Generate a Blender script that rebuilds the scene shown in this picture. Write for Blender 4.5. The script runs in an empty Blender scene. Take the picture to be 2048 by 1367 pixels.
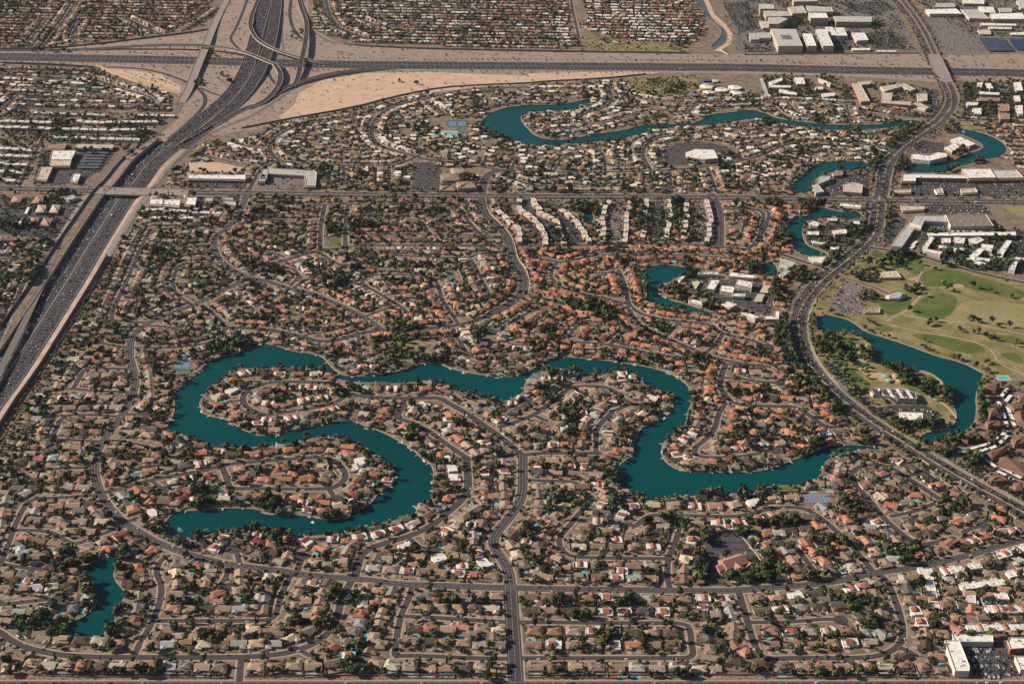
import bpy, math, random
import numpy as np
from mathutils import Vector, Matrix
from mathutils.geometry import delaunay_2d_cdt
random.seed(7); rnd = random.Random(11)
R = math.radians
scene = bpy.context.scene
COL = scene.collection
# ---------------------------------------------------------------- camera
W0, H0 = 2048.0, 1367.0
FPX = 3256.0
CAMH = 1260.0
HAZE = 0.000006
PITCH, YAW, ROLL = R(26.64), R(1.9), R(1.5)
cam_d = bpy.data.cameras.new('camera'); cam = bpy.data.objects.new('camera', cam_d); COL.objects.link(cam)
cam_d.sensor_width = 36.0; cam_d.lens = FPX / W0 * 36.0
cam_d.clip_start = 5.0; cam_d.clip_end = 30000.0
CAMP = Vector((0, -3000, CAMH))
cam.matrix_world = Matrix.Translation(CAMP) @ Matrix.Rotation(-YAW, 4, 'Z') @ Matrix.Rotation(R(90) - PITCH, 4, 'X') @ Matrix.Rotation(ROLL, 4, 'Z')
scene.camera = cam
CM = cam.matrix_world.copy(); CI = CM.inverted()
# ---------------------------------------------------------------- light
SUN_AZ, SUN_EL = R(279), R(29)          # compass bearing the sun stands at, and its height
world = bpy.data.worlds.new('World'); scene.world = world; world.use_nodes = True
nt = world.node_tree; nt.nodes.clear()
bg = nt.nodes.new('ShaderNodeBackground'); sky = nt.nodes.new('ShaderNodeTexSky'); wo = nt.nodes.new('ShaderNodeOutputWorld')
sky.sky_type = 'NISHITA'; sky.sun_disc = False; sky.sun_elevation = SUN_EL; sky.sun_rotation = SUN_AZ
sky.altitude = 400; sky.dust_density = 1.5
nt.links.new(sky.outputs[0], bg.inputs[0]); nt.links.new(bg.outputs[0], wo.inputs[0]); bg.inputs[1].default_value = 0.05
sun_d = bpy.data.lights.new('sun', 'SUN'); sun_d.energy = 5.0; sun_d.angle = R(0.5); sun_d.color = (1.0, 0.90, 0.77)
sun = bpy.data.objects.new('sun', sun_d); COL.objects.link(sun)
sd = Vector((math.sin(SUN_AZ) * math.cos(SUN_EL), math.cos(SUN_AZ) * math.cos(SUN_EL), math.sin(SUN_EL)))
sun.rotation_euler = sd.to_track_quat('Z', 'Y').to_euler(); sun.location = (0, 0, 2000)
scene.view_settings.view_transform = 'Standard'; scene.view_settings.look = 'None'
scene.view_settings.exposure = 0.58; scene.view_settings.gamma = 1.0
scene.cycles.max_bounces = 5; scene.cycles.diffuse_bounces = 2; scene.cycles.volume_bounces = 0
# ---------------------------------------------------------------- photo point -> point on the ground (metres)
TX = dict(A=0, B=500, C=1000, D=1488); TY = {'0': 0, '1': 350, '2': 660, '3': 967}
ZS = 1914 / 560.0
def G(x, y, h=0.0):
    d = CM.to_3x3() @ Vector(((x - W0 / 2) / FPX, -(y - H0 / 2) / FPX, -1.0))
    t = (h - CAMP.z) / d.z
    p = CAMP + d * t
    return (p.x, p.y)
def PX(x, y, z=0.0):
    p = CI @ Vector((x, y, z))
    return (W0 / 2 + FPX * p.x / -p.z, H0 / 2 - FPX * p.y / -p.z)
def PTS(s, h=0.0):
    t = 'P'; out = []
    for k in s.split():
        if k[0] in 'ABCDP': t = k; continue
        x, y = map(float, k.split(','))
        if t != 'P': x = TX[t[0]] + x / ZS; y = TY[t[1]] + y / ZS
        out.append(G(x, y, h))
    return out
def inpoly(x, y, P):
    c = False; j = len(P) - 1
    for i in range(len(P)):
        xi, yi = P[i]; xj, yj = P[j]
        if (yi > y) != (yj > y) and x < (xj - xi) * (y - yi) / (yj - yi) + xi: c = not c
        j = i
    return c
def inframe(x, y, m=0):
    a, b = PX(x, y); return -m < a < W0 + m and -m < b < H0 + m
def smooth(P, n=2, closed=False):
    for _ in range(n):
        Q = [] if closed else [P[0]]
        m = len(P)
        for i in range(m if closed else m - 1):
            a, b = P[i], P[(i + 1) % m]
            Q.append((a[0] * .75 + b[0] * .25, a[1] * .75 + b[1] * .25)); Q.append((a[0] * .25 + b[0] * .75, a[1] * .25 + b[1] * .75))
        if not closed: Q.append(P[-1])
        P = Q
    return P
def clean(P):
    ch = True
    while ch and len(P) > 2:
        ch = False
        for i in range(1, len(P) - 1):
            a, b, c = P[i - 1], P[i], P[i + 1]
            u = (b[0] - a[0], b[1] - a[1]); v = (c[0] - b[0], c[1] - b[1]); lu = math.hypot(*u); lv = math.hypot(*v)
            if lu < 2 or lv < 2 or (u[0] * v[0] + u[1] * v[1]) / (lu * lv) < -0.35:
                P = P[:i] + P[i + 1:]; ch = True; break
    return P
def plen(P): return sum(math.dist(P[i], P[i + 1]) for i in range(len(P) - 1))
def walk(P, s):
    for i in range(len(P) - 1):
        d = math.dist(P[i], P[i + 1])
        if s <= d or i == len(P) - 2:
            t = s / d if d else 0
            a, b = P[i], P[i + 1]
            return (a[0] + (b[0] - a[0]) * t, a[1] + (b[1] - a[1]) * t), ((b[0] - a[0]) / (d or 1), (b[1] - a[1]) / (d or 1))
        s -= d
def offset(P, o):
    Q = []
    for i in range(len(P)):
        a = P[max(i - 1, 0)]; b = P[i]; c = P[min(i + 1, len(P) - 1)]
        t1 = np.array(b) - np.array(a); t2 = np.array(c) - np.array(b)
        n1 = np.linalg.norm(t1); n2 = np.linalg.norm(t2)
        t1 = t1 / n1 if n1 > 1e-6 else None; t2 = t2 / n2 if n2 > 1e-6 else None
        if t1 is None and t2 is None: t1 = t2 = np.array((1.0, 0.0))
        if t1 is None: t1 = t2
        if t2 is None: t2 = t1
        t = t1 + t2; t = t / max(np.linalg.norm(t), 1e-6)
        k = 1 / max(0.5, float(np.dot(t, t1)))
        Q.append((b[0] - t[1] * o * k, b[1] + t[0] * o * k))
    return Q
# ---------------------------------------------------------------- materials
MAT = {}
def nodes(name, rough=0.8, spec=0.3):
    m = bpy.data.materials.new(name); m.use_nodes = True; t = m.node_tree; b = t.nodes['Principled BSDF']
    b.inputs['Roughness'].default_value = rough; b.inputs['Specular IOR Level'].default_value = spec
    MAT[name] = m; return m, t, b
def nd(t, ty, **kw):
    n = t.nodes.new(ty)
    for k, v in kw.items(): setattr(n, k, v)
    return n
def mixc(t, fac, a, b, mode='MIX'):
    n = nd(t, 'ShaderNodeMix', data_type='RGBA', blend_type=mode)
    for i, v in ((0, fac), (6, a), (7, b)):
        if isinstance(v, bpy.types.NodeSocket): t.links.new(v, n.inputs[i])
        else: n.inputs[i].default_value = v
    return n.outputs[2]
def geo_pos(t): return nd(t, 'ShaderNodeNewGeometry').outputs['Position']
def noise(t, scale, detail=3, vec=None):
    n = nd(t, 'ShaderNodeTexNoise'); n.inputs['Scale'].default_value = scale; n.inputs['Detail'].default_value = detail
    t.links.new(vec if vec else geo_pos(t), n.inputs['Vector']); return n.outputs['Fac']
def ramp(t, fac, stops, const=False):
    n = nd(t, 'ShaderNodeValToRGB'); cr = n.color_ramp
    if const: cr.interpolation = 'CONSTANT'
    while len(cr.elements) < len(stops): cr.elements.new(0.5)
    for e, (p, c) in zip(cr.elements, stops): e.position = p; e.color = (c[0], c[1], c[2], 1) if not isinstance(c, float) else (c, c, c, 1)
    t.links.new(fac, n.inputs[0]); return n.outputs[0]
def attr_mat(name, rough=0.85, spec=0.25, var=0.25, scale=0.6, bump=None):
    """takes its own colour from the mesh's 'col' attribute, broken up by noise of the weathering kind"""
    m, t, b = nodes(name, rough, spec)
    a = nd(t, 'ShaderNodeAttribute'); a.attribute_name = 'col'
    n1 = noise(t, scale, 4)
    r = ramp(t, n1, [(0.3, 1 - var), (0.7, 1 + var * .4)])
    t.links.new(mixc(t, 1.0, a.outputs['Color'], r, 'MULTIPLY'), b.inputs['Base Color'])
    if bump:
        w = nd(t, 'ShaderNodeTexWave'); w.inputs['Scale'].default_value = bump
        t.links.new(nd(t, 'ShaderNodeTexCoord').outputs['Object'], w.inputs['Vector'])
        bp = nd(t, 'ShaderNodeBump'); bp.inputs['Strength'].default_value = 0.3; bp.inputs['Distance'].default_value = 0.05
        t.links.new(w.outputs['Fac'], bp.inputs['Height']); t.links.new(bp.outputs[0], b.inputs['Normal'])
    return m
attr_mat('stucco_wall', 0.9, 0.2, 0.12)
attr_mat('roof_covering', 0.9, 0.15, 0.35, 0.9, 3.0)
attr_mat('flat_roof_coating', 0.8, 0.2, 0.22, 0.15)
attr_mat('paint', 0.5, 0.4, 0.1)
attr_mat('bark', 0.95, 0.1, 0.3, 3)
attr_mat('concrete', 0.9, 0.2, 0.2, 0.2)
attr_mat('block_masonry', 0.95, 0.1, 0.2, 0.4)
m, t, b = nodes('leaves', 0.75, 0.2)
a = nd(t, 'ShaderNodeAttribute'); a.attribute_name = 'col'
t.links.new(mixc(t, 1.0, a.outputs['Color'], ramp(t, noise(t, 0.9, 2), [(0.3, 0.6), (0.7, 1.35)]), 'MULTIPLY'), b.inputs['Base Color'])
m, t, b = nodes('car_paint', 0.3, 0.5); a = nd(t, 'ShaderNodeAttribute'); a.attribute_name = 'col'
t.links.new(a.outputs['Color'], b.inputs['Base Color']); b.inputs['Coat Weight'].default_value = 0.5
m, t, b = nodes('window_glass', 0.12, 0.6); b.inputs['Base Color'].default_value = (0.03, 0.035, 0.045, 1)
m, t, b = nodes('rubber', 0.9, 0.1); b.inputs['Base Color'].default_value = (0.02, 0.02, 0.02, 1)
m, t, b = nodes('solar_glass', 0.25, 0.5); b.inputs['Base Color'].default_value = (0.02, 0.03, 0.09, 1)
m, t, b = nodes('lake_water', 0.25, 0.08)
t.links.new(mixc(t, noise(t, 0.0028, 2), (0.0002, 0.030, 0.036, 1), (0.0003, 0.066, 0.067, 1)), b.inputs['Base Color'])
bp = nd(t, 'ShaderNodeBump'); bp.inputs['Strength'].default_value = 0.25; bp.inputs['Distance'].default_value = 0.1
t.links.new(noise(t, 1.2, 3), bp.inputs['Height']); t.links.new(bp.outputs[0], b.inputs['Normal'])
m, t, b = nodes('canal_water', 0.3, 0.4); b.inputs['Base Color'].default_value = (0.06, 0.085, 0.10, 1)
m, t, b = nodes('pool_water', 0.15, 0.4)
t.links.new(mixc(t, noise(t, 0.3, 2), (0.02, 0.30, 0.36, 1), (0.08, 0.52, 0.55, 1)), b.inputs['Base Color'])
def asphalt(name, c1, c2, sc=0.08):
    m, t, b = nodes(name, 0.9, 0.2)
    x = mixc(t, noise(t, sc, 5), (*c1, 1), (*c2, 1)); x = mixc(t, 0.35, x, ramp(t, noise(t, 0.9, 3), [(0.35, tuple(v * .6 for v in c1)), (0.7, tuple(v * 1.3 for v in c2))]))
    t.links.new(x, b.inputs['Base Color'])
asphalt('asphalt', (0.046, 0.042, 0.045), (0.068, 0.060, 0.061))
asphalt('freeway_asphalt', (0.034, 0.031, 0.037), (0.052, 0.046, 0.053), 0.03)
asphalt('old_asphalt', (0.13, 0.105, 0.10), (0.18, 0.15, 0.14), 0.03)
asphalt('pavement_concrete', (0.28, 0.20, 0.155), (0.39, 0.29, 0.23), 0.1)
asphalt('deck_concrete', (0.22, 0.185, 0.165), (0.30, 0.25, 0.22), 0.05)
m, t, b = nodes('marking_paint', 0.7, 0.2); b.inputs['Base Color'].default_value = (0.55, 0.53, 0.48, 1)
m, t, b = nodes('yellow_marking', 0.7, 0.2); b.inputs['Base Color'].default_value = (0.5, 0.33, 0.06, 1)
# ground of the housing area: plots of gravel, dust, lawn and paving, about one plot wide
m, t, b = nodes('yard_ground', 0.95, 0.1)
v = nd(t, 'ShaderNodeTexVoronoi'); v.inputs['Scale'].default_value = 0.085; t.links.new(geo_pos(t), v.inputs['Vector'])
sp = nd(t, 'ShaderNodeSeparateColor'); t.links.new(v.outputs['Color'], sp.inputs[0])
x = ramp(t, sp.outputs[0], [(0.0, (0.21, 0.145, 0.105)), (0.2, (0.15, 0.115, 0.085)), (0.38, (0.27, 0.20, 0.15)), (0.55, (0.20, 0.15, 0.12)), (0.68, (0.085, 0.085, 0.045)), (0.80, (0.30, 0.23, 0.18)), (0.9, (0.22, 0.125, 0.095))], True)
x = mixc(t, ramp(t, noise(t, 0.25, 4), [(0.45, 0.0), (0.62, 0.8)]), x, (0.19, 0.14, 0.105, 1))
x = mixc(t, ramp(t, noise(t, 0.16, 3, None), [(0.56, 0.0), (0.60, 0.85)]), x, (0.075, 0.082, 0.035, 1))
x = mixc(t, 0.35, x, ramp(t, noise(t, 1.1, 4), [(0.3, (0.06, 0.045, 0.035)), (0.7, (0.30, 0.215, 0.165))]))
t.links.new(x, b.inputs['Base Color'])
m, t, b = nodes('desert_gravel', 0.95, 0.1)
x = mixc(t, noise(t, 0.012, 5), (0.25, 0.18, 0.148, 1), (0.33, 0.25, 0.205, 1))
x = mixc(t, ramp(t, noise(t, 0.05, 6), [(0.48, 0.0), (0.66, 0.75)]), x, (0.20, 0.145, 0.115, 1)); t.links.new(x, b.inputs['Base Color'])
m, t, b = nodes('bare_dirt', 0.95, 0.1)
x = mixc(t, noise(t, 0.02, 6), (0.44, 0.29, 0.19, 1), (0.56, 0.40, 0.29, 1))
x = mixc(t, ramp(t, noise(t, 0.05, 6), [(0.52, 0.0), (0.68, 0.5)]), x, (0.27, 0.19, 0.14, 1)); t.links.new(x, b.inputs['Base Color'])
m, t, b = nodes('red_gravel', 0.95, 0.1)
x = mixc(t, noise(t, 0.15, 5), (0.22, 0.115, 0.095, 1), (0.32, 0.18, 0.15, 1)); t.links.new(x, b.inputs['Base Color'])
def turf(name, a, c, d, sc):
    m, t, b = nodes(name, 0.95, 0.1)
    x = mixc(t, ramp(t, noise(t, sc, 5), [(0.4, 0.0), (0.6, 1.0)]), (*a, 1), (*c, 1)); x = mixc(t, ramp(t, noise(t, sc * 5, 4), [(0.45, 0.0), (0.75, 0.7)]), x, (*d, 1))
    t.links.new(x, b.inputs['Base Color'])
turf('rough_turf', (0.17, 0.145, 0.055), (0.26, 0.21, 0.11), (0.095, 0.10, 0.038), 0.03)
turf('dry_turf', (0.23, 0.20, 0.085), (0.27, 0.22, 0.11), (0.17, 0.16, 0.06), 0.02)
turf('green_turf', (0.070, 0.108, 0.028), (0.13, 0.135, 0.045), (0.055, 0.072, 0.026), 0.03)
turf('sand', (0.36, 0.26, 0.15), (0.42, 0.31, 0.19), (0.3, 0.2, 0.12), 0.05)
m, t, b = nodes('court_blue', 0.8, 0.2); b.inputs['Base Color'].default_value = (0.10, 0.17, 0.28, 1)
m, t, b = nodes('court_green', 0.8, 0.2); b.inputs['Base Color'].default_value = (0.04, 0.12, 0.10, 1)
m, t, b = nodes('court_red', 0.8, 0.2); b.inputs['Base Color'].default_value = (0.26, 0.16, 0.13, 1)
m, t, b = nodes('white_spray', 0.8, 0.2); b.inputs['Base Color'].default_value = (0.8, 0.85, 0.85, 1)
# ---------------------------------------------------------------- mesh builder
class MB:
    def __init__(s): s.v = []; s.f = []; s.c = []; s.m = []
    def add(s, V, F, col=(1, 1, 1), mi=0):
        o = len(s.v); s.v += V
        for f in F: s.f.append(tuple(o + i for i in f)); s.c.append(col); s.m.append(mi)
    def box(s, x0, x1, y0, y1, z0, z1, col=(1, 1, 1), mi=0, bottom=False):
        V = [(x0, y0, z0), (x1, y0, z0), (x1, y1, z0), (x0, y1, z0), (x0, y0, z1), (x1, y0, z1), (x1, y1, z1), (x0, y1, z1)]
        F = [(4, 5, 6, 7), (0, 1, 5, 4), (1, 2, 6, 5), (2, 3, 7, 6), (3, 0, 4, 7)]
        if bottom: F.append((3, 2, 1, 0))
        s.add(V, F, col, mi)
    def gable(s, x0, x1, y0, y1, z, p, axis, col, o=0.6, hip=False, mi=0):
        """closed roof over a rectangle, ridge along axis"""
        x0 -= o; x1 += o; y0 -= o; y1 += o
        t = 0.22
        V = [(x0, y0, z - t), (x1, y0, z - t), (x1, y1, z - t), (x0, y1, z - t), (x0, y0, z), (x1, y0, z), (x1, y1, z), (x0, y1, z)]
        if axis == 'x':
            h = (y1 - y0) / 2 * p; e = (y1 - y0) / 2 * (1 if hip else 0); ym = (y0 + y1) / 2
            e = min(e, (x1 - x0) / 2 - 0.2)
            V += [(x0 + e, ym, z + h), (x1 - e, ym, z + h)]; F = [(4, 5, 9, 8), (6, 7, 8, 9), (5, 6, 9), (7, 4, 8)]
        else:
            h = (x1 - x0) / 2 * p; e = (x1 - x0) / 2 * (1 if hip else 0); xm = (x0 + x1) / 2
            e = min(e, (y1 - y0) / 2 - 0.2)
            V += [(xm, y0 + e, z + h), (xm, y1 - e, z + h)]; F = [(5, 6, 9, 8), (7, 4, 8, 9), (4, 5, 8), (6, 7, 9)]
        F += [(0, 1, 5, 4), (1, 2, 6, 5), (2, 3, 7, 6), (3, 0, 4, 7), (3, 2, 1, 0)]
        s.add(V, F, col, mi)
        return h
    def prism(s, P, z0, z1, col=(1, 1, 1), mi=0, side=None, smi=None):
        n = len(P)
        a = sum(P[i][0] * P[(i + 1) % n][1] - P[(i + 1) % n][0] * P[i][1] for i in range(n))
        if a < 0: P = P[::-1]
        V = [(x, y, z0) for x, y in P] + [(x, y, z1) for x, y in P]
        s.add(V, [tuple(range(n, 2 * n))], col, mi)
        s.add(V, [(i, (i + 1) % n, n + (i + 1) % n, n + i) for i in range(n)], side or col, mi if smi is None else smi)
    def wall(s, P, z0, z1, th, col, mi=0):
        for a, b in zip(P[:-1], P[1:]):
            d = math.dist(a, b)
            if d < 0.05: continue
            nx, ny = -(b[1] - a[1]) / d * th / 2, (b[0] - a[0]) / d * th / 2
            V = [(a[0] - nx, a[1] - ny), (b[0] - nx, b[1] - ny), (b[0] + nx, b[1] + ny), (a[0] + nx, a[1] + ny)]
            s.add([(x, y, z0) for x, y in V] + [(x, y, z1) for x, y in V], [(4, 5, 6, 7), (0, 1, 5, 4), (1, 2, 6, 5), (2, 3, 7, 6), (3, 0, 4, 7)], col, mi)
    def cyl(s, x, y, r0, r1, z0, z1, n=6, col=(1, 1, 1), mi=0, dx=0, dy=0):
        V = [(x + r0 * math.cos(2 * math.pi * i / n), y + r0 * math.sin(2 * math.pi * i / n), z0) for i in range(n)] + \
            [(x + dx + r1 * math.cos(2 * math.pi * i / n), y + dy + r1 * math.sin(2 * math.pi * i / n), z1) for i in range(n)]
        s.add(V, [(i, (i + 1) % n, n + (i + 1) % n, n + i) for i in range(n)] + [tuple(range(n, 2 * n))], col, mi)
    def merge(s, o, x=0, y=0, z=0, rz=0, sc=1.0, mimap=None):
        c, n = math.cos(rz) * sc, math.sin(rz) * sc
        k = len(s.v)
        s.v += [(x + a * c - b * n, y + a * n + b * c, z + h * sc) for a, b, h in o.v]
        s.f += [tuple(k + i for i in f) for f in o.f]; s.c += o.c; s.m += [mimap[i] for i in o.m] if mimap else o.m
    def build(s, name, mats, parent=None, loc=None, rz=0):
        me = bpy.data.meshes.new(name)
        nv = len(s.v); nf = len(s.f)
        ls = np.array([len(f) for f in s.f], dtype=np.int32)
        me.vertices.add(nv); me.vertices.foreach_set('co', np.array(s.v, dtype=np.float32).ravel())
        li = np.fromiter((i for f in s.f for i in f), dtype=np.int32)
        me.loops.add(len(li)); me.loops.foreach_set('vertex_index', li)
        me.polygons.add(nf); st = np.concatenate(([0], np.cumsum(ls)[:-1])).astype(np.int32)
        me.polygons.foreach_set('loop_start', st)
        if not isinstance(mats, (list, tuple)): mats = [mats]
        for q in mats: me.materials.append(MAT[q])
        me.polygons.foreach_set('material_index', np.array(s.m, dtype=np.int32))
        me.polygons.foreach_set('use_smooth', np.zeros(nf, dtype=bool))
        me.update(calc_edges=True)
        at = me.attributes.new('col', 'FLOAT_COLOR', 'FACE')
        cc = np.ones((nf, 4), dtype=np.float32); cc[:, :3] = np.array(s.c, dtype=np.float32).reshape(nf, -1)[:, :3]
        at.data.foreach_set('color', cc.ravel())
        return link(name, me, parent, loc, rz)
def link(name, me, parent=None, loc=None, rz=0):
    o = bpy.data.objects.new(name, me); COL.objects.link(o)
    if parent: o.parent = parent
    if loc: o.location = loc
    o.rotation_euler[2] = rz
    return o
def tag(o, label=None, cat=None, group=None, kind=None):
    if label: o['label'] = label
    if cat: o['category'] = cat
    if group: o['group'] = group
    if kind: o['kind'] = kind
    return o
def empty(name, loc, rz, label, cat, group=None):
    o = bpy.data.objects.new(name, None); COL.objects.link(o); o.location = loc; o.rotation_euler[2] = rz
    return tag(o, label, cat, group)
ORD = ['first', 'second', 'third', 'fourth', 'fifth', 'sixth', 'seventh', 'eighth', 'ninth', 'tenth', 'eleventh', 'twelfth', 'thirteenth', 'fourteenth', 'fifteenth', 'sixteenth', 'seventeenth', 'eighteenth', 'nineteenth']
TENS = {2: 'twenty', 3: 'thirty', 4: 'forty', 5: 'fifty', 6: 'sixty', 7: 'seventy', 8: 'eighty', 9: 'ninety'}
def ordw(n):
    if n < 20: return ORD[n - 1]
    t, u = divmod(n, 10)
    if t > 9: return 'hundred and ' + ordw(n - 100) if n > 100 else 'hundredth'
    return TENS[t][:-1] + 'ieth' if u == 0 else TENS[t] + '-' + ORD[u - 1]
def jit(c, a=0.12, r=rnd):
    k = 1 + r.uniform(-a, a); return tuple(max(0.004, v * k * (1 + r.uniform(-a * .25, a * .25))) for v in c)
# ================================================================ the plan of the place, read off the photograph
LAKES = {
 'winding lake': "A3 1095,310 1150,370 1240,405 1330,370 1440,345 1600,325 B3 130,320 300,360 450,355 700,330 900,270 1040,235 1150,190 1120,150 1230,130 1250,0 B2 1255,930 1180,880 1100,800 1030,760 900,690 800,660 720,620 640,615 560,625 400,660 240,690 190,720 0,720 A2 1800,715 1680,690 1600,640 1560,610 1400,580 1370,530 1360,490 1400,440 1440,400 1520,330 1560,300 1620,260 B2 40,262 160,260 300,255 480,270 600,334 700,356 850,358 1000,366 1150,350 1300,360 1480,420 1560,450 1700,490 1760,480 1870,450 C2 0,500 160,440 170,350 240,290 400,265 540,300 680,290 860,270 960,320 1000,390 1130,430 1190,470 1180,550 1110,610 980,650 940,710 910,790 920,850 850,890 790,950 790,1040 830,1090 900,1130 1100,1150 1350,1130 1450,1110 1600,1110 1700,1130 1800,1070 1900,1065 D2 190,1060 350,1060 480,1040 530,990 540,920 600,860 700,830 850,815 930,818 935,795 850,790 720,780 560,790 440,850 350,880 180,950 60,965 C2 1700,970 1400,970 1230,960 1130,900 1100,840 1110,770 1160,730 1230,690 1270,640 1280,560 1310,490 1315,420 1260,350 1160,290 1020,250 800,215 600,195 420,180 360,185 260,240 180,290 60,320 B2 1800,320 1600,310 1450,280 1370,260 1290,225 1180,225 1060,270 900,300 760,315 640,310 580,276 530,220 490,175 400,155 300,145 180,105 80,85 0,90 A2 1700,85 1640,160 1500,180 1440,200 1400,240 1340,300 1300,330 1230,390 1180,440 1200,520 1180,600 1140,650 1150,700 1250,720 1340,740 1400,790 1450,800 1700,800 1880,790 B2 150,780 330,775 440,730 560,730 680,745 800,820 860,870 960,920 1000,980 980,1050 880,1110 830,1180 780,1210 680,1250 B3 600,245 480,240 400,215 220,210 120,210 60,185 A3 1850,190 1700,165 1500,165 1300,185 1240,180 1180,200 1130,260",
 'corner lake': "A3 30,960 100,948 250,950 400,960 500,940 600,890 660,820 670,770 600,690 560,620 560,570 640,530 760,490 870,450 925,410 940,420 900,450 820,490 790,560 770,640 860,740 830,830 790,880 780,960 720,1000 700,1040 600,1050 520,1050 400,980 200,990 60,1000",
 'golf lake': "D1 490,990 500,965 580,955 700,980 770,1020 830,1070 1000,1120 1200,1190 1330,1240 1500,1280 1650,1360 D2 1640,290 1610,370 1580,450 1590,550 1570,640 1500,700 1400,730 1260,775 1190,750 1230,700 1390,680 1440,640 1460,590 1430,500 1400,400 1330,320 1200,270 1050,240 920,240 880,200 885,110 800,40 D1 700,1070 560,1080 510,1050",
 'north lake': "B0 1890,720 1760,730 1640,770 1580,830 1590,870 1680,920 1780,960 1880,990 C0 330,1000 500,985 650,970 850,950 900,930 1000,905 1100,880 1280,870 1400,855 1500,850 1650,820 1780,810 1880,830 D0 120,820 230,850 400,865 500,880 600,890 950,885 1050,865 1200,855 1230,830 1150,820 1050,825 950,850 700,855 560,850 400,830 230,810 130,760 0,750 C0 1700,750 1600,765 1440,780 1350,835 1280,845 1100,850 950,855 850,890 700,910 500,945 400,960 250,935 180,870 135,810 160,780 260,760 500,755 560,720 640,690 600,670 540,690 430,715 200,715 80,725",
 'east lake': "D0 1440,880 1500,880 1620,900 1740,950 1800,1000 1790,1050 1700,1090 1600,1085 1560,1120 1430,1145 1400,1180 1250,1180 1080,1180 1090,1150 1160,1120 1400,1110 1500,1060 1640,1020 1625,975 1500,925 1460,905",
 'avenue lake': "D0 860,1105 700,1100 560,1105 470,1130 400,1200 320,1260 320,1300 400,1320 445,1315 455,1260 510,1205 600,1175 780,1160 850,1150",
 'office lake': "D1 810,250 700,255 600,235 540,215 450,220 450,280 320,300 290,340 290,400 340,440 330,500 380,530 440,555 590,550 540,520 430,480 400,420 400,350 440,315 560,290 700,295 790,305",
 'bay lake': "C1 970,640 1050,615 1200,615 1310,640 1320,655 1240,690 1160,730 1080,770 1080,810 1150,850 1280,880 1420,930 1500,945 1400,950 1250,920 1100,895 1040,890 1010,850 1000,750 980,690",
 'small lake': "D1 110,680 120,610 150,590 210,595 235,660 210,690",
 'condo pond': "C1 620,240 645,290 620,340 560,310 570,260"}
CANAL = "C0 1310,-30 1385,-30 1440,110 1490,160 1540,190 1560,250 1540,300 1470,330 1430,325 1490,270 1520,230 1500,190 1450,150 1400,100"
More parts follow.
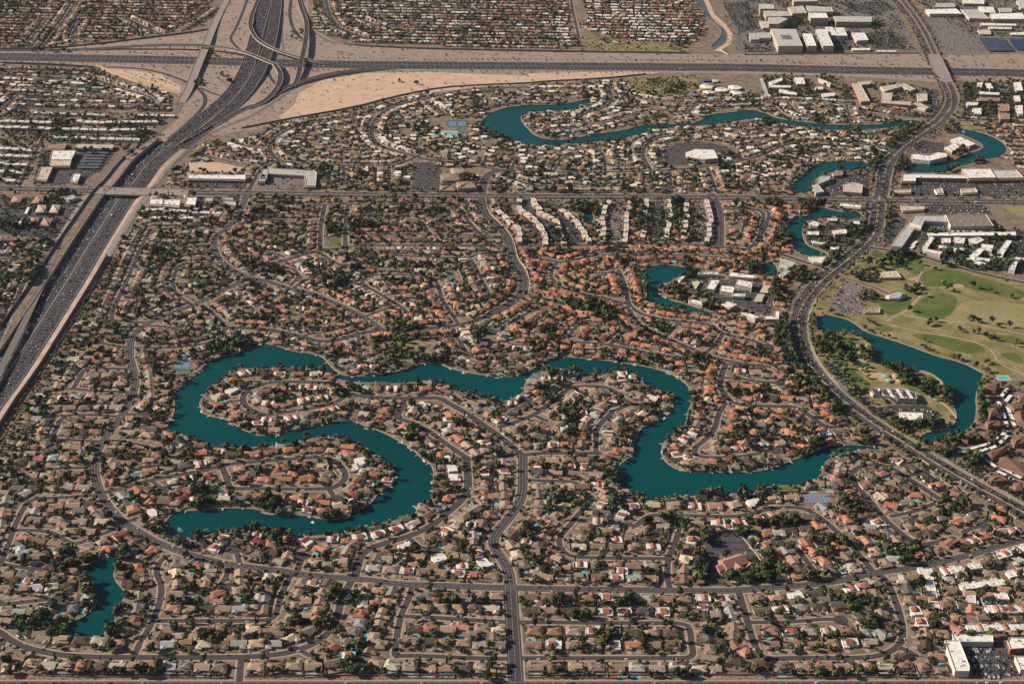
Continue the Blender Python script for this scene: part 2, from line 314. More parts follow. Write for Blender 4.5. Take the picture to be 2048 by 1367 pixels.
ZONES = [  # later ones win
 ('desert_gravel', "A0 -60,335 300,330 700,290 1000,270 1300,230 1440,205 1500,120 1620,-60 B0 390,-60 410,180 440,230 520,290 760,310 1200,335 1900,355 C0 1300,370 1550,375 D0 0,370 1200,370 1350,380 P 2110,108 P 2110,166 D0 1450,545 1300,560 700,520 0,505 C0 1400,500 1100,500 850,530 500,560 0,590 B0 1600,590 1200,640 900,695 600,765 300,830 0,892 A0 1700,885 1400,935 1300,985 1200,1100 1080,1275 740,1270 660,1265 830,1085 1050,960 1200,830 1270,700 1240,640 900,540 660,465 300,440 -60,425"),
 ('bare_dirt', "B0 330,640 500,545 800,500 1200,492 1900,520 C0 200,500 900,490 1100,495 800,530 0,585 B0 1600,590 1200,635 850,700 500,770 250,830 200,800 300,720"),
 ('bare_dirt', "A0 670,465 900,480 1100,510 1230,590 1230,640 1000,590 800,520"),
 ('bare_dirt', "A0 1290,1110 1500,1110 1680,1150 1700,1180 1300,1170"),
 ('red_gravel', "P -60,1352 500,1352.5 1000,1352 2110,1351 2110,1359 1000,1360 -60,1359.5"),
 ('rough_turf', "D1 870,515 1000,530 1200,560 1500,660 1914,740 P 2110,590 P 2110,790 D2 1914,320 1700,300 1650,340 1600,450 1610,560 1590,650 1500,715 1260,785 1160,760 1000,690 850,580 700,470 560,340 470,200 430,60 D1 430,1000 470,870 560,740 700,620 800,560"),
 ('dry_turf', "D1 1500,850 1914,880 P 2110,620 P 2110,680 D1 1914,1060 1600,1010 1400,990 1440,920"),
 ('green_turf', "D1 1210,670 1330,630 1520,670 1914,780 1914,860 1700,820 1500,760 1330,770 1240,760 1200,720"),
 ('green_turf', "D1 1200,850 1330,800 1480,830 1400,990 1200,980 1140,930"),
 ('green_turf', "D1 870,820 960,840 1160,840 1120,910 1000,970 950,930 920,880"),
 ('green_turf', "D1 1060,580 1180,560 1250,640 1180,690 1080,640"),
 ('green_turf', "D1 880,520 970,530 960,570 870,560"),
 ('green_turf', "D1 900,1020 990,1020 1030,1060 950,1080 900,1050"),
 ('green_turf', "D1 1100,1080 1300,1090 1600,1150 1680,1220 1500,1220 1300,1160"),
 ('green_turf', "D1 1580,1070 1914,1110 1914,1170 1700,1120"),
 ('green_turf', "D1 1740,1215 1830,1210 1914,1250 1914,1300 1800,1260"),
 ('green_turf', "D1 530,1095 700,1090 880,1180 870,1250 740,1250 640,1330 560,1200 500,1150"),
 ('green_turf', "D2 690,290 760,280 890,380 820,415 740,350"),
 ('green_turf', "D2 1080,300 1190,280 1330,340 1350,400 1400,430 1400,500 1200,430 1090,390"),
 ('sand', "D2 740,200 800,190 860,260 960,300 1080,330 1080,370 980,360 900,340 800,290"),
 ('sand', "D1 1420,745 1500,745 1500,765 1430,765"),
 ('sand', "D1 960,1080 1010,1075 1030,1090 980,1095"),
 ('desert_gravel', "D2 1290,862 1500,900 1700,990 1914,1090 1914,1290 1650,1120 1400,970"),
 ('rough_turf', "B1 950,1110 1190,1100 1215,1190 1090,1265 960,1240"),
 ('green_turf', "B1 560,430 620,430 632,490 535,490"),
 ('rough_turf', "C0 565,230 750,270 1300,310 1380,300 1290,362 560,355"),
 ('rough_turf', "C0 890,540 1000,525 1360,525 1370,600 1250,660 920,655"),
 ('green_turf', "C0 1400,1110 1500,1090 1540,1110 1500,1140 1400,1140"),
 ('dry_turf', "D1 1740,195 1914,200 P 2110,410 P 2110,440 D1 1830,265"),
 ('rough_turf', "B0 1480,1180 1580,1140 1570,1190 1500,1200"),
 ('green_turf', "D3 205,20 360,10 375,60 300,75 210,55"),
 ('rough_turf', "D0 1440,830 1640,870 1620,895 1470,870"),
 ('rough_turf', "D0 980,170 1040,160 1110,230 1080,270 1020,230"),
]
# parking lots: surface, outline, cars, name
LOTS = [
 ('old_asphalt', "D0 -60,-20 1010,-20 1190,350 -60,362", 90, 'hospital grounds'),
 ('old_asphalt', "D0 1210,0 1960,0 P 2110,72 D0 1560,252 1480,140 1240,140", 60, 'campus grounds at the top right'),
 ('asphalt', "D1 1190,378 1960,378 1960,660 1200,545", 50, 'apartment grounds above the golf course'),
 ('asphalt', "B0 1110,1110 1240,1110 1310,1160 1290,1310 1110,1310", 4, 'church car park north of the avenue'),
 ('asphalt', "C3 1470,330 1630,330 1860,600 1880,685 1740,660 1690,520 1500,470 1500,620 1560,690 1400,690 1380,540 1410,400", 3, 'car park round the pink roofed church'),
 ('old_asphalt', "D1 690,720 870,780 890,820 820,880 800,970 570,925 600,850 650,760", 46, 'golf car park'),
 ('asphalt', "D3 1500,1080 1790,1080 1800,1160 1914,1200 1914,1300 1700,1340 1560,1290", 48, 'car park between the white commercial roofs'),
 ('asphalt', "D1 1240,200 1640,200 1700,275 1240,270", 60, 'shopping car park south of the avenue'),
 ('old_asphalt', "D1 1670,60 1914,50 1914,150 1700,150", 4, 'wide empty lot by the mall'),
 ('asphalt', "D0 1080,1245 1914,1235 1914,1340 1060,1340", 70, 'mall car park'),
 ('old_asphalt', "D0 1230,150 1530,155 1680,365 1350,365", 26, 'dusty car park by the solar roofs'),
 ('asphalt', "C0 1520,20 1700,10 1760,190 1600,170", 40, 'hospital car park'),
 ('asphalt', "D0 870,220 1000,215 1110,330 900,340", 30, 'clinic car park'),
 ('asphalt', "D0 560,1210 690,1190 860,1200 850,1340 560,1330", 46, 'office car park by the lake'),
 ('asphalt', "A0 280,1020 350,1030 325,1140 480,1140 550,1010 800,1010 740,1120 560,1250 360,1265 230,1250", 20, 'car park of the plaza by the freeway'),
 ('asphalt', "A0 1280,1235 1680,1240 1690,1290 1300,1285", 36, 'strip mall car park'),
 ('old_asphalt', "B0 110,1190 360,1200 370,1290 50,1290", 18, 'corner plaza car park'),
 ('asphalt', "A1 1340,160 1640,140 1630,215 1340,215", 8, 'yard behind the shops'),
 ('asphalt', "C1 80,160 220,170 340,330 400,455 310,470 230,400 130,250", 30, 'first condo car park'),
 ('asphalt', "C1 330,180 440,220 560,360 600,460 450,470 420,320", 26, 'second condo car park'),
 ('old_asphalt', "C1 760,170 830,170 820,440 750,440", 16, 'third condo car park'),
 ('asphalt', "C1 1050,180 1120,180 1110,430 1040,430", 16, 'fourth condo car park'),
 ('old_asphalt', "C1 1330,180 1400,180 1390,460 1320,460", 18, 'fifth condo car park'),
 ('asphalt', "C1 1300,690 1760,740 1870,800 1850,960 1650,900 1480,870 1300,800", 40, 'island office car park'),
 ('asphalt', "D2 850,540 1040,510 1240,510 1340,570 1330,640 1230,640 1220,560 1060,555 960,600 880,580", 26, 'community centre car park'),
 ('old_asphalt', "D2 530,200 600,190 700,320 900,520 840,545 700,430 600,320", 24, 'park car park along the curved road'),
 ('asphalt', "D2 1740,460 1820,370 1870,400 1790,500 1850,680 1740,780 1650,830 1460,850 1450,830 1660,780 1790,690", 8, 'apartment lane with white carports'),
 ('asphalt', "D2 1630,860 1914,1000 1914,1030 1780,990 1640,910", 6, 'lower apartment lane'),
 ('asphalt', "D1 1000,300 1110,300 1100,340 1000,470 950,500 960,420", 12, 'office strip car park'),
 ('asphalt', "D1 1250,310 1370,320 1380,370 1200,370", 6, 'mall service yard'),
 ('asphalt', "D1 430,350 760,330 760,480 560,510 430,450", 26, 'lakeside office car park'),
 ('asphalt', "D1 1560,530 1914,440 1914,680 1800,660 1560,600", 20, 'apartment car park by the golf course'),
 ('asphalt', "A1 0,150 560,160 430,440 0,400", 20, 'office park left of the freeway'),
 ('asphalt', "C0 1130,1130 1120,1040 1200,980 1350,965 1550,1000 1670,1090 1640,1110 1500,1040 1270,1030 1290,1130", 6, 'white church car park'),
 ('asphalt', "D0 1120,570 1330,620 1340,740 1300,760 1270,700 1250,620", 30, 'hotel car park'),
 ('asphalt', "D0 1150,990 1240,960 1420,990 1370,1040 1190,1050", 16, 'lake office car park'),
 ('asphalt', "D0 1500,560 1914,600 1914,810 1500,800", 24, 'apartment court east of the road'),
 ('asphalt', "D0 690,30 980,5 1010,60 900,105 720,80", 50, 'upper hospital car park'),
 ('asphalt', "D0 -60,60 60,60 80,190 -40,230", 40, 'hospital car park beside the canal'),
 ('asphalt', "D0 640,255 730,250 740,340 620,345", 14, 'small clinic car park'),
 ('asphalt', "D0 20,320 400,330 400,360 0,360", 20, 'clinic forecourt'),
]
# streets: width of the carriageway, line, auto plots (0 none, 1 both sides)
ROADS = [
 (14, "A1 1700,100 1665,190 1620,290 1560,360 1490,400 1460,450 1465,520 1510,590 1590,650 1700,700 1800,720 1900,750 B1 100,720 250,770 400,800 550,860 700,930 800,980 890,1050", 1),
 (14, "A1 1700,700 1640,730 1500,800 1350,880 1200,930 1080,980 960,1040 900,1110 885,1180 890,1260 A2 900,230 925,330 920,400 880,510 800,630 720,730 660,830 645,920 650,1010 680,1110 740,1200 A3 750,170 840,260 950,330 1070,400 1200,450 1350,500 1550,550 1800,580 B3 200,590 350,620 600,640 800,655 1000,685 1300,695 1700,710 C3 40,705 200,715 600,720 1000,725 1300,730 1600,730 1900,705 D3 200,705 450,690 650,660 850,620 1000,590 1200,570 1400,520 1600,470 1750,420 1960,370", 1),
 (14, "A1 1700,700 1780,650 B1 0,640 150,610 280,570 400,530 600,500 800,480 1000,480 1300,480 1700,485 1780,485 C1 100,480 300,485 600,480 900,465 1200,470 1500,490 1700,510", 1),
 (20, "B0 1760,1165 1700,1165 1640,1180 1600,1230 1580,1340 B1 1590,200 1620,280 1700,350 1760,420 1780,500 1790,570 1840,640 1870,700 1870,780 1830,840 1760,890 1650,950", 1),
 (13, "B1 1830,840 1760,890 1650,950 1530,1000 1400,1030 1200,1050 890,1060 750,1080 600,1130 480,1140 380,1110 250,1080 150,1060 0,1045 A1 1550,1045", 1),
 (12, "B2 640,420 760,455 1000,465 1200,465 1290,460 1360,500 1470,560 1600,650 1700,720 1800,800 1870,860", 1),
 (15, "B2 1865,855 1865,1000 1860,1150 1790,1260 B3 1700,310 1660,380 1670,440 1730,520 1770,600 1780,700", 1),
 (20, "B3 1780,700 1790,900 1810,1200 1820,1400", 1),
 (11, "B2 1865,855 1750,865 1600,875 1490,880", 1), (11, "B2 1865,855 1910,850 C2 170,850 350,835 560,842 680,840", 1), (9, "C2 655,690 655,840", 1),
 (12, "B2 1480,870 1490,1000 1490,1100 1430,1180 B3 1330,210 1280,260 1180,320 1050,370 900,410 780,460 740,530 715,650", 1),
 (11, "B2 1490,880 1420,830 1330,770 1230,690 1130,640 1040,610 1000,600 1030,540 1060,465", 1),
 (9, "B1 660,200 1000,205 1440,210 1470,290 1530,360 1580,405", 1), (9, "A1 1700,205 1900,205 B1 200,205 660,200", 1), (10, "B1 510,210 480,350 480,500", 1), (10, "B1 670,200 650,350 650,490", 1),
 (8, "A1 1740,308 1900,310 B1 250,310 485,315", 1), (8, "B1 665,300 900,300 1150,300 1190,340 1230,410", 1), (9, "B1 655,405 1000,405 1400,410 1770,420", 1),
 (8, "B1 1000,550 1250,560 1500,570 1540,540 1630,540", 1), (8, "B1 1510,575 1560,660 1600,750 1650,830", 1), (8, "B1 1590,680 1750,670", 1),
 (9, "B1 790,700 830,680 1000,680 1250,690 1290,760 1310,850 1370,940 1420,1010", 1), (9, "B1 800,690 755,740 850,790 950,850 1050,910 1080,950", 1), (8, "B1 930,820 1100,800 1250,790", 1), (8, "B1 780,970 900,920 1020,890", 1),
 (8, "B1 735,1090 750,1180 757,1240", 1), (8, "B1 1390,1050 1400,1090 1440,1150 1490,1225", 1), (9, "C1 240,910 130,980 20,1035 B1 1730,1060 1650,1070", 1), (8, "B1 350,1105 420,1080 490,1080", 1), (8, "B1 150,960 170,1045", 1), (8, "B1 40,900 180,830 290,775 360,730 440,690", 1), (8, "B1 100,525 170,530 230,560", 1), (8, "B1 130,600 300,640 340,690 280,750", 1), (8, "B1 480,530 560,590 640,620", 1),
 (9, "A1 1030,365 960,500 900,640 860,740 800,860 760,960 770,990", 1), (9, "A1 1035,365 1250,365 1480,375", 1), (9, "A1 975,480 1200,485 1440,490", 1), (9, "A1 1500,600 1350,600 1230,605 1190,680 1175,760 1220,830 1320,890", 1), (8, "A1 1180,737 1270,740", 1), (9, "A1 760,990 880,1000 1010,1010", 1), (8, "A1 1010,1030 1100,1030 1210,1048", 1), (8, "A1 810,860 880,860", 1),
 (9, "A1 1390,895 1500,980 1545,1050 1500,1120 1390,1155 1200,1180 930,1180", 1), (9, "A1 880,1180 750,1160 670,1140", 1), (8, "A1 1490,480 1575,480", 1), (8, "A1 1900,560 1830,530", 1), (8, "A1 1780,890 1900,820", 1),
 (9, "A2 880,265 700,260 580,260 540,330 500,400", 1), (9, "A2 910,425 650,415 490,400", 1), (9, "A2 800,590 600,575 430,580 380,680 350,745 500,750 690,762", 1), (9, "A2 640,935 400,945 270,950", 1), (9, "A2 660,1125 400,1145 200,1150 140,1250 A3 100,290 60,400 0,560", 1),
 (9, "A2 880,575 990,575", 0), (8, "A2 740,750 850,760 1000,790 1080,820", 1), (9, "A3 130,315 300,320 380,340 450,390 500,410 560,400 700,340 830,295", 1), (8, "A3 30,550 150,570 240,585", 1), (9, "A3 -20,825 150,810 300,790 400,790", 1), (8, "A3 860,250 920,250", 0),
 (11, "A3 -60,1000 0,1010 60,1060 150,1110 300,1150 500,1180 900,1185 1300,1185 1600,1185 B3 0,1180 200,1165 350,1130 480,1070 560,990 600,900 620,800 660,720 700,650", 1),
 (9, "A3 1150,490 1100,520 1060,600 1110,690 1090,830 1030,970 960,1080 915,1175", 1), (8, "A3 1560,590 1540,650 1500,690 1570,705", 1), (9, "A3 1090,935 1400,935 1700,935 B3 0,935 150,930 190,860 210,760 280,620", 1),
 (8, "A3 1640,550 1620,480 1610,450", 1), (10, "B3 310,625 350,520 360,490", 1), (8, "B3 350,1140 400,1170", 0), (9, "B3 1110,700 1080,800 1040,870 1010,990 1000,1080 985,1180 1030,1172 1200,1175 1500,1190 1790,1195", 1), (9, "B3 1070,905 1300,915 1500,930 1780,945", 1), (8, "B3 1100,380 1150,430 1250,450", 1), (9, "A3 1650,1185 1640,1300 1630,1400", 0), (9, "A3 30,1060 0,1130 -60,1200", 1),
 (9, "C2 190,1020 300,1030 520,1030 580,1110 650,1150 C3 540,200 480,280 400,370 410,440 480,500 700,505 1060,510 1170,510", 1), (10, "C3 870,290 930,290 980,240 1050,210 1200,215 1400,220 1600,225 1750,200 1900,160 D3 150,170 340,155 450,180 560,260 650,340 730,410 800,500 890,610", 1), (9, "C3 1225,215 1220,330 1190,420 1150,500 1140,600 1160,720", 1),
 (9, "C3 100,945 400,945 700,950 1000,950 1270,950 1300,1000 1310,1100 1325,1185 1200,1190 700,1190 130,1190", 1), (10, "C3 1630,735 1680,900 1730,1080 1780,1180 1870,1195 D3 300,1190 500,1190 800,1190 950,1170 1060,1110 1090,1030 1070,900 1020,760 980,660 910,610", 1), (8, "D3 60,945 300,945 560,920 660,930", 1), (9, "D3 1050,1110 1120,1140 1175,1170", 1),
 (9, "D3 530,670 440,540 360,440 290,395 230,400", 1), (11, "D2 1914,540", 0),
 (11, "D2 1350,1160 1300,1130 1200,1060 1100,1000 1000,930 900,915 790,930 750,960 740,1000 760,1060 850,1150 950,1280 D3 1060,330 1190,420 1330,400 1430,370", 1), (9, "D2 1010,1270 1200,1230 1350,1160", 1), (9, "D3 1500,330 1560,300 1640,285", 1), (9, "D2 1110,1000 1180,980 1240,960", 0),
 (11, "D2 740,645 570,670 500,620 430,570 350,520 200,520 0,515 C2 1880,520 1700,515 1590,500 1530,430 1500,380 1510,320 1540,240", 1), (9, "C2 1540,325 1650,330 1880,345 D2 80,350 260,360", 1), (10, "C1 500,1140 700,1150 900,1190 1050,1220 1230,1250", 1), (9, "C2 1530,230 1700,240 1880,245 D2 80,243 170,250", 1),
 (10, "C2 1540,500 1490,570 1470,680 1400,750 1330,800 1330,850 1400,870 1600,870 1750,845 1880,820", 1), (8, "D2 140,680 200,690 290,740", 1),
 (11, "C2 0,660 130,620 250,570 330,510 400,460 460,400 560,380 700,385 780,410 860,480 900,510 980,510", 1), (10, "C2 880,510 780,550 680,640 655,700", 1), (9, "C2 250,590 320,620", 1),
 (11, "B2 655,420 600,365 450,355 250,350 100,360 0,375 A2 1800,370 1700,400 1660,450 1660,500 1720,550 1820,580 1910,590 B2 150,575 250,560 450,530 600,490 660,440", 1), (8, "A2 1700,350 1780,350", 0), (8, "A2 1560,490 1650,480", 0),
 (11, "A2 720,1105 850,1080 1000,1030 1200,990 1400,960 1520,920 1650,905 1910,885 B2 200,885 400,870 520,870 600,900 650,970 650,1020 600,1060 550,1085 200,1085 0,1080 A2 1620,1085 1560,1070 1550,1000 1510,925", 1), (9, "B2 540,1080 560,1120 590,1150", 1), (8, "A2 1050,1040 1120,1090", 1),
 # orange quarter
 (9, "C1 220,555 330,580 420,600 550,570 650,545 800,545 850,590 950,550 1000,540 1250,545 1600,570", 1), (9, "C1 390,595 350,650 350,710 420,770 560,810 760,850 880,885", 1), (10, "C1 810,650 850,740 870,830 880,890 960,950 1100,985 1300,1005 1450,1020 1500,1080 1700,1120 1830,1170", 1), (8, "C1 600,670 820,665", 1), (10, "C1 190,815 330,850 480,880 600,920", 1), (10, "C1 870,900 930,1000 1000,1050 1150,1120 1300,1180 1430,1240 1600,1280 1840,1310", 1), (9, "C1 750,1160 820,1090 880,1060", 1), (8, "C1 1150,1090 1210,1020", 1), (9, "C1 1390,1230 1480,1150 1520,1090", 1), (8, "C1 470,1110 500,1050 560,1010", 1),
 (22, "C1 1440,140 1490,220 1500,350 1495,490", 0), (9, "C1 1510,235 1700,230 1810,250 1790,350 1760,450 1700,500", 1), (9, "D1 0,215 100,240 180,250 150,350 110,450 30,500", 1),
 (11, "D1 850,495 1050,520 1200,550 1400,610 1600,670 1960,745", 0), (11, "D1 250,540 400,590 570,640", 0), (6, "D1 640,690 880,760 1000,820", 0),
 # north of the avenue
 (11, "B0 1910,600 1600,600 1400,625 1180,680 1000,720 880,780 830,860 830,920 860,980 950,1020 1100,1060 1200,1090 1400,1110 1500,1100", 1), (11, "B0 850,770 700,800 530,830 300,860 180,930 130,990 140,1050 200,1100 300,1115 500,1125 800,1135 1000,1130 1100,1090 1200,1040", 1), (11, "B0 200,1100 90,1140 30,1230 A0 1700,1300", 1), (8, "A0 1600,970 1680,1000 1830,1020", 1), (8, "A0 1380,1060 1500,1090 1780,1140", 1), (8, "B0 1180,680 1280,740 1340,785", 1), (8, "B0 300,1070 420,1040", 1),
 (9, "B0 640,1135 640,1250", 1), (9, "B0 950,1135 950,1250", 1), (11, "B0 1200,1090 1500,1130 1700,1160 1780,1165", 1), (9, "B0 1760,1165 1780,1220 1880,1250 C0 250,1270 700,1280 900,1260 890,1190", 1), (9, "C0 110,1080 80,1160 60,1200", 1), (11, "C0 80,1165 300,1175 700,1178 1000,1170 1200,1160 1500,1130 1650,1100 1800,1060 1910,1000 D0 400,965 650,970 870,990 1000,1030", 1),
 (8, "C0 370,1170 420,1080 500,1060", 1), (8, "C0 660,1025 710,1050 720,1170", 1), (9, "C0 1030,1160 970,1060 1000,980 1100,935 1200,930", 1), (9, "C0 740,590 770,680 720,740 520,790 620,860 800,820 950,780", 1), (8, "C0 300,890 500,880 620,860", 1), (9, "C0 740,640 900,660 1100,700 1300,715 1500,710 1700,700 D0 0,680 300,690 700,710 900,740 1100,770 1300,770", 1), (8, "C0 1330,720 1280,775", 1), (8, "C0 1340,910 1500,930 1620,960", 1), (8, "C0 1160,1170 1170,1280", 1), (9, "C0 1420,1150 1480,1310", 1), (8, "D0 700,715 720,800", 1), (8, "D0 290,695 360,770 430,790", 1), (8, "D0 610,900 680,960", 1), (11, "D0 1430,820 1600,830 1960,850", 1), (8, "D0 1740,860 1800,890 1914,910", 1), (9, "C0 0,630 300,615 520,610", 1),
 # west quarter between the freeways
 (9, "A0 540,515 700,560 850,610 1000,650 1060,690 1030,718 600,715 60,700", 1), (9, "A0 -60,600 300,610 700,650 960,690", 1), (10, "A0 130,640 20,745 -60,800", 1), (8, "A0 -60,520 300,540 540,560", 1), (10, "A0 360,830 300,930 210,1100 130,1280", 0),
 (9, "A0 510,20 450,120 380,210 290,330", 1), (9, "A0 320,130 250,220 180,300 100,300", 1), (9, "A0 550,140 480,260 530,290 700,300", 1), (9, "A0 860,125 960,170 1090,230", 1), (9, "A0 1180,210 1330,130 1440,50", 1),
 (12, "B0 510,-30 540,100 600,190 700,230 790,260", 1), (9, "C0 480,-30 500,90 540,260", 0), (9, "B0 760,130 850,170 930,190", 1),
 # left of the freeway, lower
 (9, "A1 -40,570 150,572 300,590", 1), (9, "A1 170,470 60,610 0,680", 1), (9, "A1 180,690 110,860 20,1060 -40,1200", 1),
]
MAINS = [  # wide roads: name, width, line, median
 ('west_east_avenue', 30, "P -80,375 0,377 230,383 500,387 750,390 965,393 1240,394 1480,396 1765,401 2048,405 2140,407", 3.0),
 ('southern_avenue', 24, "P -80,1374 500,1374.5 1000,1374.5 1500,1374 2130,1373.5", 0),
 ('curving_main_road', 29, "D0 1010,-80 1060,0 1150,110 1230,240 1290,380 1340,500 1400,600 1430,680 1400,760 1330,840 1200,920 1120,980 1060,1030 990,1100 960,1180 945,1300 D1 920,170 915,260 900,380 860,440 780,520 680,600 560,690 470,780 400,880 370,980 375,1100 400,1200 440,1300 D2 450,230 530,340 620,430 750,540 900,650 1100,770 1250,870 1450,990 1650,1100 1910,1240 P 2120,1070", 4.5),
]
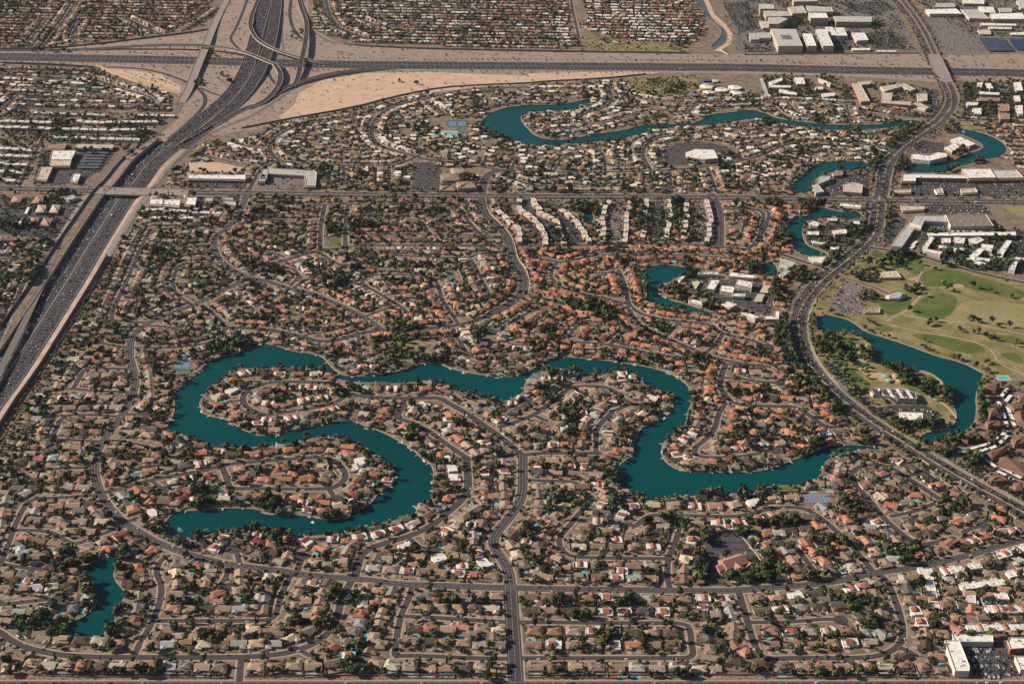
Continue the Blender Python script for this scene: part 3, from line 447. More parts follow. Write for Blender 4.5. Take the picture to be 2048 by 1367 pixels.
# rows of houses: line through their centres | one letter per house | side the street is on | where
ROWS = """
A3 130,1190 230,1220 360,1235 1500,1245|ttstodstbsgtt|L|of the lowest row, left end, below the lake
B3 40,1240 150,1240 280,1235 430,1240 560,1215|tbttg|L|of the lowest row right of the short exit road
B3 860,1215 1000,1245 1700,1260|tltttdtt|L|of the lowest row just left of the central road
C3 240,1245 1350,1255|tbtttstsl|L|of the lowest row just right of the central road
C3 1440,1180 1660,1210 1790,1230|tdd|L|around the lower bend right of centre
D3 265,1245 1240,1240|gtbttlbb|L|of the lowest row at lower right
D3 1310,1175 1312,1176|r|L|beside the big white commercial roof
A3 290,1065 800,1085|ttdlt|R|on the south shore of the corner lake
A3 1030,1100 1870,1095|tsblbsls|R|of the second row up, lower left
A3 1140,990 1850,985|tbtbdlt|L|of the third row up, lower left
A3 1185,855 1750,860|rtdtst|R|of the fourth row up, lower left
B3 340,670 265,920|tttt|R|going down the first cross street below the avenue
B3 150,640 95,745 60,800 40,860|ltsb|L|west of the first cross street below the avenue
B3 540,680 500,745 470,860 455,925 420,990|dtttrt|L|west of the second cross street below the avenue
B3 790,700 760,820 740,940 720,1000 650,1060 560,1110|ttlosgto|R|east of the second cross street below the avenue
B3 980,740 940,830 910,900 870,1010 820,1130|gttttt|L|west of the third cross street below the avenue
B3 280,1060 400,1010|lt|R|inside the bend of the lowest left street
B3 1180,845 1650,860|tttbl|R|of the second row below the avenue, left of the central road
B3 1190,755 1680,760|gbttt|L|of the first row below the avenue, left of the central road
B3 1120,980 1700,990|drt-tl|L|of the third row below the avenue, left of the central road
B3 1100,1075 1690,1105|tdbttt|R|of the fourth row below the avenue, left of the central road
B3 840,580 1650,630|stxttxrb|R|of the first row above the avenue, left of the central road
B3 620,520 450,540|lt|R|above the avenue, left of the winding lane
B3 190,520 60,480|tg|R|between the avenue and two dead ends
B3 750,365 880,340 1010,310 1110,280 1220,215 1290,165|xxxsbs|R|on the shore below the winding lake
B3 490,435 380,390|oX|R|above the small round dead end by the lake
B3 910,465 1060,425|bw|L|below the lane that rounds the lake
B3 1240,365 1335,325 1450,220 1530,170|bxltt|L|inside the lane east of the winding lake
B3 1580,130 1650,210 1600,290|tbb|L|west of the central road by its upper bend
B3 1540,355 1540,415 1550,470 1610,540|stxw|L|west of the central road above the avenue
B3 1370,440 1290,510 1150,490|twt|R|around the short dead end left of the central road
C3 240,20 260,100 250,190 190,245 130,300 80,350|tgttbtd|R|east of the central road's upper bend
C3 60,420 110,490 150,550|tlt|R|east of the central road just above the avenue
C3 440,150 390,215 350,265 330,320 270,420|ttttb|L|west of the inner lane right of centre
C3 620,210 590,310 540,370|tbt|R|east of the inner lane right of centre
C3 540,430 1050,435|ltbtx|R|above the inner lane right of centre
C3 920,330 1075,350|tt|R|behind the inner lane, beside the side road
C3 910,155 1050,150 1320,155 1450,155 1600,145 1740,125 1870,110|xltxrlwl|R|on the south shore right of centre
C3 790,290 840,210|sX|R|by the dead end below the shore
C3 1110,280 1112,280|s|L|in the fork of the shore lane
C3 1340,265 1475,265 1610,270 1750,245 1890,205|txxxt|L|south of the shore lane, right of centre
C3 1330,325 1320,385 1270,510 1270,655|bxbltb|L|between the side road and the church car park
C3 550,550 1030,555|xttbs|L|of the second row above the avenue, right of the central road
C3 190,635 1035,650|ttttbxst|R|of the first row above the avenue, right of the central road
C3 200,765 1520,785|bbtbx-sbbxx|L|of the first row below the avenue, right of the central road
C3 205,870 1240,875|dtdbxxdxb|R|of the second row below the avenue, right of the central road
C3 235,1000 1170,1010|bbtxbdtd|L|of the third row below the avenue, right of the central road
C3 230,1100 1180,1105|bxttxobb|R|of the fourth row below the avenue, right of the central road
C3 1390,910 1400,980 1410,1055 1420,1125|dtgt|R|east of the lower bend right of centre
C3 1560,820 1590,910 1610,985 1600,1050 1620,1110 1680,1150|sssbtrr|L|west of the straight side road, right of centre
D3 90,780 345,760 590,735 730,715|btwddx|L|of the first row below the avenue, lower right
D3 120,870 645,830|bxsdd|R|of the second row below the avenue, lower right
D3 175,1005 710,1005|rxsxb|L|of the third row below the avenue, lower right
D3 190,1100 860,1085|btttxt|R|of the fourth row below the avenue, lower right
D3 790,910 940,1030|ds|R|round the back of the dead end, lower right
D3 910,750 930,830 950,905 980,970|tttb|L|west of the long curve, lower right
D3 1080,650 1110,730 1130,800 1170,870 1210,950 1230,1020 1230,1100|sgtxxtd|R|east of the long curve, lower right
D3 150,425 225,475 290,550 350,620|oooo|L|between the church car park and the orange dead end
D3 160,335 310,320|od|R|above the orange dead end
D3 410,400 460,470 540,530 590,590|ooog|R|right of the orange dead end
D3 500,280 570,330 650,450 710,500 750,575|oootl|L|west of the lane running down to the avenue, right
D3 690,240 730,290 790,350 900,480 960,540|otott|R|east of the lane running down to the avenue, right
D3 80,240 440,220|rbtg|L|south of the bend by the blue courts
D3 70,130 180,100 330,95|wrt|R|between the lake and the blue courts
D3 920,270 990,330 1100,440|xgto|L|west of the diagonal street, right edge
D3 930,90 1000,150 1110,130|lot|R|inside the walled corner, right side
D3 1140,250 1240,215|dt|R|east of the diagonal street's middle
D3 1200,350 1310,300|dt|R|below the diagonal street's middle
D3 1460,255 1580,210 1740,240|ogo|R|above the dead end at right
D3 1630,350 1750,320|ot|L|below the dead end at right
D3 1340,460 1410,410|bo|R|by the corner above the avenue, right side
D2 680,890 790,860 870,855 1030,885 1130,935 1250,1005 1330,1075 1430,1115|tgoxddob|R|outside the loop at right
D2 870,1000 940,975|gr|L|inside the top of the loop at right
D2 840,1055 1040,1030 1120,1070|btd|L|inside the loop at right, second tier
D2 930,1125 1165,1120|lo|L|inside the loop at right, third tier
D2 1740,1220 1740,1221|o|L|at the right edge below the main road
D2 630,1010 650,1090|rd|L|west of the loop at right
D2 490,520 545,560 600,605|ooo|R|by the inlet road at right
D2 85,455 400,470|xdot|R|north of the inlet road
D2 20,545 430,625|odogg|L|south of the inlet road
D2 100,635 240,640|tt|L|behind the inlet road
D2 310,690 400,780|oo|L|right of the inlet dead end
D2 60,690 170,740|od|R|left of the inlet dead end
D2 470,740 550,715 760,690|gwgb|R|on the shore by the inlet
C2 1430,895 1870,885|roggg|L|on the tip of the right peninsula's south shore
C2 1430,430 1430,480 1370,530 1370,570 1360,635 1340,685 1285,725 1210,780 1190,840 1290,905|olxogxxoxt|L|along the east shore of the channel
C2 1585,590 1565,665 1510,725 1455,810|oogt|R|east of the lane behind the channel
C2 1580,365 1890,395|oool|L|of the second row, orange quarter by the channel
C2 1760,455 1850,470|xd|R|of the third row by the channel
C2 1640,280 1760,290 1850,285|xto|R|of the first row by the channel
C2 1650,540 1770,560|oo|R|below the third row by the channel
C2 1730,700 1650,780|oo|R|in the middle of the right peninsula
C2 490,315 600,335 720,320|gbt|R|on the north shore of the middle peninsula
C2 830,330 870,390 940,435 1040,465|xttl|R|at the head of the middle peninsula
C2 960,570 830,640 780,700 740,765 790,830 700,880|ltbtoo|R|on the east shore of the middle peninsula
C2 310,370 225,475 150,520 75,560 0,605|toggx|L|on the west side of the middle peninsula
C2 560,410 480,450 470,490|xtx|R|inside the loop of the middle peninsula
C2 700,430 770,480 680,520 640,575 570,610 550,660|gxtslt|R|down the middle of the middle peninsula
C2 200,650 310,690 400,640|ttb|L|around the stub on the middle peninsula
C2 550,720 550,780|ob|R|west of the short link road
C2 60,700 120,730 180,780|ttb|R|east of the diagonal road, centre
C2 365,785 367,785|x|R|white house with red centre, alone above the cross road
C2 250,885 570,880|btbb|L|just below the cross road, centre
C2 245,965 650,990|dttt|R|of the second row below the cross road, centre
C2 460,1065 670,1060|lbx|L|south of the second lane, centre
B2 1740,905 1750,1190|txttbt|L|west of the central road, upper part
B2 1600,930 1590,1165|txttrt|R|east of the shore lane, centre
B2 1350,880 1390,935 1400,995 1390,1065 1360,1145|wwwbo|L|on the east shore of the big bend
A2 1590,345 1680,290 1790,295 B2 200,305 315,300 450,300|rxdxrs|R|on the north shore of the left peninsula
A2 1800,410 B2 195,395 300,390 415,390|rrxx|L|inside the loop of the left peninsula, upper
A2 1830,500 B2 250,505 370,480 490,460|xtxx|R|inside the loop of the left peninsula, lower
A2 1580,410 1490,450|wl|R|at the west tip of the left peninsula
A2 1475,510 1600,555|rr|L|at the south west tip of the left peninsula
A2 1760,635 1870,635 B2 290,595 380,580 500,550|xtxgo|L|on the south shore of the left peninsula
B2 850,400 1190,400 1320,390|bxbrr|R|on the north shore of the diagonal road
B2 710,485 780,490|t|R|in the fork of the peninsula road
B2 1420,450 1520,500 1590,545 1790,560|gtgg|R|north east of the diagonal road
B2 930,550 885,605|oo|R|west of the short link, left of the diagonal road
B2 960,640 1060,665 1170,715 1250,765 1260,815 1310,850|gorglo|L|on the north east shore of the bend
B2 1190,510 1280,530 1370,570|wxo|L|south of the diagonal road, upper
B2 1110,575 1210,600 1290,640|xtt|R|north of the shore lane, upper
B2 1410,740 1470,780 1530,840|olt|R|north of the shore lane, lower
B2 1540,715 1600,760 1690,810|gxd|L|south of the diagonal road, lower
B2 1700,610 1870,520|xg|R|east of the diagonal road by the side road
B2 1780,690 1830,730 1880,780|ttb|R|east of the diagonal road, lower
A2 1370,840 1450,830 1575,850 1700,850|rxdr|R|on the north shore of the lower peninsula, left
B2 20,850 145,830 255,820 390,820|roob|R|on the north shore of the lower peninsula, right
B2 500,770 670,790|bo|L|at the north tip of the lower peninsula
B2 670,840 780,910 780,970 730,1040|rwlr|L|at the east tip of the lower peninsula
B2 710,1115 711,1116|M|L|with the dark red roof at the east tip
B2 600,1190 680,1170|lw|L|at the south east tip of the lower peninsula
A2 1640,950 B2 210,935 345,920 495,930|rroxl|L|inside the loop of the lower peninsula, upper
A2 1660,1020 1850,1020 B2 260,1020 370,1020 520,985|rroot|R|inside the loop of the lower peninsula, lower
A2 1525,1140 1670,1135 B2 95,1125 210,1130 345,1140 440,1150|lgoooo|L|on the south shore of the lower peninsula
A2 1020,965 1140,950 1240,930 1370,915|rtgx|R|north of the road onto the lower peninsula
A2 1430,1000 1430,1050|rt|L|west of the first corner of the lower peninsula
A2 950,1090 980,1140 1130,1165 1250,1140|orbM|L|on the west shore of the lower peninsula
A2 820,1140 900,1220|so|R|east of the avenue by the lake's west end
A2 1030,1250 1040,1310|wt|R|by the west end of the lake's lower arm
A2 770,890 800,930 765,985|ttR|L|right of the avenue at its left bulge
A2 880,700 1050,725 1150,755 1210,785|ttgs|R|on the shore below the western lake
A2 1030,320 1040,445|sttt|L|between the avenue and the western lake
A2 1000,495 1080,540|rl|L|below that row by the western lake
A2 500,200 600,190 720,205 820,210|lttd|R|above the first lane off the avenue, left
A2 640,300 830,300|ttd|L|below the first lane off the avenue, left
A2 600,370 820,370|tbt|R|above the second lane off the avenue, left
A2 520,450 830,455|sttt|L|below the second lane off the avenue, left
A2 370,530 790,530|ttbss|R|above the third lane off the avenue, left
A2 600,620 700,620|bt|L|below the third lane off the avenue, left
A2 440,700 650,695|tdb|R|above the fourth lane off the avenue, left
A2 450,790 600,800|ttt|L|below the fourth lane off the avenue, left
A2 360,875 600,880|stbt|R|above the fifth lane off the avenue, left
A2 210,990 540,975|ttbt|L|below the fifth lane off the avenue, left
A2 120,1080 560,1080|gdttt|R|above the sixth lane off the avenue, left
A2 270,1200 610,1185|tttd|L|below the sixth lane off the avenue, left
A2 230,1300 480,1310 700,1310|tttl|R|above the seventh lane off the avenue, left
A2 400,380 330,590 310,640 290,690|ttttgt|L|along the freeway wall, upper left
A2 50,1160 20,1330|sttt|L|at the left edge beside the corner street
A3 170,365 380,400|rbt|L|below the seventh lane off the avenue, left
A3 480,325 600,330|tt|R|between the lanes above the corner lake
A3 570,460 690,400 830,350|ttM|L|on the north shore of the corner lake
A3 150,450 130,500 260,490|sgt|L|left of the corner lake, upper
A3 50,610 280,620|tgt|L|left of the corner lake below the dead end
A3 30,720 460,700|ttssd|R|above the left dead end by the corner lake
A3 30,870 330,870|tstb|L|below the left dead end by the corner lake
A3 490,850 510,790|gt|L|on the point in the corner lake
A3 1030,460 960,505 950,570 930,635|rtot|L|on the east shore of the corner lake, upper
A3 960,770 940,880 930,940 855,1010|tgbb|L|on the east shore of the corner lake, lower
A3 1190,540 1200,690|tlt|R|right of the lane east of the corner lake, upper
A3 1210,760 1212,762|t|R|right of the lane east of the corner lake, lower
A3 1440,575 1410,700|stt|L|left of the narrow dead end, lower left
A3 1490,750 1640,720|ot|R|below the narrow dead end, lower left
A3 1650,615 1650,670|tt|L|right of the narrow dead end, lower left
A3 1820,640 1790,860|ltst|R|west of the first cross street, left side
A3 1530,375 1470,440|xX|L|on the lower shore left of the round dead end
A3 1670,350 1770,390|tM|L|on the lower shore above the round dead end
D3 1270,645 1310,840|wwwwxw|L|white town houses at lower right, west column
D3 1240,600 1242,601|w|L|white house north of the town houses
D3 1380,595 1590,560|xwwxww|L|white town houses just below the avenue, right
D3 1740,490 1914,435|wxwxw|L|white town houses at the right edge, top
D3 1500,700 1750,670|wwwwww|L|white town houses at right, second row
D3 1560,790 1562,860|wo|L|white town houses at right, short column
D3 1680,860 1905,855|wxxxwx|L|white town houses at right, third row
D3 1820,615 1914,600|wxw|L|white town houses at the right edge, middle
D3 1760,770 1762,771|w|L|white house by the small pool, right
D3 1550,985 1914,975|wxwwxww|L|white town houses above the shops, lower right
D3 1360,945 1450,985|lr|L|small houses above the white commercial roof
"""
# low rise flats with white flat roofs, farther off: line | count | depth | length along | storeys height
FLATS = """
C1 0,250 110,350|4|10|6.5|clad in cream west of the first condo court
C1 128,365 138,440|3|10|6.5|below the first bend of the condo court
C1 125,170 130,220|2|10|6.5|at the top of the first condo court
C1 150,240 225,290 290,360 310,460|9|10|6.5|of the second condo line
C1 225,170 265,225|3|10|6.5|at the top of the third condo line
C1 275,255 375,305|4|10|6.5|of the third condo line, middle
C1 390,325 435,450|4|10|6.5|of the third condo line, lower
C1 430,240 540,330 600,440|9|10|6.5|of the fourth condo line
C1 735,185 700,270 705,440|8|10|6.5|of the fifth condo line
C1 880,190 850,440|9|10|6.5|of the sixth condo line
C1 1000,175 975,410|8|10|6.5|of the seventh condo line
C1 1155,175 1160,270 1135,410|8|10|6.5|of the eighth condo line
C1 1270,200 1280,280 1250,420|7|10|6.5|of the ninth condo line
C1 1420,180 1440,290 1415,440|9|10|6.5|of the tenth condo line
A0 0,825 330,835|8|14|7|of the white flats west of the freeway, first row
A0 545,825 650,835|3|14|7|of the white flats, middle of the first row
A0 690,835 1060,830|8|14|7|of the white flats, right of the first row
A0 0,865 330,875|7|14|7|of the white flats, second row left
A0 450,880 700,885|5|14|7|of the white flats, second row middle
A0 780,885 1000,885|4|14|7|of the white flats, second row right
A0 380,935 560,940|4|14|7|of the white flats, third row left
A0 640,945 930,950|6|14|7|of the white flats, third row right
A0 250,770 700,785|10|12|5|of the white roofed terrace above the flats
A0 950,785 1160,790|4|12|5|of the white roofed terrace above the flats, right
A0 0,1010 200,1025|5|14|7|of the left edge white flats, upper
A0 0,1060 170,1065|4|14|7|of the left edge white flats, second
A0 0,1115 160,1125|4|14|7|of the left edge white flats, third
A0 0,1170 130,1175|3|14|7|of the left edge white flats, fourth
A0 0,1225 70,1230|2|14|7|of the left edge white flats, lowest
A1 990,240 1100,230|3|12|5|white roofed, right of the depressed freeway
A1 1160,240 1480,258|5|12|5|white roofed, behind the shops
A1 970,290 1380,290|7|12|4|white roofed, second row behind the shops
"""
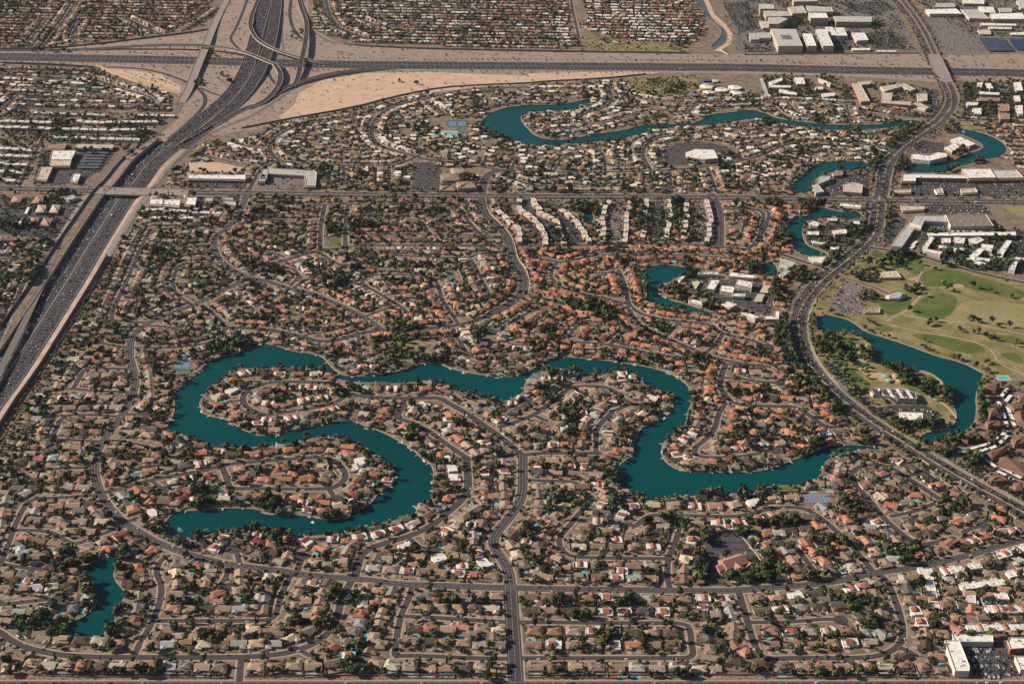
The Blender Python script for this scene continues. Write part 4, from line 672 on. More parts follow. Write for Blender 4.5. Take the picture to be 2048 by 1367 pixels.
# buildings by the outline of their roofs: outline | height | roof colour | wall colour | style | label | category
BLDS = """
A0 1280,1195 1680,1195 1680,1228 1280,1222|7|w|t|shops|long white roofed strip mall north of the avenue beside the freeway|shop row
B0 120,1150 460,1170 450,1272 385,1272 372,1202 110,1188|7|s|t|shops|grey roofed corner plaza wrapping its car park|shop row
B0 62,1192 108,1192 104,1240 50,1240|7|s|t|shops|small grey roofed wing at the left of the corner plaza|shop
A0 1790,1160 1830,1160 1825,1225 1775,1225|7|s|t|shops|narrow grey roofed shop west of the corner plaza|shop
A0 355,1030 520,1030 488,1094 340,1094|8|w|t|shops|broad white roofed store west of the freeway|store
A0 338,1096 488,1096 478,1135 325,1135|7|l|t|shops|tan roofed store front below the broad white roof|store
A0 320,990 455,980 440,1018 308,1018|6|r|t|shops|red roofed shop row west of the freeway|shop row
A0 520,985 780,990 770,1016 500,1014|6|l|t|shops|long tan roofed shop row with red end west of the freeway|shop row
A0 280,1140 362,1140 320,1232 248,1225|6|l|t|shops|tan shop block slanting toward the avenue|shop row
A0 500,1190 552,1190 530,1245 480,1238|6|w|t|shops|small white roofed shop alone in the car park|shop
A1 1020,165 1110,165 1110,203 1015,198|7|w|l|shops|white roofed shop nearest the depressed freeway|shop
A1 1116,165 1232,170 1226,212 1116,203|7|w|l|shops|white roofed shop second from the depressed freeway|shop
A1 1272,155 1345,155 1334,207 1260,203|7|w|l|shops|square white roofed shop south of the avenue|shop
A1 1400,160 1455,160 1452,182 1398,182|6|l|t|shops|small tan shop south of the avenue|shop
A1 1522,155 1592,158 1592,172 1522,170|6|s|t|shops|thin grey shop by the corner south of the avenue|shop
A1 1530,180 1612,184 1610,210 1525,208|6|s|t|shops|grey roofed shop behind the thin one|shop
D0 182,197 350,200 402,315 235,316|20|c|l|atrium|big pale hospital block with a square roof court|hospital
D0 400,230 460,230 495,315 432,316|18|w|l|block|tall white roofed clinic wing, left of the pair|clinic
D0 462,235 520,235 535,280 485,280|12|g|l|block|low green roofed link between the clinic wings|clinic
D0 490,200 560,200 612,315 540,316|18|w|l|block|tall white roofed clinic wing, right of the pair|clinic
D0 556,185 602,185 642,245 592,242|12|w|l|block|white roofed clinic hall behind the pair, left|clinic
D0 620,190 682,190 707,246 645,246|12|w|l|block|white roofed clinic hall behind the pair, right|clinic
D0 735,225 822,225 852,275 770,280|10|w|l|block|square white roofed surgery standing alone|clinic
D0 735,330 862,330 862,344 740,345|5|w|l|block|thin white roofed shed below the surgery|shed
D0 905,345 1040,347 1040,356 905,355|4|w|l|block|thin white canopy right of the surgery|canopy
D0 610,112 878,115 870,152 630,150|16|c|y|block|long cream hospital wing at the right|hospital
D0 440,88 560,90 576,125 455,125|22|w|y|block|tall white roofed hospital tower block|hospital
D0 300,50 400,40 430,90 330,95|14|c|y|block|hospital wing with three roof ridges|hospital
D0 425,40 600,50 610,82 440,82|14|c|y|block|middle rear hospital wing|hospital
D0 135,75 310,78 330,110 150,115|22|c|y|block|curved cream hospital tower, rear left|hospital
D0 105,28 202,30 205,62 110,62|26|c|y|block|tallest cream hospital tower at the far left|hospital
D0 165,118 230,116 300,130 235,165 170,165|20|c|y|block|front cream hospital tower|hospital
D0 105,145 160,145 215,190 130,192|8|c|l|block|low annexe in front of the hospital tower|hospital
D0 330,-10 500,-10 500,10 340,12|18|c|y|block|hospital block cut by the top edge|hospital
D0 35,228 95,225 103,270 45,272|10|c|l|block|small grey office left of the big hospital block|office
D0 95,222 180,225 185,260 105,262|10|c|l|block|wide grey office left of the big hospital block|office
D0 1240,65 1450,60 1490,96 1270,96|10|w|l|block|white campus hall nearest the main road|campus hall
D0 1480,65 1602,66 1680,130 1540,126|9|c|l|block|grey green campus hall, second from the road|campus hall
D0 1310,22 1440,24 1442,50 1300,50|9|s|l|block|blue grey campus hall at the top|campus hall
D0 1602,45 1702,50 1722,90 1642,86|9|w|l|block|white campus hall in the middle|campus hall
D0 1740,55 1830,55 1830,85 1750,85|8|c|l|block|pale campus hall right of the middle|campus hall
D0 1682,95 1900,90 1930,132 1700,132|10|w|l|block|long white campus hall at the right|campus hall
D0 1618,158 1860,165 1862,178 1620,175|6|w|l|block|upper thin white classroom row|classroom row
D0 1670,184 1830,188 1830,200 1675,198|6|w|l|block|lower thin white classroom row|classroom row
D0 1490,-5 1642,0 1642,30 1502,25|8|w|l|block|white campus hall cut by the top edge|campus hall
D0 1860,0 1940,0 1940,60 1890,60|8|c|l|block|pale campus hall in the top right corner|campus hall
D0 1596,205 1682,205 1690,236 1612,236|5|l|t|block|sandy roofed campus shed|shed
D0 1820,225 1930,220 1930,240 1830,240|5|w|t|block|low white campus shed at the right edge|shed
D0 740,570 792,570 860,692 800,696|8|l|o|block|long hotel wing with orange edge|hotel
D0 780,560 872,553 862,575 800,582|8|l|o|block|short top wing of the hotel|hotel
D0 930,592 1090,570 1172,610 1140,620 1080,592 960,626|9|l|l|block|pale chevron wing of the courtyard hotel|hotel
D0 942,635 1015,635 1005,692 1140,696 1138,720 938,704|9|l|o|block|pale angled wing round the hotel pool|hotel
D0 1160,705 1200,705 1262,736 1240,750 1168,730|7|l|l|block|pale lower right wing of the courtyard hotel|hotel
D0 1182,640 1252,640 1252,690 1190,698|7|l|l|block|pale right wing of the courtyard hotel|hotel
D0 170,560 262,530 262,552 190,580|7|w|l|block|slanting white block of flats, first|flats
D0 342,530 402,530 420,575 362,575|7|w|l|block|white block of flats, second|flats
D0 508,535 596,570 588,585 518,555|7|w|l|block|slanting white block of flats, third|flats
D0 170,582 320,585 320,600 180,600|7|w|l|block|long white block of flats, fourth|flats
D0 240,610 372,635 360,650 250,640|7|w|l|block|slanting white block of flats, fifth|flats
D0 530,640 622,635 620,655 540,666|7|w|l|block|white block of flats, sixth|flats
D0 485,595 540,592 540,612 490,614|7|w|l|block|small white block of flats, seventh|flats
D0 105,535 130,535 170,645 145,648|4|s|l|carport|long grey carport beside the white flats|carport
D0 1592,565 1632,565 1622,604 1602,602|8|w|l|block|narrow white block of flats right of the road, first|flats
D0 1650,570 1682,570 1705,605 1680,606|8|w|l|block|narrow white block of flats right of the road, second|flats
D0 1610,626 1750,635 1742,650 1620,645|8|w|l|block|long white block of flats above the red roof|flats
D0 1590,665 1752,670 1745,692 1600,690|8|r|t|block|long red roofed block right of the road|flats
D0 1735,710 1812,715 1812,760 1745,762|8|r|t|block|upper red roofed block of the pair|flats
D0 1740,772 1815,772 1815,815 1752,815|8|r|t|block|lower red roofed block of the pair|flats
D0 1520,700 1602,700 1596,720 1526,722|7|w|l|block|white roofed house block left of the red pair|flats
D0 1560,740 1622,740 1622,782 1572,782|7|w|l|block|white stepped block left of the red pair|flats
D0 1842,565 1890,560 1908,620 1862,622|8|w|l|block|white block at the right edge, top|flats
D0 1840,655 1882,655 1892,695 1850,697|8|w|l|block|white block at the right edge, second|flats
D0 1850,720 1902,720 1908,782 1876,778|8|w|l|block|white block at the right edge, third|flats
D0 1412,952 1472,935 1582,985 1542,1000 1432,976|7|w|t|block|white roofed lake office nearest the point|office
D0 1368,1008 1432,980 1478,1010 1422,1036|7|w|t|block|white roofed lake office beside the point|office
D0 1148,1055 1182,1055 1260,1068 1320,1042 1382,1050 1388,1072 1270,1100 1150,1084|9|w|w|block|white crescent office on the east lake|office
D0 1082,1192 1222,1190 1520,1200 1530,1222 1172,1216 1172,1240 1075,1240|8|w|o|shops|long white mall with orange front beside the east lake|mall
D0 1488,1155 1680,1155 1722,1216 1532,1220|11|w|o|shops|tall white anchor store of the mall|mall
D0 1690,1165 1862,1165 1912,1216 1726,1220|9|c|o|shops|grey roofed anchor store of the mall|mall
D0 1920,1170 2000,1170 2030,1216 1925,1220|9|w|o|shops|white end of the mall at the right edge|mall
D0 512,1208 592,1204 582,1228 500,1262|8|s|l|block|upper grey wing of the shore office|office
D0 465,1265 502,1258 546,1310 490,1320|8|s|l|block|lower grey wing of the shore office|office
D0 600,1180 682,1175 672,1196 612,1202|6|r|t|block|small red roofed restaurant on the shore|restaurant
D0 680,1262 742,1248 812,1265 806,1320 685,1310|8|l|l|block|cream office behind the shore office|office
D0 1015,1298 1140,1296 1140,1318 1018,1322|5|l|t|shops|low tan restaurant in the mall car park, left|restaurant
D0 1300,1292 1350,1286 1366,1322 1320,1324|5|l|w|shops|low white restaurant in the mall car park|restaurant
D0 1480,1292 1582,1286 1596,1316 1490,1322|5|l|t|shops|low tan restaurant in the mall car park, right|restaurant
D1 660,195 802,207 796,226 668,214|5|w|l|shops|slim white bank on the lake corner|bank
D1 1070,212 1232,215 1232,236 1082,246|5|l|t|shops|tan shop row south of the avenue at right|shop row
D1 1160,280 1370,280 1386,322 1230,316 1212,355 1132,330|8|s|l|shops|grey wing joining the brown roofed store|shop row
D1 1375,272 1655,270 1708,350 1412,350|10|B|l|parapet|big store with a flat brown roof and pale parapet|store
D1 1112,342 1168,362 1078,490 1005,482|8|s|l|office|long grey office slab slanting to the main road|office
D1 245,570 352,602 312,640 238,620|8|s|l|block|grey office by the small lake, upper|office
D1 285,640 322,655 266,695 240,684|8|s|l|block|grey office by the small lake, lower|office
D1 440,560 562,560 532,602 472,592|6|w|t|block|pale roofed office by the crossroads|office
D1 1252,397 1860,387 1862,412 1262,416|8|w|l|block|very long white apartment range|flats
D1 1270,420 1302,430 1252,500 1222,490|8|w|l|block|slanting white apartment range at the left|flats
D1 1228,502 1356,525 1340,545 1232,516|8|w|l|block|short white apartment range at lower left|flats
D1 1350,432 1412,432 1412,465 1362,460|8|w|l|block|white apartment block inside, first|flats
D1 1436,425 1512,430 1502,470 1442,465|8|w|l|block|white apartment block inside, second|flats
D1 1536,435 1602,425 1642,445 1592,470 1542,460|8|w|l|block|white apartment block inside, third|flats
D1 1330,480 1400,490 1390,510 1332,500|8|w|l|block|white apartment block inside, fourth|flats
D1 1430,500 1512,500 1520,530 1442,525|8|w|l|block|white apartment block by the pool|flats
D1 1622,470 1706,480 1692,520 1622,502|8|w|l|block|white apartment block inside, fifth|flats
D1 1602,500 1642,512 1562,592 1516,570|8|w|l|block|slanting white apartment range in the middle|flats
D1 1792,445 1832,450 1770,546 1732,530|8|w|l|block|slanting white apartment range at the right|flats
D1 1552,580 1652,602 1650,620 1550,602|8|w|l|block|lowest white apartment range|flats
D1 1572,560 1682,572 1676,592 1582,582|8|w|l|block|white apartment range next to the lowest|flats
D1 1852,560 1930,572 1930,590 1850,580|8|w|l|block|white apartment range at the right edge|flats
D1 1832,590 1872,590 1850,650 1810,640|8|w|l|block|square white apartment block at lower right|flats
D1 440,332 472,315 522,330 502,352 450,345|7|w|p|block|white office block at the tip of the office lake|office
D1 430,385 512,387 512,410 432,408|7|x|p|block|white office with red front by the office lake|office
D1 602,380 702,368 702,400 622,405|7|x|p|block|white office with red front by the trees|office
D1 460,450 552,457 550,476 470,466|7|x|p|block|low white office with red front, lower|office
D1 590,490 652,490 642,510 592,510|6|w|p|block|small white office by the lower lake tip|office
D1 570,295 642,300 632,315 575,310|6|x|p|block|white office with red front, top|office
D1 738,315 792,318 792,336 748,334|6|w|p|block|small white office near the crossroads|office
D1 970,822 1060,800 1112,815 1062,840 992,840|6|s|l|hipped|grey hipped golf clubhouse|clubhouse
D1 920,662 1040,655 1076,700 950,702|5|l|t|block|tan golf shop behind the clubhouse|shop
D1 830,905 926,905 930,942 826,942|3|t|t|parapet|small walled tan yard by the golf lake|service yard
D1 136,750 182,752 162,806 106,800|4|l|l|carport|upper tan carport by the main road|carport
D1 92,812 142,812 122,866 66,862|4|l|l|carport|lower tan carport by the main road|carport
C1 1310,730 1336,785 1370,728 1345,722|4|l|l|carport|slanting tan carport on the office island|carport
C1 1350,662 1490,666 1490,680 1350,676|7|w|l|block|thin white office on the island's north shore|office
C1 1570,665 1742,688 1732,706 1562,690|7|w|l|block|long white office on the island's north shore|office
C1 1440,718 1502,720 1462,782 1410,776|8|w|l|block|slanting white office on the island|office
C1 1512,755 1602,766 1592,805 1502,790|9|w|l|block|white office in the middle of the island|office
C1 1622,715 1726,735 1720,770 1610,746|9|w|l|block|white office right of the island's middle|office
C1 1592,808 1680,812 1672,832 1590,828|7|w|l|block|small white office below the middle one|office
C1 1512,882 1552,865 1622,885 1572,910|8|w|l|block|white office near the island's south bank|office
C1 1650,940 1700,945 1770,968 1742,985|8|w|l|block|white office by the main road, slanting|office
C1 1812,965 1880,968 1880,930 1906,930 1906,986 1812,985|9|w|l|block|white L shaped office by the main road|office
C1 1212,712 1246,690 1262,694 1230,730|6|w|l|block|small white office at the island's west tip|office
C1 1282,842 1392,870 1382,886 1290,862|6|w|l|block|low white office at the island's south west|office
D2 950,400 1082,400 1172,425 1182,470 1050,465 940,440|9|w|l|striped|white community hall with dark roof stripes|community hall
D2 860,420 922,395 932,410 882,440|5|w|l|block|small white kiosk building beside the community hall|kiosk
D2 1060,560 1222,565 1222,612 1080,620|7|w|l|block|white office inside the round car park|office
D2 1640,395 1660,362 1752,362 1720,410|8|n|b|hipped|brown apartment house nearest the golf lake head|flats
D2 1660,540 1732,522 1742,572 1682,590|8|n|b|hipped|brown apartment house on the east bank|flats
D2 1650,620 1770,618 1752,650 1670,650|8|n|b|hipped|long brown apartment house on the east bank|flats
D2 1600,702 1690,690 1682,740 1640,732|8|n|b|hipped|brown apartment house where the arc begins|flats
D2 1470,706 1552,715 1532,755 1490,742|8|n|b|hipped|brown apartment house at the lake's south end|flats
D2 1300,772 1402,780 1382,812 1310,808|8|n|b|hipped|low brown apartment house by the main road|flats
D2 1640,842 1790,790 1802,820 1700,870|8|n|b|hipped|brown apartment house below the arc|flats
D2 1750,872 1792,862 1925,922 1915,972 1742,912|9|n|b|hipped|long brown apartment house at the right edge|flats
D2 1680,992 1790,996 1802,1022 1690,1032|8|n|b|hipped|brown apartment house among the gravel|flats
D2 1840,1040 1900,1040 1905,1090 1850,1095|8|n|b|hipped|brown apartment house near the lower right|flats
D2 1850,560 1912,542 1930,642 1872,622|8|n|b|hipped|tall brown apartment house at the right edge|flats
D2 1830,742 1930,730 1930,762 1852,776|8|n|b|hipped|brown apartment house below the tall one|flats
D2 1872,440 1930,440 1930,482 1880,485|7|n|l|hipped|brown and cream apartment house, top right|flats
D2 1800,505 1900,500 1905,530 1850,535|8|n|b|hipped|brown apartment house between two lanes|flats
D3 1370,1072 1470,1070 1542,1250 1540,1282 1442,1282|9|w|l|parapet|long white commercial roof slanting down the corner|warehouse
D3 1430,1050 1420,1028 1700,1032 1706,1082 1440,1080|7|w|l|parapet|long white commercial roof above the car park|warehouse
D3 1800,1078 1812,1052 1930,1055 1930,1122 1820,1130|8|w|r|parapet|white roofed store with red wall|store
D3 1850,1182 1930,1180 1930,1272 1890,1270|7|w|l|parapet|white roofed store at the lower right edge|store
A1 435,155 495,135 540,155 480,172|6|s|t|hipped|grey roofed office by the left frontage road|office
A1 80,165 100,140 152,142 140,182 78,186|6|p|t|hipped|pink roofed office, top left of its park|office
A1 215,190 250,145 302,145 290,190|6|p|t|hipped|pink roofed office, second of the top pair|office
A1 240,255 262,205 315,205 305,252|6|l|t|hipped|tan roofed office, left of the middle pair|office
A1 335,255 362,203 412,205 395,255|6|l|t|hipped|tan roofed office, right of the middle pair|office
A1 200,330 215,290 268,290 255,332|6|p|t|hipped|pink roofed office, left of the lower pair|office
A1 270,342 300,295 360,295 335,345|6|p|t|hipped|pink roofed office, right of the lower pair|office
A1 165,262 188,218 204,220 182,264|4|w|l|carport|thin white carport, upper, in the office park|carport
A1 122,334 145,298 160,300 138,336|4|w|l|carport|thin white carport, lower, in the office park|carport
B0 1370,1150 1450,1145 1490,1180 1400,1190|7|t|t|hipped|tan church hall by the church car park|church hall
B0 1300,1195 1420,1180 1440,1230 1310,1235|6|t|t|hipped|tan church wing left of the hall|church hall
B0 1410,1245 1530,1240 1545,1280 1420,1285|9|t|t|hipped|largest tan church roof by the avenue|church
B0 1300,1270 1400,1270 1400,1300 1300,1300|5|t|t|hipped|low tan church wing by the avenue|church hall
C0 1270,1042 1330,1020 1462,1025 1490,1082 1400,1090 1300,1075|10|w|l|block|cream white modern church on its round lawn|church
"""
CANOPIES = """
A0 600,1036 745,1038 730,1050 590,1048
A0 580,1056 725,1058 712,1070 570,1068
A0 570,1075 712,1077 700,1090 558,1088
A0 560,1095 705,1097 690,1110 548,1108
A0 548,1115 695,1117 680,1130 540,1128
A0 535,1134 680,1136 668,1150 525,1148
"""
SOLAR = ["D0 1602,255 1772,260 1842,345 1662,345", "D0 1806,260 1960,260 1960,336 1852,336"]
OCTS = [(1410, 590, 50), (1425, 628, 42), (1515, 610, 48), (1605, 595, 50), (1612, 632, 46)]
CARPORTS = """
D2 1805,395 1760,450|D2 1825,440 1790,485|D2 1738,485 1760,525|D2 1800,520 1818,562|D2 1768,560 1782,600|D2 1820,570 1842,612|D2 1790,620 1802,660|D2 1836,620 1852,652|D2 1802,685 1750,722|D2 1740,728 1665,770|D2 1665,775 1550,808|D2 1802,715 1745,772|D2 1738,785 1682,806|D2 1665,806 1608,826|D2 1535,822 1460,830|D2 1640,872 1722,932|D2 1752,932 1895,1008|D2 1732,960 1792,988|D2 1802,1002 1845,1024|D1 1385,383 1440,383|D1 1455,383 1510,383|D1 1525,384 1580,385|D1 1595,386 1650,387|D1 1660,540 1700,548|D1 1735,555 1760,560|D1 1780,600 1810,580|D1 1150,480 1180,450|D1 1140,500 1165,480
"""
# tree clumps: centre, radii (all in tile units), number, kind (t broad, p palm, c cypress)
CLUMPS = """
A3 1040,290 60 40 6 t;A3 850,570 50 110 14 t;A3 620,565 40 100 9 t;A3 610,740 45 110 13 t;A3 300,900 90 40 8 t;A3 200,970 150 40 14 t;A3 450,1010 50 35 6 t;A3 800,860 25 80 7 t;A3 760,1000 50 35 6 t;A3 1690,290 70 40 8 t;A3 1780,330 50 45 6 t;A3 1370,370 50 35 7 t;A3 1260,415 60 18 5 t;A3 1360,100 70 100 15 t;A3 1850,150 60 45 9 t
A3 400,560 100 50 12 t;A3 500,480 30 60 6 c;A3 1590,290 20 30 3 p;A3 1480,330 40 20 3 p
B2 240,750 40 30 6 t;B2 700,410 60 40 10 t;B2 590,410 30 50 6 t;B2 1090,710 60 50 11 t;B2 1440,640 40 40 6 t;B2 1060,30 100 60 10 t;B1 1050,1065 140 40 24 t;B1 1000,1200 50 60 9 t;B1 1170,1255 90 30 9 t;B1 1310,1250 40 50 7 t;B1 920,1275 70 50 12 t;B1 600,725 80 45 24 t;B1 570,375 45 50 16 t;B1 730,345 55 35 14 t;B1 820,350 30 30 7 t;B1 60,645 70 40 14 t;B1 180,660 60 30 12 t;A1 1830,650 70 35 12 t;A1 1100,555 50 45 9 t;A1 1700,610 40 30 6 t;A1 1600,1180 130 60 26 t;A1 1330,1240 30 25 4 t;A1 1500,1205 60 25 9 t
B3 560,235 70 30 10 t;B3 740,185 70 40 12 t;B3 130,150 60 40 8 t;B3 70,320 50 45 7 t;B3 150,370 40 40 6 t;B3 250,345 40 40 5 t;B3 710,1265 70 40 9 t;B3 580,765 40 50 7 t;B3 500,940 45 50 6 t;B3 690,790 35 40 4 t;B3 430,540 10 10 1 t;B3 960,200 40 12 2 p;B3 1200,80 10 20 1 p
C2 300,310 70 30 10 t;C2 210,400 45 50 15 t;C2 320,440 55 50 11 t;C2 390,370 40 30 4 t;C2 470,580 70 55 14 t;C2 480,690 40 60 10 t;C2 760,970 30 70 13 t;C2 860,700 50 50 9 t;C2 1010,560 50 40 8 t;C2 1650,690 55 55 11 t;C2 1600,430 50 35 9 t;C2 1160,470 25 30 4 t;C2 1400,1125 50 25 5 t;C2 1500,1095 40 30 4 t;C2 1640,1140 45 25 5 t;C2 1770,1085 40 30 4 t;C2 1380,220 110 40 14 t;C2 120,490 50 20 4 t;C2 540,285 4 8 1 p;C2 650,290 20 8 3 p;C2 810,265 8 14 2 c;C2 950,1080 40 14 5 p;C2 940,310 30 16 3 p
C3 1370,570 45 110 22 t;C3 1390,350 20 70 9 t;C3 1620,650 80 30 13 t;C3 1740,600 60 60 10 t;C3 1820,640 50 40 8 t;C3 1660,340 50 40 9 t;C3 840,795 75 30 9 t;C3 540,905 80 22 8 t;C3 720,1035 80 32 9 t;C3 960,1110 28 40 5 t;C3 1000,260 35 50 6 t;C3 1160,240 45 60 7 t;C3 180,380 50 50 7 t;C3 770,150 25 70 8 t;C3 450,120 100 60 10 t
D3 200,265 200 35 24 t;D3 160,520 25 80 9 t;D3 720,170 75 80 18 t;D3 780,830 110 50 22 t;D3 1180,470 60 50 14 t;D3 1100,510 60 50 12 t;D3 230,620 50 50 9 t;D3 880,940 40 50 6 t;D3 1370,180 60 50 9 t;D3 1260,640 30 30 3 t;D3 1300,940 50 60 9 t;D3 640,390 70 60 10 t;D3 470,650 60 20 4 t;D3 1490,160 60 30 6 t
D3 1500,490 20 14 3 c;D3 1570,470 25 14 4 c;D3 1650,460 20 20 4 c;D3 1720,430 25 14 4 c;D3 1800,390 25 14 4 c;D3 1870,370 25 14 4 c;D3 1240,545 15 12 2 c;D3 1700,510 40 12 4 p;C1 1600,1150 20 20 2 p;A2 1580,230 12 14 2 p;A2 1510,770 10 8 1 p;B2 1290,310 20 8 3 p;B2 1600,460 40 20 6 p;B2 1690,510 20 30 4 c;B2 1150,360 8 30 3 c;B2 1440,360 20 30 3 p
D2 320,150 60 120 44 t;D2 380,330 70 80 30 t;D2 500,420 55 50 14 t;D2 640,545 40 35 9 t;D2 1060,655 55 35 12 t;D2 1250,645 110 25 16 t;D2 1400,430 30 60 8 t;D2 1630,520 25 110 14 t;D2 1420,745 60 40 12 t;D2 1150,805 60 45 14 t;D2 1380,830 70 30 10 t;D2 1560,900 70 40 12 t;D2 1110,340 55 50 14 t;D2 1040,270 60 25 8 t;D2 1280,400 55 35 8 t;D2 640,150 50 50 8 t;D2 550,110 50 45 7 t;D2 700,200 60 30 7 t;D2 850,160 30 50 5 t;D2 600,60 60 30 8 t;D2 1560,760 40 20 5 t;D2 750,440 60 30 7 t;D2 500,800 60 35 14 t
D1 230,810 55 55 20 t;D1 370,690 65 45 20 t;D1 270,440 60 55 20 t;D1 410,210 45 50 14 t;D1 500,180 55 30 10 t;D1 200,185 55 35 16 t;D1 60,645 60 40 16 t;D1 770,390 80 55 24 t;D1 290,1120 70 130 40 t;D1 1110,550 75 25 12 t;D1 1020,590 65 40 12 t;D1 800,700 80 30 10 t;D1 900,650 60 60 12 t;D1 1150,780 60 30 8 t;D1 850,840 80 30 8 t;D1 1300,420 40 30 6 t;D1 1750,420 70 30 12 t;D1 1500,560 40 40 8 t;D1 1380,530 40 20 6 t;D1 560,480 80 40 16 t;D1 640,560 60 25 8 t;D1 1640,620 300 30 26 t;D1 970,260 40 60 10 t
C1 1170,790 45 40 11 t;C1 1240,820 30 55 10 t;C1 1300,680 50 25 9 t;C1 560,890 100 45 28 t;C1 800,590 30 35 6 t;C1 935,280 50 110 44 t;C1 540,225 65 40 20 t;C1 645,250 30 50 10 t;C1 1200,290 35 120 32 t;C1 380,400 35 55 14 t;C1 1210,175 40 25 8 t;C1 720,960 80 40 18 t;C1 330,1090 60 35 10 t;C1 250,1190 50 40 9 t;C1 1470,910 70 40 12 t;C1 1380,830 60 20 6 t;C1 1000,750 10 80 6 t;C1 1320,360 20 100 8 t;C1 1100,300 16 100 8 t;C1 20,700 30 50 6 t;C1 1050,1050 80 40 10 t;C1 420,480 120 12 8 t
B0 1540,720 60 35 16 t;B0 1170,890 55 55 24 t;B0 1260,1010 40 35 9 t;B0 1500,1235 60 40 10 t;B0 1590,890 30 30 6 t;B0 1680,930 60 25 9 t;B0 900,900 50 30 8 t;B0 1440,1130 50 15 5 t;B0 500,1160 25 50 6 t;C0 40,965 60 40 14 t;C0 340,925 40 20 8 t;C0 610,655 60 40 16 t;C0 880,700 40 40 8 t;C0 1240,285 50 45 16 t;C0 1330,200 60 40 12 t;C0 760,960 90 20 10 t;C0 1080,570 90 20 12 t;C0 1250,590 90 20 16 t;C0 1100,635 160 18 20 t;C0 1650,700 100 25 16 t;C0 1830,830 60 30 12 t;C0 1320,1110 40 25 6 t;C0 1550,1060 40 20 6 t;C0 250,680 80 20 9 t;C0 1040,820 60 30 10 t;C0 720,280 25 30 5 t
D0 330,640 220 30 40 t;D0 250,560 120 30 20 t;D0 560,560 60 40 14 t;D0 700,640 30 60 12 t;D0 1040,970 90 50 26 t;D0 900,1080 50 90 40 t;D0 1150,890 120 40 26 t;D0 1420,880 60 40 16 t;D0 1070,1120 60 50 18 t;D0 1480,1050 60 40 14 t;D0 750,900 80 30 12 t;D0 500,840 60 30 12 t;D0 170,830 60 30 14 t;D0 1550,600 60 30 12 t;D0 1400,700 20 60 8 t;D0 1700,740 80 50 20 t;D0 1560,1100 80 20 12 t;D0 1300,1160 140 20 14 t;D0 380,1000 80 60 16 t;D0 280,1120 90 40 18 t;D0 400,170 120 20 12 t;D0 900,180 80 20 12 t;D0 860,270 30 30 6 t;D0 650,980 120 20 10 t
A0 1000,930 70 40 22 t;A0 400,870 70 50 20 t;A0 850,870 60 20 8 t;A0 640,90 60 40 12 t;A0 850,90 50 30 10 t;A0 770,160 30 30 8 t;A0 60,50 60 60 20 t;A0 330,230 40 40 12 t;A0 250,920 60 40 16 t;A0 640,570 40 40 10 t;A0 1440,380 30 40 7 t;A0 1350,570 40 30 8 t;A0 1540,540 60 40 8 t;A0 930,1040 80 40 16 t;A0 1120,1130 40 90 14 t;A0 850,1130 70 50 8 t;A0 330,350 150 20 12 t;A0 500,960 200 20 20 t;A1 350,160 50 50 8 t;A1 60,350 200 20 22 t;A1 130,1000 60 80 18 t;A1 60,1150 50 100 20 t;A1 240,700 40 120 22 t;A1 300,480 40 40 6 t;A1 1700,720 80 20 6 t;A1 450,130 60 20 5 t;B0 330,250 60 40 7 t;B0 1020,560 20 10 2 t;B0 1130,580 15 10 2 t
"""
GOLFTREES = "D1 1205,615 1345,745 1360,755 1375,742 1350,770 1385,790 1440,800 1132,930 1142,962 860,1010 880,1020 845,1000 1230,1135 1560,770 1620,780 1690,800 1830,840 1530,990 1560,1000 1600,1010 1575,985 1690,1010 1740,1040 1765,1050 1810,1040 1470,1050 1480,1070 1570,1080 1600,1090 1640,1110 1670,1115 1710,1110 1700,1130 1310,1000 1270,1020 1255,1030 1860,1150 1850,1170 1670,1280 1655,1290 975,980 1760,720 1100,640 1230,830 590,1055 670,1060 680,1115 760,1080 740,1090 600,1140 640,1170 660,1200 700,1180 720,1190 870,1200 860,1190 810,1220 560,1180 1130,565 1310,650"
# ================================================================ land, water, streets
import time
T0 = time.time()
def tick(s): print('[%6.1f] %s, objects %d' % (time.time() - T0, s, len(bpy.data.objects)))
lakes = {k: smooth(PTS(v), 1, True) for k, v in LAKES.items()}
canal = smooth(PTS(CANAL), 1, True)
zones = [(m, smooth(PTS(p), 2, True) if 'turf' in m or m == 'sand' else PTS(p)) for m, p in ZONES]
lots = [(m, PTS(p), n, d) for m, p, n, d in LOTS]
roads = [(w * (.9 if w < 12 else .95), smooth(clean(PTS(p)), 2), a) for w, p, a in ROADS]
mains = [(n, w, smooth(PTS(p), 2), md) for n, w, p, md in MAINS]
def P3(s):
    t = 'P'; out = []
    for k in s.split():
        if k[0] in 'ABCDP': t = k; continue
        x, y, z = map(float, k.split(','))
        if t != 'P': x = TX[t[0]] + x / ZS; y = TY[t[1]] + y / ZS
        out.append((*G(x, y, z), z))
    return out
def smooth3(P, n=2):
    for _ in range(n):
        Q = [P[0]]
        for a, b in zip(P[:-1], P[1:]):
            Q.append(tuple(a[i] * .75 + b[i] * .25 for i in range(3))); Q.append(tuple(a[i] * .25 + b[i] * .75 for i in range(3)))
        Q.append(P[-1]); P = Q
    return P
FW = smooth3(P3("A0 1180,975,0 1080,1060,-2 1000,1130,-4 900,1275,-7 A1 820,155,-7 700,345,-7 600,500,-7 480,700,-7 350,900,-7 200,1130,-7 50,1360,-7 P -60,845,-7 P -200,1090,-7"))
FW2 = [p[:2] for p in FW]
trenchL = offset(FW2, -34); trenchR = offset(FW2, 47)      # heading south: left is east
trench = trenchL + trenchR[::-1]
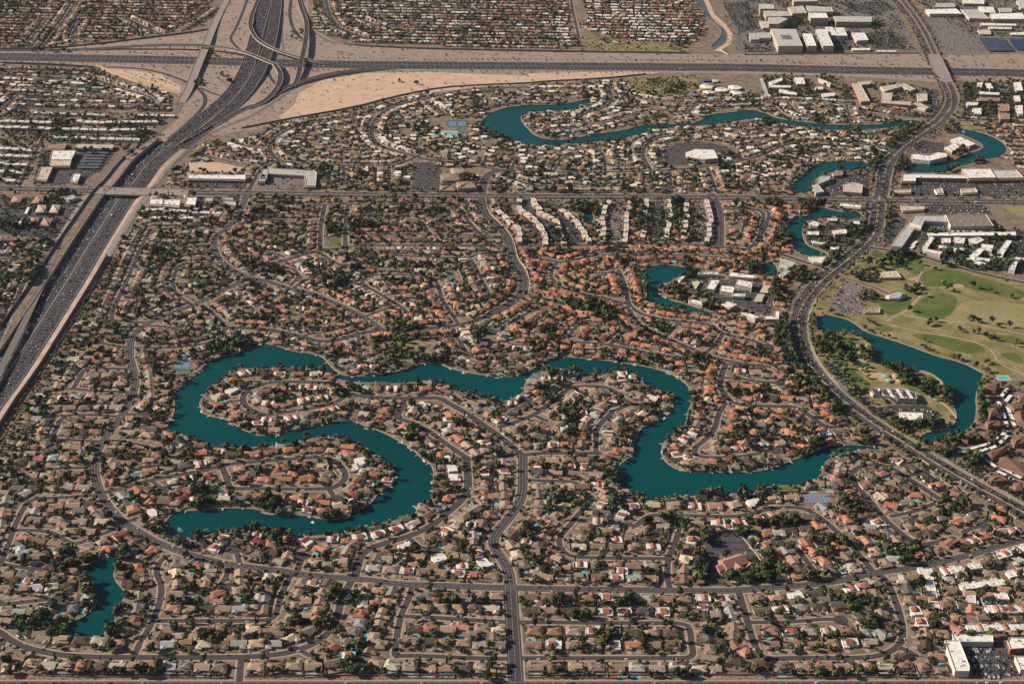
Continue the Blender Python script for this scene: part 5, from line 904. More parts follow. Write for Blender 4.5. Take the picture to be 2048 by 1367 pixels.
# one plan of the ground cut along every shore and edge, so nothing lies in the same plane twice
def patchwork():
    vs, es = [], []
    def loop(P):
        o = len(vs); vs.extend(Vector(p) for p in P)
        es.extend((o + i, o + (i + 1) % len(P)) for i in range(len(P)))
    bound = [G(-500, 1800), G(2500, 1800), G(2900, -420), G(-900, -420)]
    loop(bound)
    polys = list(lakes.values()) + [canal, trench] + [z[1] for z in zones]
    for p in polys: loop(p)
    v, e, f, ov, oe, of = delaunay_2d_cdt(vs, es, [], 0, 1e-3)
    groups = {}
    bb = [(min(x for x, y in p), max(x for x, y in p), min(y for x, y in p), max(y for x, y in p)) for p in polys]
    nl = len(lakes)
    for t in f:
        cx = sum(v[i][0] for i in t) / 3; cy = sum(v[i][1] for i in t) / 3
        k = 'yard_ground'; hole = False
        for j, p in enumerate(polys):
            b = bb[j]
            if b[0] <= cx <= b[1] and b[2] <= cy <= b[3] and inpoly(cx, cy, p):
                if j < nl + 2: hole = True; break
                k = zones[j - nl - 2][0]
        if hole: continue
        groups.setdefault(k, []).append(t)
    for k, fs in groups.items():
        mb = MB(); mp = {}
        for t in fs:
            q = []
            for i in t:
                if i not in mp: mp[i] = len(mb.v); mb.v.append((v[i][0], v[i][1], 0.0))
                q.append(mp[i])
            a = (v[t[1]][0] - v[t[0]][0]) * (v[t[2]][1] - v[t[0]][1]) - (v[t[2]][0] - v[t[0]][0]) * (v[t[1]][1] - v[t[0]][1])
            mb.f.append(tuple(q) if a > 0 else tuple(q[::-1])); mb.c.append((1, 1, 1)); mb.m.append(0)
        tag(mb.build({'yard_ground': 'ground', 'desert_gravel': 'gravel_ground', 'bare_dirt': 'dirt_ground', 'red_gravel': 'red_gravel_strip', 'rough_turf': 'rough_grass', 'dry_turf': 'dry_grass', 'green_turf': 'mown_grass', 'sand': 'sand'}[k], k), kind='structure')
patchwork(); tick('ground')
# far ground out to the horizon, below everything
mb = MB(); mb.box(-30000, 30000, -6000, 40000, -12.0, -11.0); tag(mb.build('terrain', 'yard_ground'), kind='structure')
for k, P in lakes.items():
    n = len(P); mb = MB(); ar = sum(P[i][0] * P[(i + 1) % n][1] - P[(i + 1) % n][0] * P[i][1] for i in range(n))
    Q = P if ar > 0 else P[::-1]
    vs = [Vector(p) for p in Q]; v, e, f, *_ = delaunay_2d_cdt(vs, [(i, (i + 1) % n) for i in range(n)], [], 1, 1e-3)
    mb.v = [(a[0], a[1], -0.9) for a in v]; mb.f = [tuple(t) for t in f]
    mb.f = [t if (v[t[1]][0] - v[t[0]][0]) * (v[t[2]][1] - v[t[0]][1]) - (v[t[2]][0] - v[t[0]][0]) * (v[t[1]][1] - v[t[0]][1]) > 0 else t[::-1] for t in mb.f]
    mb.c = [(1, 1, 1)] * len(mb.f); mb.m = [0] * len(mb.f)
    tag(mb.build('lake_water', 'lake_water'), kind='structure')
    bk = MB(); C2 = Q + [Q[0]]
    for a, b in zip(C2[:-1], C2[1:]): bk.add([(a[0], a[1], -1.2), (b[0], b[1], -1.2), (b[0], b[1], 0), (a[0], a[1], 0)], [(3, 2, 1, 0)])
    # pale kerb round the shore
    Lo = offset(C2, -1.1); Li = offset(C2, 0.15)
    for i in range(len(C2) - 1):
        bk.add([(*Lo[i], .12), (*Lo[i + 1], .12), (*Li[i + 1], .12), (*Li[i], .12), (*Li[i], -1.0), (*Li[i + 1], -1.0), (*Lo[i], 0), (*Lo[i + 1], 0)], [(0, 1, 2, 3), (3, 2, 5, 4), (6, 7, 1, 0)])
    tag(bk.build('lake_bank', 'pavement_concrete'), kind='structure')
mb = MB(); mb.prism(canal, -3, -1.5); tag(mb.build('canal_water', 'canal_water'), kind='structure')
mb = MB(); mb.wall(canal + [canal[0]], -3, 0.3, 1.0, (1, 1, 1)); tag(mb.build('canal_bank', 'pavement_concrete'), kind='structure')
mb = MB(); cb = PTS("C0 1400,-20 1450,100 1530,170 1575,240 1560,300 1480,350"); L, Rr = offset(cb, 7), offset(cb, -7)
for i in range(len(cb) - 1): mb.add([(*Rr[i], .1), (*Rr[i + 1], .1), (*L[i + 1], .1), (*L[i], .1)], [(0, 1, 2, 3)])
tag(mb.build('canal_path', 'bare_dirt'), kind='structure')
def strip(mb, P, o0, o1, z, mi=0):
    A, B = offset(P, o0), offset(P, o1)
    o = len(mb.v)
    for i in range(len(P)):
        zz = z if not callable(z) else z(i)
        mb.v += [(A[i][0], A[i][1], zz), (B[i][0], B[i][1], zz)]
    for i in range(len(P) - 1):
        mb.f.append((o + 2 * i, o + 2 * i + 2, o + 2 * i + 3, o + 2 * i + 1)); mb.c.append((1, 1, 1)); mb.m.append(mi)
def sstrip(mb, P, o0, o1, z0, z1):
    """sloping strip between two offsets with their own heights (functions of index)"""
    A, B = offset(P, o0), offset(P, o1); o = len(mb.v)
    for i in range(len(P)): mb.v += [(A[i][0], A[i][1], z0(i)), (B[i][0], B[i][1], z1(i))]
    for i in range(len(P) - 1):
        mb.f.append((o + 2 * i, o + 2 * i + 2, o + 2 * i + 3, o + 2 * i + 1)); mb.c.append((1, 1, 1)); mb.m.append(0)
def dashes(mb, P, o, z, dash=3, gap=9, w=0.3):
    Q = offset(P, o); L = plen(Q); s = 0
    while s < L - dash:
        (x, y), (tx, ty) = walk(Q, s + dash / 2)
        a, b = dash / 2, w / 2
        mb.add([(x + tx * i * a - ty * j * b, y + ty * i * a + tx * j * b, z) for i, j in ((-1, -1), (1, -1), (1, 1), (-1, 1))], [(0, 1, 2, 3)])
        s += dash + gap
# street levels: streets that meet get heights a centimetre or so apart
sega = [np.array(p) for w, p, a in roads]
lev = []
bbs = [(a.min(0) - 16, a.max(0) + 16) for a in sega]
for i, a in enumerate(sega):
    used = set()
    for j in range(i):
        if (bbs[i][0] < bbs[j][1]).all() and (bbs[j][0] < bbs[i][1]).all():
            if min(math.dist(p, q) for p in roads[i][1] for q in roads[j][1]) < 45: used.add(lev[j])
            else: used.add(lev[j]) if False else None
    k = 0
    while k in used: k += 1
    lev.append(k)
print('street levels', max(lev) + 1)
pv = MB()
for (w, P, a), k in zip(roads, lev):
    strip(pv, P, -(w / 2 + 2.6), w / 2 + 2.6, 0.07 + 0.006 * k)
    for q in (P[0], P[-1]): pv.cyl(q[0], q[1], w / 2 + 2.6, w / 2 + 2.6, 0, 0.065 + 0.006 * k - .003, 14)
tag(pv.build('pavement', 'pavement_concrete'), kind='structure')
rd = MB(); mk = MB()
for (w, P, a), k in zip(roads, lev):
    strip(rd, P, -w / 2, w / 2, 0.17 + 0.012 * k)
    for q in (P[0], P[-1]):
        r = w / 2 + (3.5 if a and w <= 9 else 0)
        near = min((math.dist(q, p) for (w2, P2, a2) in roads if P2 is not P for p in P2), default=99)
        rd.cyl(q[0], q[1], w / 2 if near < 30 else r + 3, w / 2 if near < 30 else r + 3, 0, 0.16 + 0.012 * k, 16)
        if near >= 30: pv2 = None
    if w >= 12.5:
        dashes(mk, P, 0, 0.36, 6, 3, .25)
        for s in (-1, 1): dashes(mk, P, s * (w / 2 - 2.4), 0.36, 9, 0.5, .22)
tag(rd.build('road', 'asphalt'), kind='structure')
mn = MB(); mp = MB(); md = MB(); ym = MB()
for i, (n, w, P, m) in enumerate(mains):
    strip(mp, P, -(w / 2 + 2.8), w / 2 + 2.8, 0.10 + .012 * i)
    strip(mn, P, -w / 2, w / 2, 0.38 + .015 * i)
    if m:
        strip(md, P, -m / 2, m / 2, 0.50 + .015 * i)
    for s in (-1, 1):
        for q in (1, 2): dashes(mk, P, s * (m / 2 + q * 3.6), 0.46 + .015 * i, 4, 9, .25)
        dashes(mk, P, s * (w / 2 - 1.2), 0.46 + .015 * i, 12, .4, .25)
tag(mp.build('pavement', 'pavement_concrete'), kind='structure'); tag(mn.build('road', 'asphalt'), kind='structure'); tag(md.build('median_strip', 'desert_gravel'), kind='structure')
lo = MB()
for i, (m, P, n, d) in enumerate(lots):
    b = MB(); b.prism(P, 0.0, 0.05 + .004 * i); tag(b.build('parking_lot', m), kind='structure')
    # bay lines
    xs = [p[0] for p in P]; ys = [p[1] for p in P]
    y = min(ys) + 8
    while n and y < max(ys) - 5:
        x = min(xs)
        while x < max(xs):
            if inpoly(x, y - 5, P) and inpoly(x, y + 5, P): mk.add([(x, y - 5, .3), (x + .13, y - 5, .3), (x + .13, y + 5, .3), (x, y + 5, .3)], [(0, 1, 2, 3)])
            x += 2.9
        y += 17
tag(mk.build('road_marking', 'marking_paint'), kind='structure')
tick('streets')
# ---------------------------------------------------------------- freeways
zf = [p[2] for p in FW]
m_ = MB(); m_.prism(offset(FW2, -33.9) + offset(FW2, 46.9)[::-1], -9, -8.2); tag(m_.build('gravel_ground', 'desert_gravel'), kind='structure')
fw = MB(); strip(fw, FW2, -33.5, 33, lambda i: zf[i] + .3); tag(fw.build('freeway', 'freeway_asphalt'), kind='structure')
sl = MB(); sstrip(sl, FW2, 33, 47.05, lambda i: zf[i] + .28, lambda i: 0.0); tag(sl.build('gravel_slope', 'desert_gravel'), kind='structure')
us = {}
US60 = smooth(PTS("P -120,115 A0 0,388 300,393 700,403 1300,413 1660,424 B0 600,442 900,445 1900,452 C0 1300,460 D0 0,462 600,478 1300,490 1914,500 P 2130,150"), 1)
u = MB(); strip(u, US60, -33, 33, 0.34); tag(u.build('freeway', 'freeway_asphalt'), kind='structure')
fm = MB()
def fmark(P, z, w, solid=(0,)):
    for o in np.arange(-w + 3.6, w, 3.65):
        if abs(o) < 2.5: continue
        dashes(fm, P, float(o), z, 3.5, 8.5, .28)
    for s in (-1, 1):
        for o in (w - .6, 3.0): dashes(fm, P, s * o, z, 14, .2, .32)
fmark(FW2, -6.6, 30)
fmark(US60, .40, 31)
# the marking follows the roadbed where it climbs
for i, q in enumerate(fm.v):
    if q[2] < -6:
        j = min(range(len(FW2)), key=lambda t: (FW2[t][0] - q[0]) ** 2 + (FW2[t][1] - q[1]) ** 2)
        fm.v[i] = (q[0], q[1], zf[j] + .36)
tag(fm.build('freeway_marking', 'marking_paint'), kind='structure')
def barrier(P, o, z, h, th, label, cat, name, col=(.3, .25, .22), mat='block_masonry', step=None):
    Q = offset(P, o); mb = MB()
    zz = z if callable(z) else (lambda i: z)
    for i in range(len(Q) - 1):
        a, b = Q[i], Q[i + 1]; d = math.dist(a, b) or 1; nx, ny = -(b[1] - a[1]) / d * th / 2, (b[0] - a[0]) / d * th / 2
        V = [(a[0] - nx, a[1] - ny), (b[0] - nx, b[1] - ny), (b[0] + nx, b[1] + ny), (a[0] + nx, a[1] + ny)]; z0, z1 = zz(i), zz(i + 1)
        mb.add([(V[0][0], V[0][1], z0 - .2), (V[1][0], V[1][1], z1 - .2), (V[2][0], V[2][1], z1 - .2), (V[3][0], V[3][1], z0 - .2), (V[0][0], V[0][1], z0 + h), (V[1][0], V[1][1], z1 + h), (V[2][0], V[2][1], z1 + h), (V[3][0], V[3][1], z0 + h)], [(4, 5, 6, 7), (0, 1, 5, 4), (1, 2, 6, 5), (2, 3, 7, 6), (3, 0, 4, 7)], col)
    return tag(mb.build(name, mat), label, cat)
barrier(FW2, 0, lambda i: zf[i] + .3, 1.1, .9, 'low concrete median barrier down the middle of the depressed freeway', 'median barrier', 'median_barrier', (.4, .35, .3))
barrier(US60, 0, .3, 1.1, .9, 'low concrete median barrier along the level freeway at the top', 'median barrier', 'median_barrier', (.4, .35, .3))
barrier(FW2, -33.8, lambda i: zf[i], 8.2, .8, 'high retaining wall on the left side of the depressed freeway', 'retaining wall', 'retaining_wall', (.33, .25, .21))
# retaining wall tops follow the ground
FWS = [q for q in FW2 if PX(*q)[1] > 500]
barrier(FWS, 50, 0, 6.8, .6, 'tall tan noise wall on the right side of the depressed freeway', 'noise wall', 'noise_wall', (.40, .29, .22))
barrier(FW2[8:], -60, 0, 4.2, .6, 'tall brown noise wall on the left side of the depressed freeway', 'noise wall', 'noise_wall', (.26, .19, .16))
noise = [("B0 -60,880 300,808 700,740 1000,660 1300,600 1600,582 1900,572 C0 300,560 700,540 1000,510", 3.6, (.22, .17, .15), 'brown noise wall behind the houses south of the top freeway'),
 ("B0 410,195 520,262 600,300 760,318 1200,338 1900,352 C0 1300,368", 4.5, (.2, .17, .16), 'dark noise wall north of the top freeway, centre'),
 ("A0 660,455 800,510 1000,575 1230,645", 6, (.40, .31, .21), 'bright sandy noise wall in the left part of the interchange'),
 ("A0 -60,430 300,440 640,462", 4, (.22, .17, .15), 'brown noise wall at the far left south of the top freeway'),
 ("A0 -60,335 300,338 700,300 1000,262 1300,225 1420,205", 4, (.22, .17, .15), 'brown noise wall at the far left north of the top freeway'),
 ("D0 0,378 1200,366", 3, (.36, .27, .23), 'low pinkish wall below the hospital grounds'),
 ("C0 565,190 650,212", 3, (.5, .4, .3), 'short pale wall by the green strip, left piece'), ("C0 720,272 810,295", 3, (.5, .4, .3), 'short pale wall by the green strip, right piece'),
 ("C0 1500,345 1555,375", 3, (.5, .38, .3), 'short pale wall beside the canal mouth'),
 ("P -60,1347 150,1348 455,1350", 2, (.22, .15, .13), 'brown boundary wall along the bottom road, left part'),
 ("P 500,1350 1000,1350 1010,1350", 2, (.22, .15, .13), 'brown boundary wall along the bottom road, centre part'),
 ("P 1055,1350 1500,1349 1900,1349", 2, (.22, .15, .13), 'brown boundary wall along the bottom road, right part'),
 ("B1 1615,150 1625,250 1700,320 1780,400 1815,490 1830,570 1890,640 1905,700", 1.8, (.5, .38, .28), 'curved tan wall between the centre street and the first condo line'),
 ("D2 1190,870 1260,920 1500,1060 1700,1170 1860,1290", 1.8, (.48, .36, .27), 'long tan wall following the curved main road at lower right'),
 ("C3 1640,345 1760,490 1860,640", 1.8, (.45, .34, .26), 'tan wall east of the church car park'),
 ("C0 865,545 915,655", 1.8, (.5, .38, .3), 'straight wall between the houses and the school field')]
for s, h, c, lb in noise:
    P = smooth(PTS(s), 1); barrier(P, 0, 0, h, .5, lb, 'wall', 'boundary_wall', c)
def flyover(s, w, label, skirt, piers=True, name='flyover_ramp', mat='freeway_asphalt', smoothn=2):
    P = smooth3(P3(s), smoothn); Q = [p[:2] for p in P]; z = [p[2] for p in P]
    root = empty(name, (P[len(P) // 2][0], P[len(P) // 2][1], 0), 0, label, 'flyover' if name[0] == 'f' else 'bridge')
    ox, oy = P[len(P) // 2][:2]
    def loc(mb): mb.v = [(a - ox, b - oy, c) for a, b, c in mb.v]; return mb
    d = MB(); strip(d, Q, -w / 2, w / 2, lambda i: z[i] + .45)
    loc(d).build('roadway', mat, root)
    c = MB()
    A, B = offset(Q, -w / 2), offset(Q, w / 2)
    for i in range(len(Q) - 1):
        for E in (A, B):
            a, b = E[i], E[i + 1]
            z0, z1 = z[i], z[i + 1]
            lo0 = (z0 - 1.4) if not skirt(i) else -.2; lo1 = (z1 - 1.4) if not skirt(i) else -.2
            dd = math.dist(a, b) or 1; nx, ny = -(b[1] - a[1]) / dd * .3, (b[0] - a[0]) / dd * .3
            V = [(a[0] - nx, a[1] - ny), (b[0] - nx, b[1] - ny), (b[0] + nx, b[1] + ny), (a[0] + nx, a[1] + ny)]
            c.add([(V[0][0], V[0][1], lo0), (V[1][0], V[1][1], lo1), (V[2][0], V[2][1], lo1), (V[3][0], V[3][1], lo0), (V[0][0], V[0][1], z0 + 1.4), (V[1][0], V[1][1], z1 + 1.4), (V[2][0], V[2][1], z1 + 1.4), (V[3][0], V[3][1], z0 + 1.4)], [(4, 5, 6, 7), (0, 1, 5, 4), (1, 2, 6, 5), (2, 3, 7, 6), (3, 0, 4, 7)], (.42, .35, .29))
    for i in range(len(Q) - 1):   # soffit
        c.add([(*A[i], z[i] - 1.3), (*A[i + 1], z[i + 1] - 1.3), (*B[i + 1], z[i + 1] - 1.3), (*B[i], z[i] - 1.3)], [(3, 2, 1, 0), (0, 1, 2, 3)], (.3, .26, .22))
    loc(c).build('parapet', 'concrete', root)
    if piers:
        L = plen(Q); s_ = 20
        while s_ < L:
            (x, y), t = walk(Q, s_)
            j = min(range(len(Q)), key=lambda k: math.dist(Q[k], (x, y)))
            if z[j] > 4 and not skirt(j):
                m = MB(); m.cyl(x - ox, y - oy, 1.3, 1.6, -.2, z[j] - 1.3, 8, (.4, .33, .28)); m.build('pier', 'concrete', root)
            s_ += 38
    return Q
F = []
F.append(flyover("A0 0,345,0 300,348,0 600,338,1 800,325,4 950,315,8 1150,306,11 1400,310,13 1600,335,14 1750,385,14 1860,435,13 B0 160,430,12 205,490,10 212,535,8 190,600,6 130,670,3 60,720,1 A0 1700,725,0 1500,840,0 1350,930,0 1200,1010,0", 12, 'long flyover curving from the left top freeway round to the freeway south', lambda i: False))
F.append(flyover("B0 75,-40,2 30,60,5 2,140,9 5,200,12 40,262,13 110,312,13 200,352,12 330,392,9 450,424,5 560,440,2 700,452,0", 11, 'flyover sweeping from the top freeway lanes down to the right', lambda i: False))
F.append(flyover("B0 330,-40,0 350,60,2 385,140,5 390,220,9 375,320,11 355,400,11 340,480,9 325,550,5 290,600,1", 12, 'straight north south flyover right of the interchange', lambda i: False))
F.append(flyover("A0 1560,-20,0 1500,90,0 1450,200,2 1420,280,5 1390,360,6 1350,450,6 1310,560,5 1280,630,2 1240,700,0", 20, 'pale road bridge crossing the top freeway at the left', lambda i: False, True, 'road_bridge', 'deck_concrete'))
F.append(flyover("B0 0,745,0 150,655,1 300,575,4 450,525,6 620,490,6 800,474,4 1000,470,0", 11, 'ramp curving from the right top freeway under the bare dirt field', lambda i: True, False))
RIB = []
def ribbon(s, w, mat='freeway_asphalt', z=.30, name='ramp', mark=True):
    P = smooth(PTS(s), 2); a = MB(); strip(a, P, -w / 2, w / 2, z); tag(a.build(name, mat), kind='structure'); RIB.append((P, w)); return P
RB = {}
RB['wn'] = flyover("A0 1180,975,0 1300,875,0 1440,765,0 1580,645,1 1680,490,4 1725,350,6 1760,210,6 1800,70,4 1830,-60,1", 34, 'left carriageway of the freeway running up through the interchange', lambda i: True, False, 'freeway_bridge', 'freeway_asphalt')
RB['en'] = flyover("A0 1235,1015,0 1350,925,0 1490,820,0 1640,690,1 1750,540,4 1810,410,6 1850,290,6 1880,140,4 1900,-60,1", 28, 'right carriageway of the freeway running up through the interchange', lambda i: True, False, 'freeway_bridge', 'freeway_asphalt')
ribbon("A0 -40,430 640,460 900,462 1080,490 1230,540 1340,592 1400,650 1405,710 1350,780 1240,880 1150,950", 9)
ribbon("B0 285,-40 268,90 285,180 330,245 375,290", 9); ribbon("B0 220,200 300,250 360,280", 7, 'deck_concrete', .33)
ribbon("A0 1240,700 1200,780 1100,880 950,990 800,1100 700,1200 640,1275", 13, 'old_asphalt', .28)
ribbon("B0 300,600 220,660 100,740 0,800 A0 1500,880 1350,960 1250,1060 1150,1180 1090,1270", 10, 'old_asphalt', .26)
ribbon("A0 1700,-30 1650,110 1600,220 1570,260 1600,310 1680,370", 7); ribbon("B0 215,200 235,420 240,560 200,640", 6, "old_asphalt"); ribbon("A0 1440,790 1500,740 1600,700 1700,620", 5, "deck_concrete"); ribbon("A0 1370,600 1450,640 1540,660", 7); ribbon("B0 110,440 130,520 170,570", 8)
ribbon("B0 420,310 600,345 750,375 900,392 1200,398 1914,396 C0 1300,405 D0 0,400 500,412 900,440 1240,425", 8, 'deck_concrete', .27)
ribbon("A0 700,365 1000,375 1320,405", 7, 'deck_concrete', .27)
ribbon("B0 800,478 1200,482 1914,475 C0 600,480 1100,490 D0 0,500 700,520 1290,545", 8, 'deck_concrete', .27)
e1 = ribbon("A1 1010,130 930,240 845,375 780,475 720,580 690,640", 15, 'deck_concrete', .32, 'frontage_road')
ribbon("A1 690,640 620,790 520,960 400,1160 290,1360", 6, 'bare_dirt', .29, 'service_path')
ribbon("A1 600,140 540,230 480,330 410,440", 16, 'deck_concrete', .32, 'frontage_road')
ribbon("A1 400,440 350,600 270,780 190,960 100,1140 0,1330 P -60,860", 12, 'old_asphalt', .31, 'frontage_road')
ribbon("A0 660,1260 740,1190 900,1080 1010,1000", 14, 'desert_gravel', .22, 'gravel_ground')
# bridge of the avenue over the depressed freeway
P0 = mains[0][2]
def bridge(x0, x1, P, w, label, z=.55):
    Q = [q for q in P]; pts = []
    L = plen(P); s = 0
    while s < L:
        q, t = walk(P, s); px = PX(*q)[0]
        if x0 <= px <= x1: pts.append(q)
        s += 6
    mb = MB(); strip(mb, pts, -w / 2, w / 2, z); mx, my = pts[len(pts) // 2]
    r = empty('road_bridge', (mx, my, 0), 0, label, 'bridge')
    def lc(m): m.v = [(a - mx, b - my, c) for a, b, c in m.v]; return m
    lc(mb).build('roadway', 'deck_concrete', r)
    for sgn in (-1, 1):
        e = offset(pts, sgn * w / 2); b = MB(); b.wall(e, -2.0, z + 1.1, .7, (.42, .34, .28)); lc(b).build('parapet', 'concrete', r)
    b = MB(); strip(b, pts, -w / 2, w / 2, -1.6); b2 = MB(); b2.v = b.v; b2.f = [f[::-1] for f in b.f]; b2.c = b.c; b2.m = b.m; lc(b2).build('soffit', 'deck_concrete', r)
    return pts
bridge(188, 380, P0, 40, 'wide pale bridge carrying the avenue over the depressed freeway')
PD = mains[2][2]
pts = []
s = 0; L = plen(PD)
while s < L:
    q, t = walk(PD, s); py = PX(*q)[1]
    if 108 <= py <= 166: pts.append((q[0], q[1]))
    s += 8
mx, my = pts[len(pts) // 2]; n = len(pts)
zz = [6.5 * min(1, min(i, n - 1 - i) / (n * .25)) + .5 for i in range(n)]
r = empty('road_bridge', (mx, my, 0), 0, 'wide pale bridge carrying the main road over the top freeway', 'bridge')
m1 = MB(); strip(m1, pts, -19, 19, lambda i: zz[i]); m1.v = [(a - mx, b - my, c) for a, b, c in m1.v]; m1.build('roadway', 'deck_concrete', r)
for sg in (-1, 1):
    e = offset(pts, sg * 19); b = MB()
    for i in range(n - 1):
        lo = 0 if i < n * .25 or i > n * .75 else zz[i] - 1.8
        b.add([(e[i][0] - mx, e[i][1] - my, lo), (e[i + 1][0] - mx, e[i + 1][1] - my, lo), (e[i + 1][0] - mx, e[i + 1][1] - my, zz[i + 1] + 1.1), (e[i][0] - mx, e[i][1] - my, zz[i] + 1.1)], [(0, 1, 2, 3), (3, 2, 1, 0)], (.45, .36, .3))
    b.build('parapet', 'concrete', r)
for sg in (-1, 1):
    b = MB(); e = offset(pts, sg * .8); k = .5; b.box(e[int(n * k)][0] - mx - 1, e[int(n * k)][0] - mx + 1, e[int(n * k)][1] - my - 1, e[int(n * k)][1] - my + 1, 0, zz[int(n * k)] - .3, (.4, .33, .28)); b.build('pier', 'concrete', r)
tick('freeways')

for s_, w_ in (("D1 1220,660 1190,700 1170,730 1240,770 1240,800 1180,850 1130,910 1060,950 1000,980 975,1000", 4.5), ("D1 1240,770 1330,765 1430,770 1510,765", 2), ("D1 1060,950 1180,975 1400,1000 1600,1015 1914,1090", 2), ("D1 980,1020 1200,1070 1450,1110 1620,1150 1700,1200 1740,1290 1914,1360", 2), ("D2 840,90 830,115 780,150 790,190 800,240", 3), ("D1 1190,700 1130,715", 12), ("D2 1180,270 1270,290 1340,340 1365,400 1340,430", 3), ("D2 1260,450 1380,510 1440,580 1450,610", 3), ("D1 430,1060 440,960 480,860 540,790", 3), ("D2 450,80 500,200 600,340 800,480 900,540", 3)):
    ribbon(s_, w_, 'pavement_concrete' if w_ > 4 else 'bare_dirt', .06 + .003 * w_, 'path')
# ================================================================ houses
ROOFC = dict(t=(.29, .215, .165), b=(.21, .14, .105), d=(.09, .070, .060), g=(.165, .150, .140), s=(.35, .335, .315), l=(.48, .40, .30), w=(.66, .61, .55), o=(.40, .185, .115), r=(.34, .165, .13), x=(.32, .12, .085), X=(.32, .12, .085), R=(.22, .10, .07), M=(.24, .05, .06), n=(.20, .115, .075), B=(.21, .16, .135), c=(.46, .43, .38), p=(.40, .25, .21), y=(.5, .41, .27))
WORD = dict(t='tan roofed', b='brown roofed', d='dark roofed', g='slate roofed', s='silver roofed', l='cream roofed', w='flat white', o='orange roofed', r='red roofed', x='red-and-white', X='brown-and-white', R='russet roofed', M='maroon roofed')
WALLC = [(.42, .32, .24), (.50, .40, .31), (.36, .26, .20), (.58, .49, .40), (.30, .22, .17), (.62, .55, .47)]
def house_parts(kind, w, d, rg, full=True):
    """local frame: x along the row, +y towards the street. returns list of (part, builder, material)"""
    wc = jit(rg.choice(WALLC), .1, rg); rc = jit(ROOFC[kind], .26, rg); wm = rg.uniform(-.04, .15); rc = (rc[0] * (1 + wm), rc[1], rc[2] * (1 - wm)); W = MB(); Rf = MB(); out = []; sg = rg.choice((-1, 1))
    two = kind in 'tbodgrl' and rg.random() < .14
    gw = min(w * .45, 7.2); ex = []
    if kind in 'wxX':
        wc = jit((.66, .61, .55), .06, rg); h = rg.uniform(3.2, 4.2)
        W.box(-w / 2, w / 2, -d / 2, d * .28, 0, h, wc); gx = sg * (w / 2 - gw / 2 - .4)
        W.box(gx - gw / 2, gx + gw / 2, d * .2, d / 2, 0, h - .5, wc)
        Rf.box(-w / 2 + .3, w / 2 - .3, -d / 2 + .3, d * .28 - .3, h - .2, h + .03, jit(ROOFC['w'], .08, rg)); Rf.box(gx - gw / 2 + .3, gx + gw / 2 - .3, d * .2 + .3, d / 2 - .3, h - .7, h - .46, jit(ROOFC['w'], .08, rg))
        pr = MB()
        pr.wall([(-w / 2 + .12, -d / 2 + .12), (w / 2 - .12, -d / 2 + .12), (w / 2 - .12, d * .28 - .12), (-w / 2 + .12, d * .28 - .12), (-w / 2 + .12, -d / 2 + .12)], h + .01, h + .55, .24, jit((.7, .66, .6), .05, rg))
        if kind in 'xX':
            cw = w * rg.uniform(.36, .46); ox = rg.uniform(-.08, .12) * w; W.box(ox - cw / 2, ox + cw / 2, -d * .36, d * .33, .1, h + .5, wc)
            G2 = MB(); G2.gable(ox - cw / 2, ox + cw / 2, -d * .36, d * .33, h + .55, .42, rg.choice('xy'), rc, .5); out.append(('tiled_roof', G2, 'roof_covering'))
        out += [('wall', W, 'stucco_wall'), ('roof', Rf, 'flat_roof_coating')]
        if full: out.append(('parapet', pr, 'stucco_wall'))
        hz = h + .05; gy = d / 2; gz = h - .5
    else:
        h = 2.9; p = rg.uniform(.30, .42); hip = rg.random() < (.62 if kind in 'or' else .4)
        y1 = d * rg.uniform(.2, .3)
        W.box(-w / 2, w / 2, -d / 2, y1, 0, h, wc)
        Rf.gable(-w / 2, w / 2, -d / 2, y1, h, p, 'x', rc, .6, hip)
        gx = sg * (w / 2 - gw / 2 - .35); W.box(gx - gw / 2, gx + gw / 2, y1 - 3, d / 2, .02, h - .04, wc)
        Rf.gable(gx - gw / 2, gx + gw / 2, -d / 2 + 2.2, d / 2, h - .06, p * .96, 'y', rc, .5, rg.random() < .5)
        if rg.random() < .5:
            bw = w * .34; bx = -sg * (w / 2 - bw / 2 - .5); W.box(bx - bw / 2, bx + bw / 2, -d / 2 - 3.0, y1 - 1.4, .03, h - .09, wc)
            Rf.gable(bx - bw / 2, bx + bw / 2, -d / 2 - 3.0, y1 - 1, h - .1, p * .9, 'y', rc, .5, hip)
        if two:
            tx = -sg * w * .12; W.box(tx - w * .27, tx + w * .27, -d * .42, d * .14, .05, 5.7, wc); Rf.gable(tx - w * .27, tx + w * .27, -d * .42, d * .14, 5.7, p, 'x', rc, .55, hip)
        out += [('wall', W, 'stucco_wall'), ('roof', Rf, 'roof_covering')]
        hz = h + .6; gy = d / 2; gz = h
    if full:
        g = MB(); g.box(gx - gw * .36, gx + gw * .36, gy - .05, gy + .06, .05, 2.25, jit((.5, .44, .36), .1, rg)); out.append(('garage_door', g, 'paint'))
        for k in range(2):
            b = MB(); x0 = -sg * (w * .1 + k * w * .2); b.box(x0 - .8, x0 + .8, -d / 2 - .06, -d / 2 + .05, .9, 2.2); out.append(('window', b, 'window_glass'))
        b = MB(); x0 = sg * w * .18; b.box(x0 - 1.6, x0 + 1.6, -d / 2 - .07, -d / 2 + .05, .2, 2.3); out.append(('patio_door', b, 'window_glass'))
        if kind in 'wxX' or rg.random() < .6:
            b = MB(); ax, ay = -sg * w * .18, -d * .18; b.box(ax - .8, ax + .8, ay - .7, ay + .7, hz - (0 if kind in 'wxX' else .4), hz + 1.3, (.5, .48, .44)); out.append(('air_conditioner', b, 'paint'))
        if kind not in 'wxX' and rg.random() < .4:
            b = MB(); b.box(sg * w * .32 - .5, sg * w * .32 + .5, -d * .3, -d * .3 + 1, h + .4, h + 2.6, wc); out.append(('chimney', b, 'stucco_wall'))
    return out, gx, (gx, gw)
POOLS = []
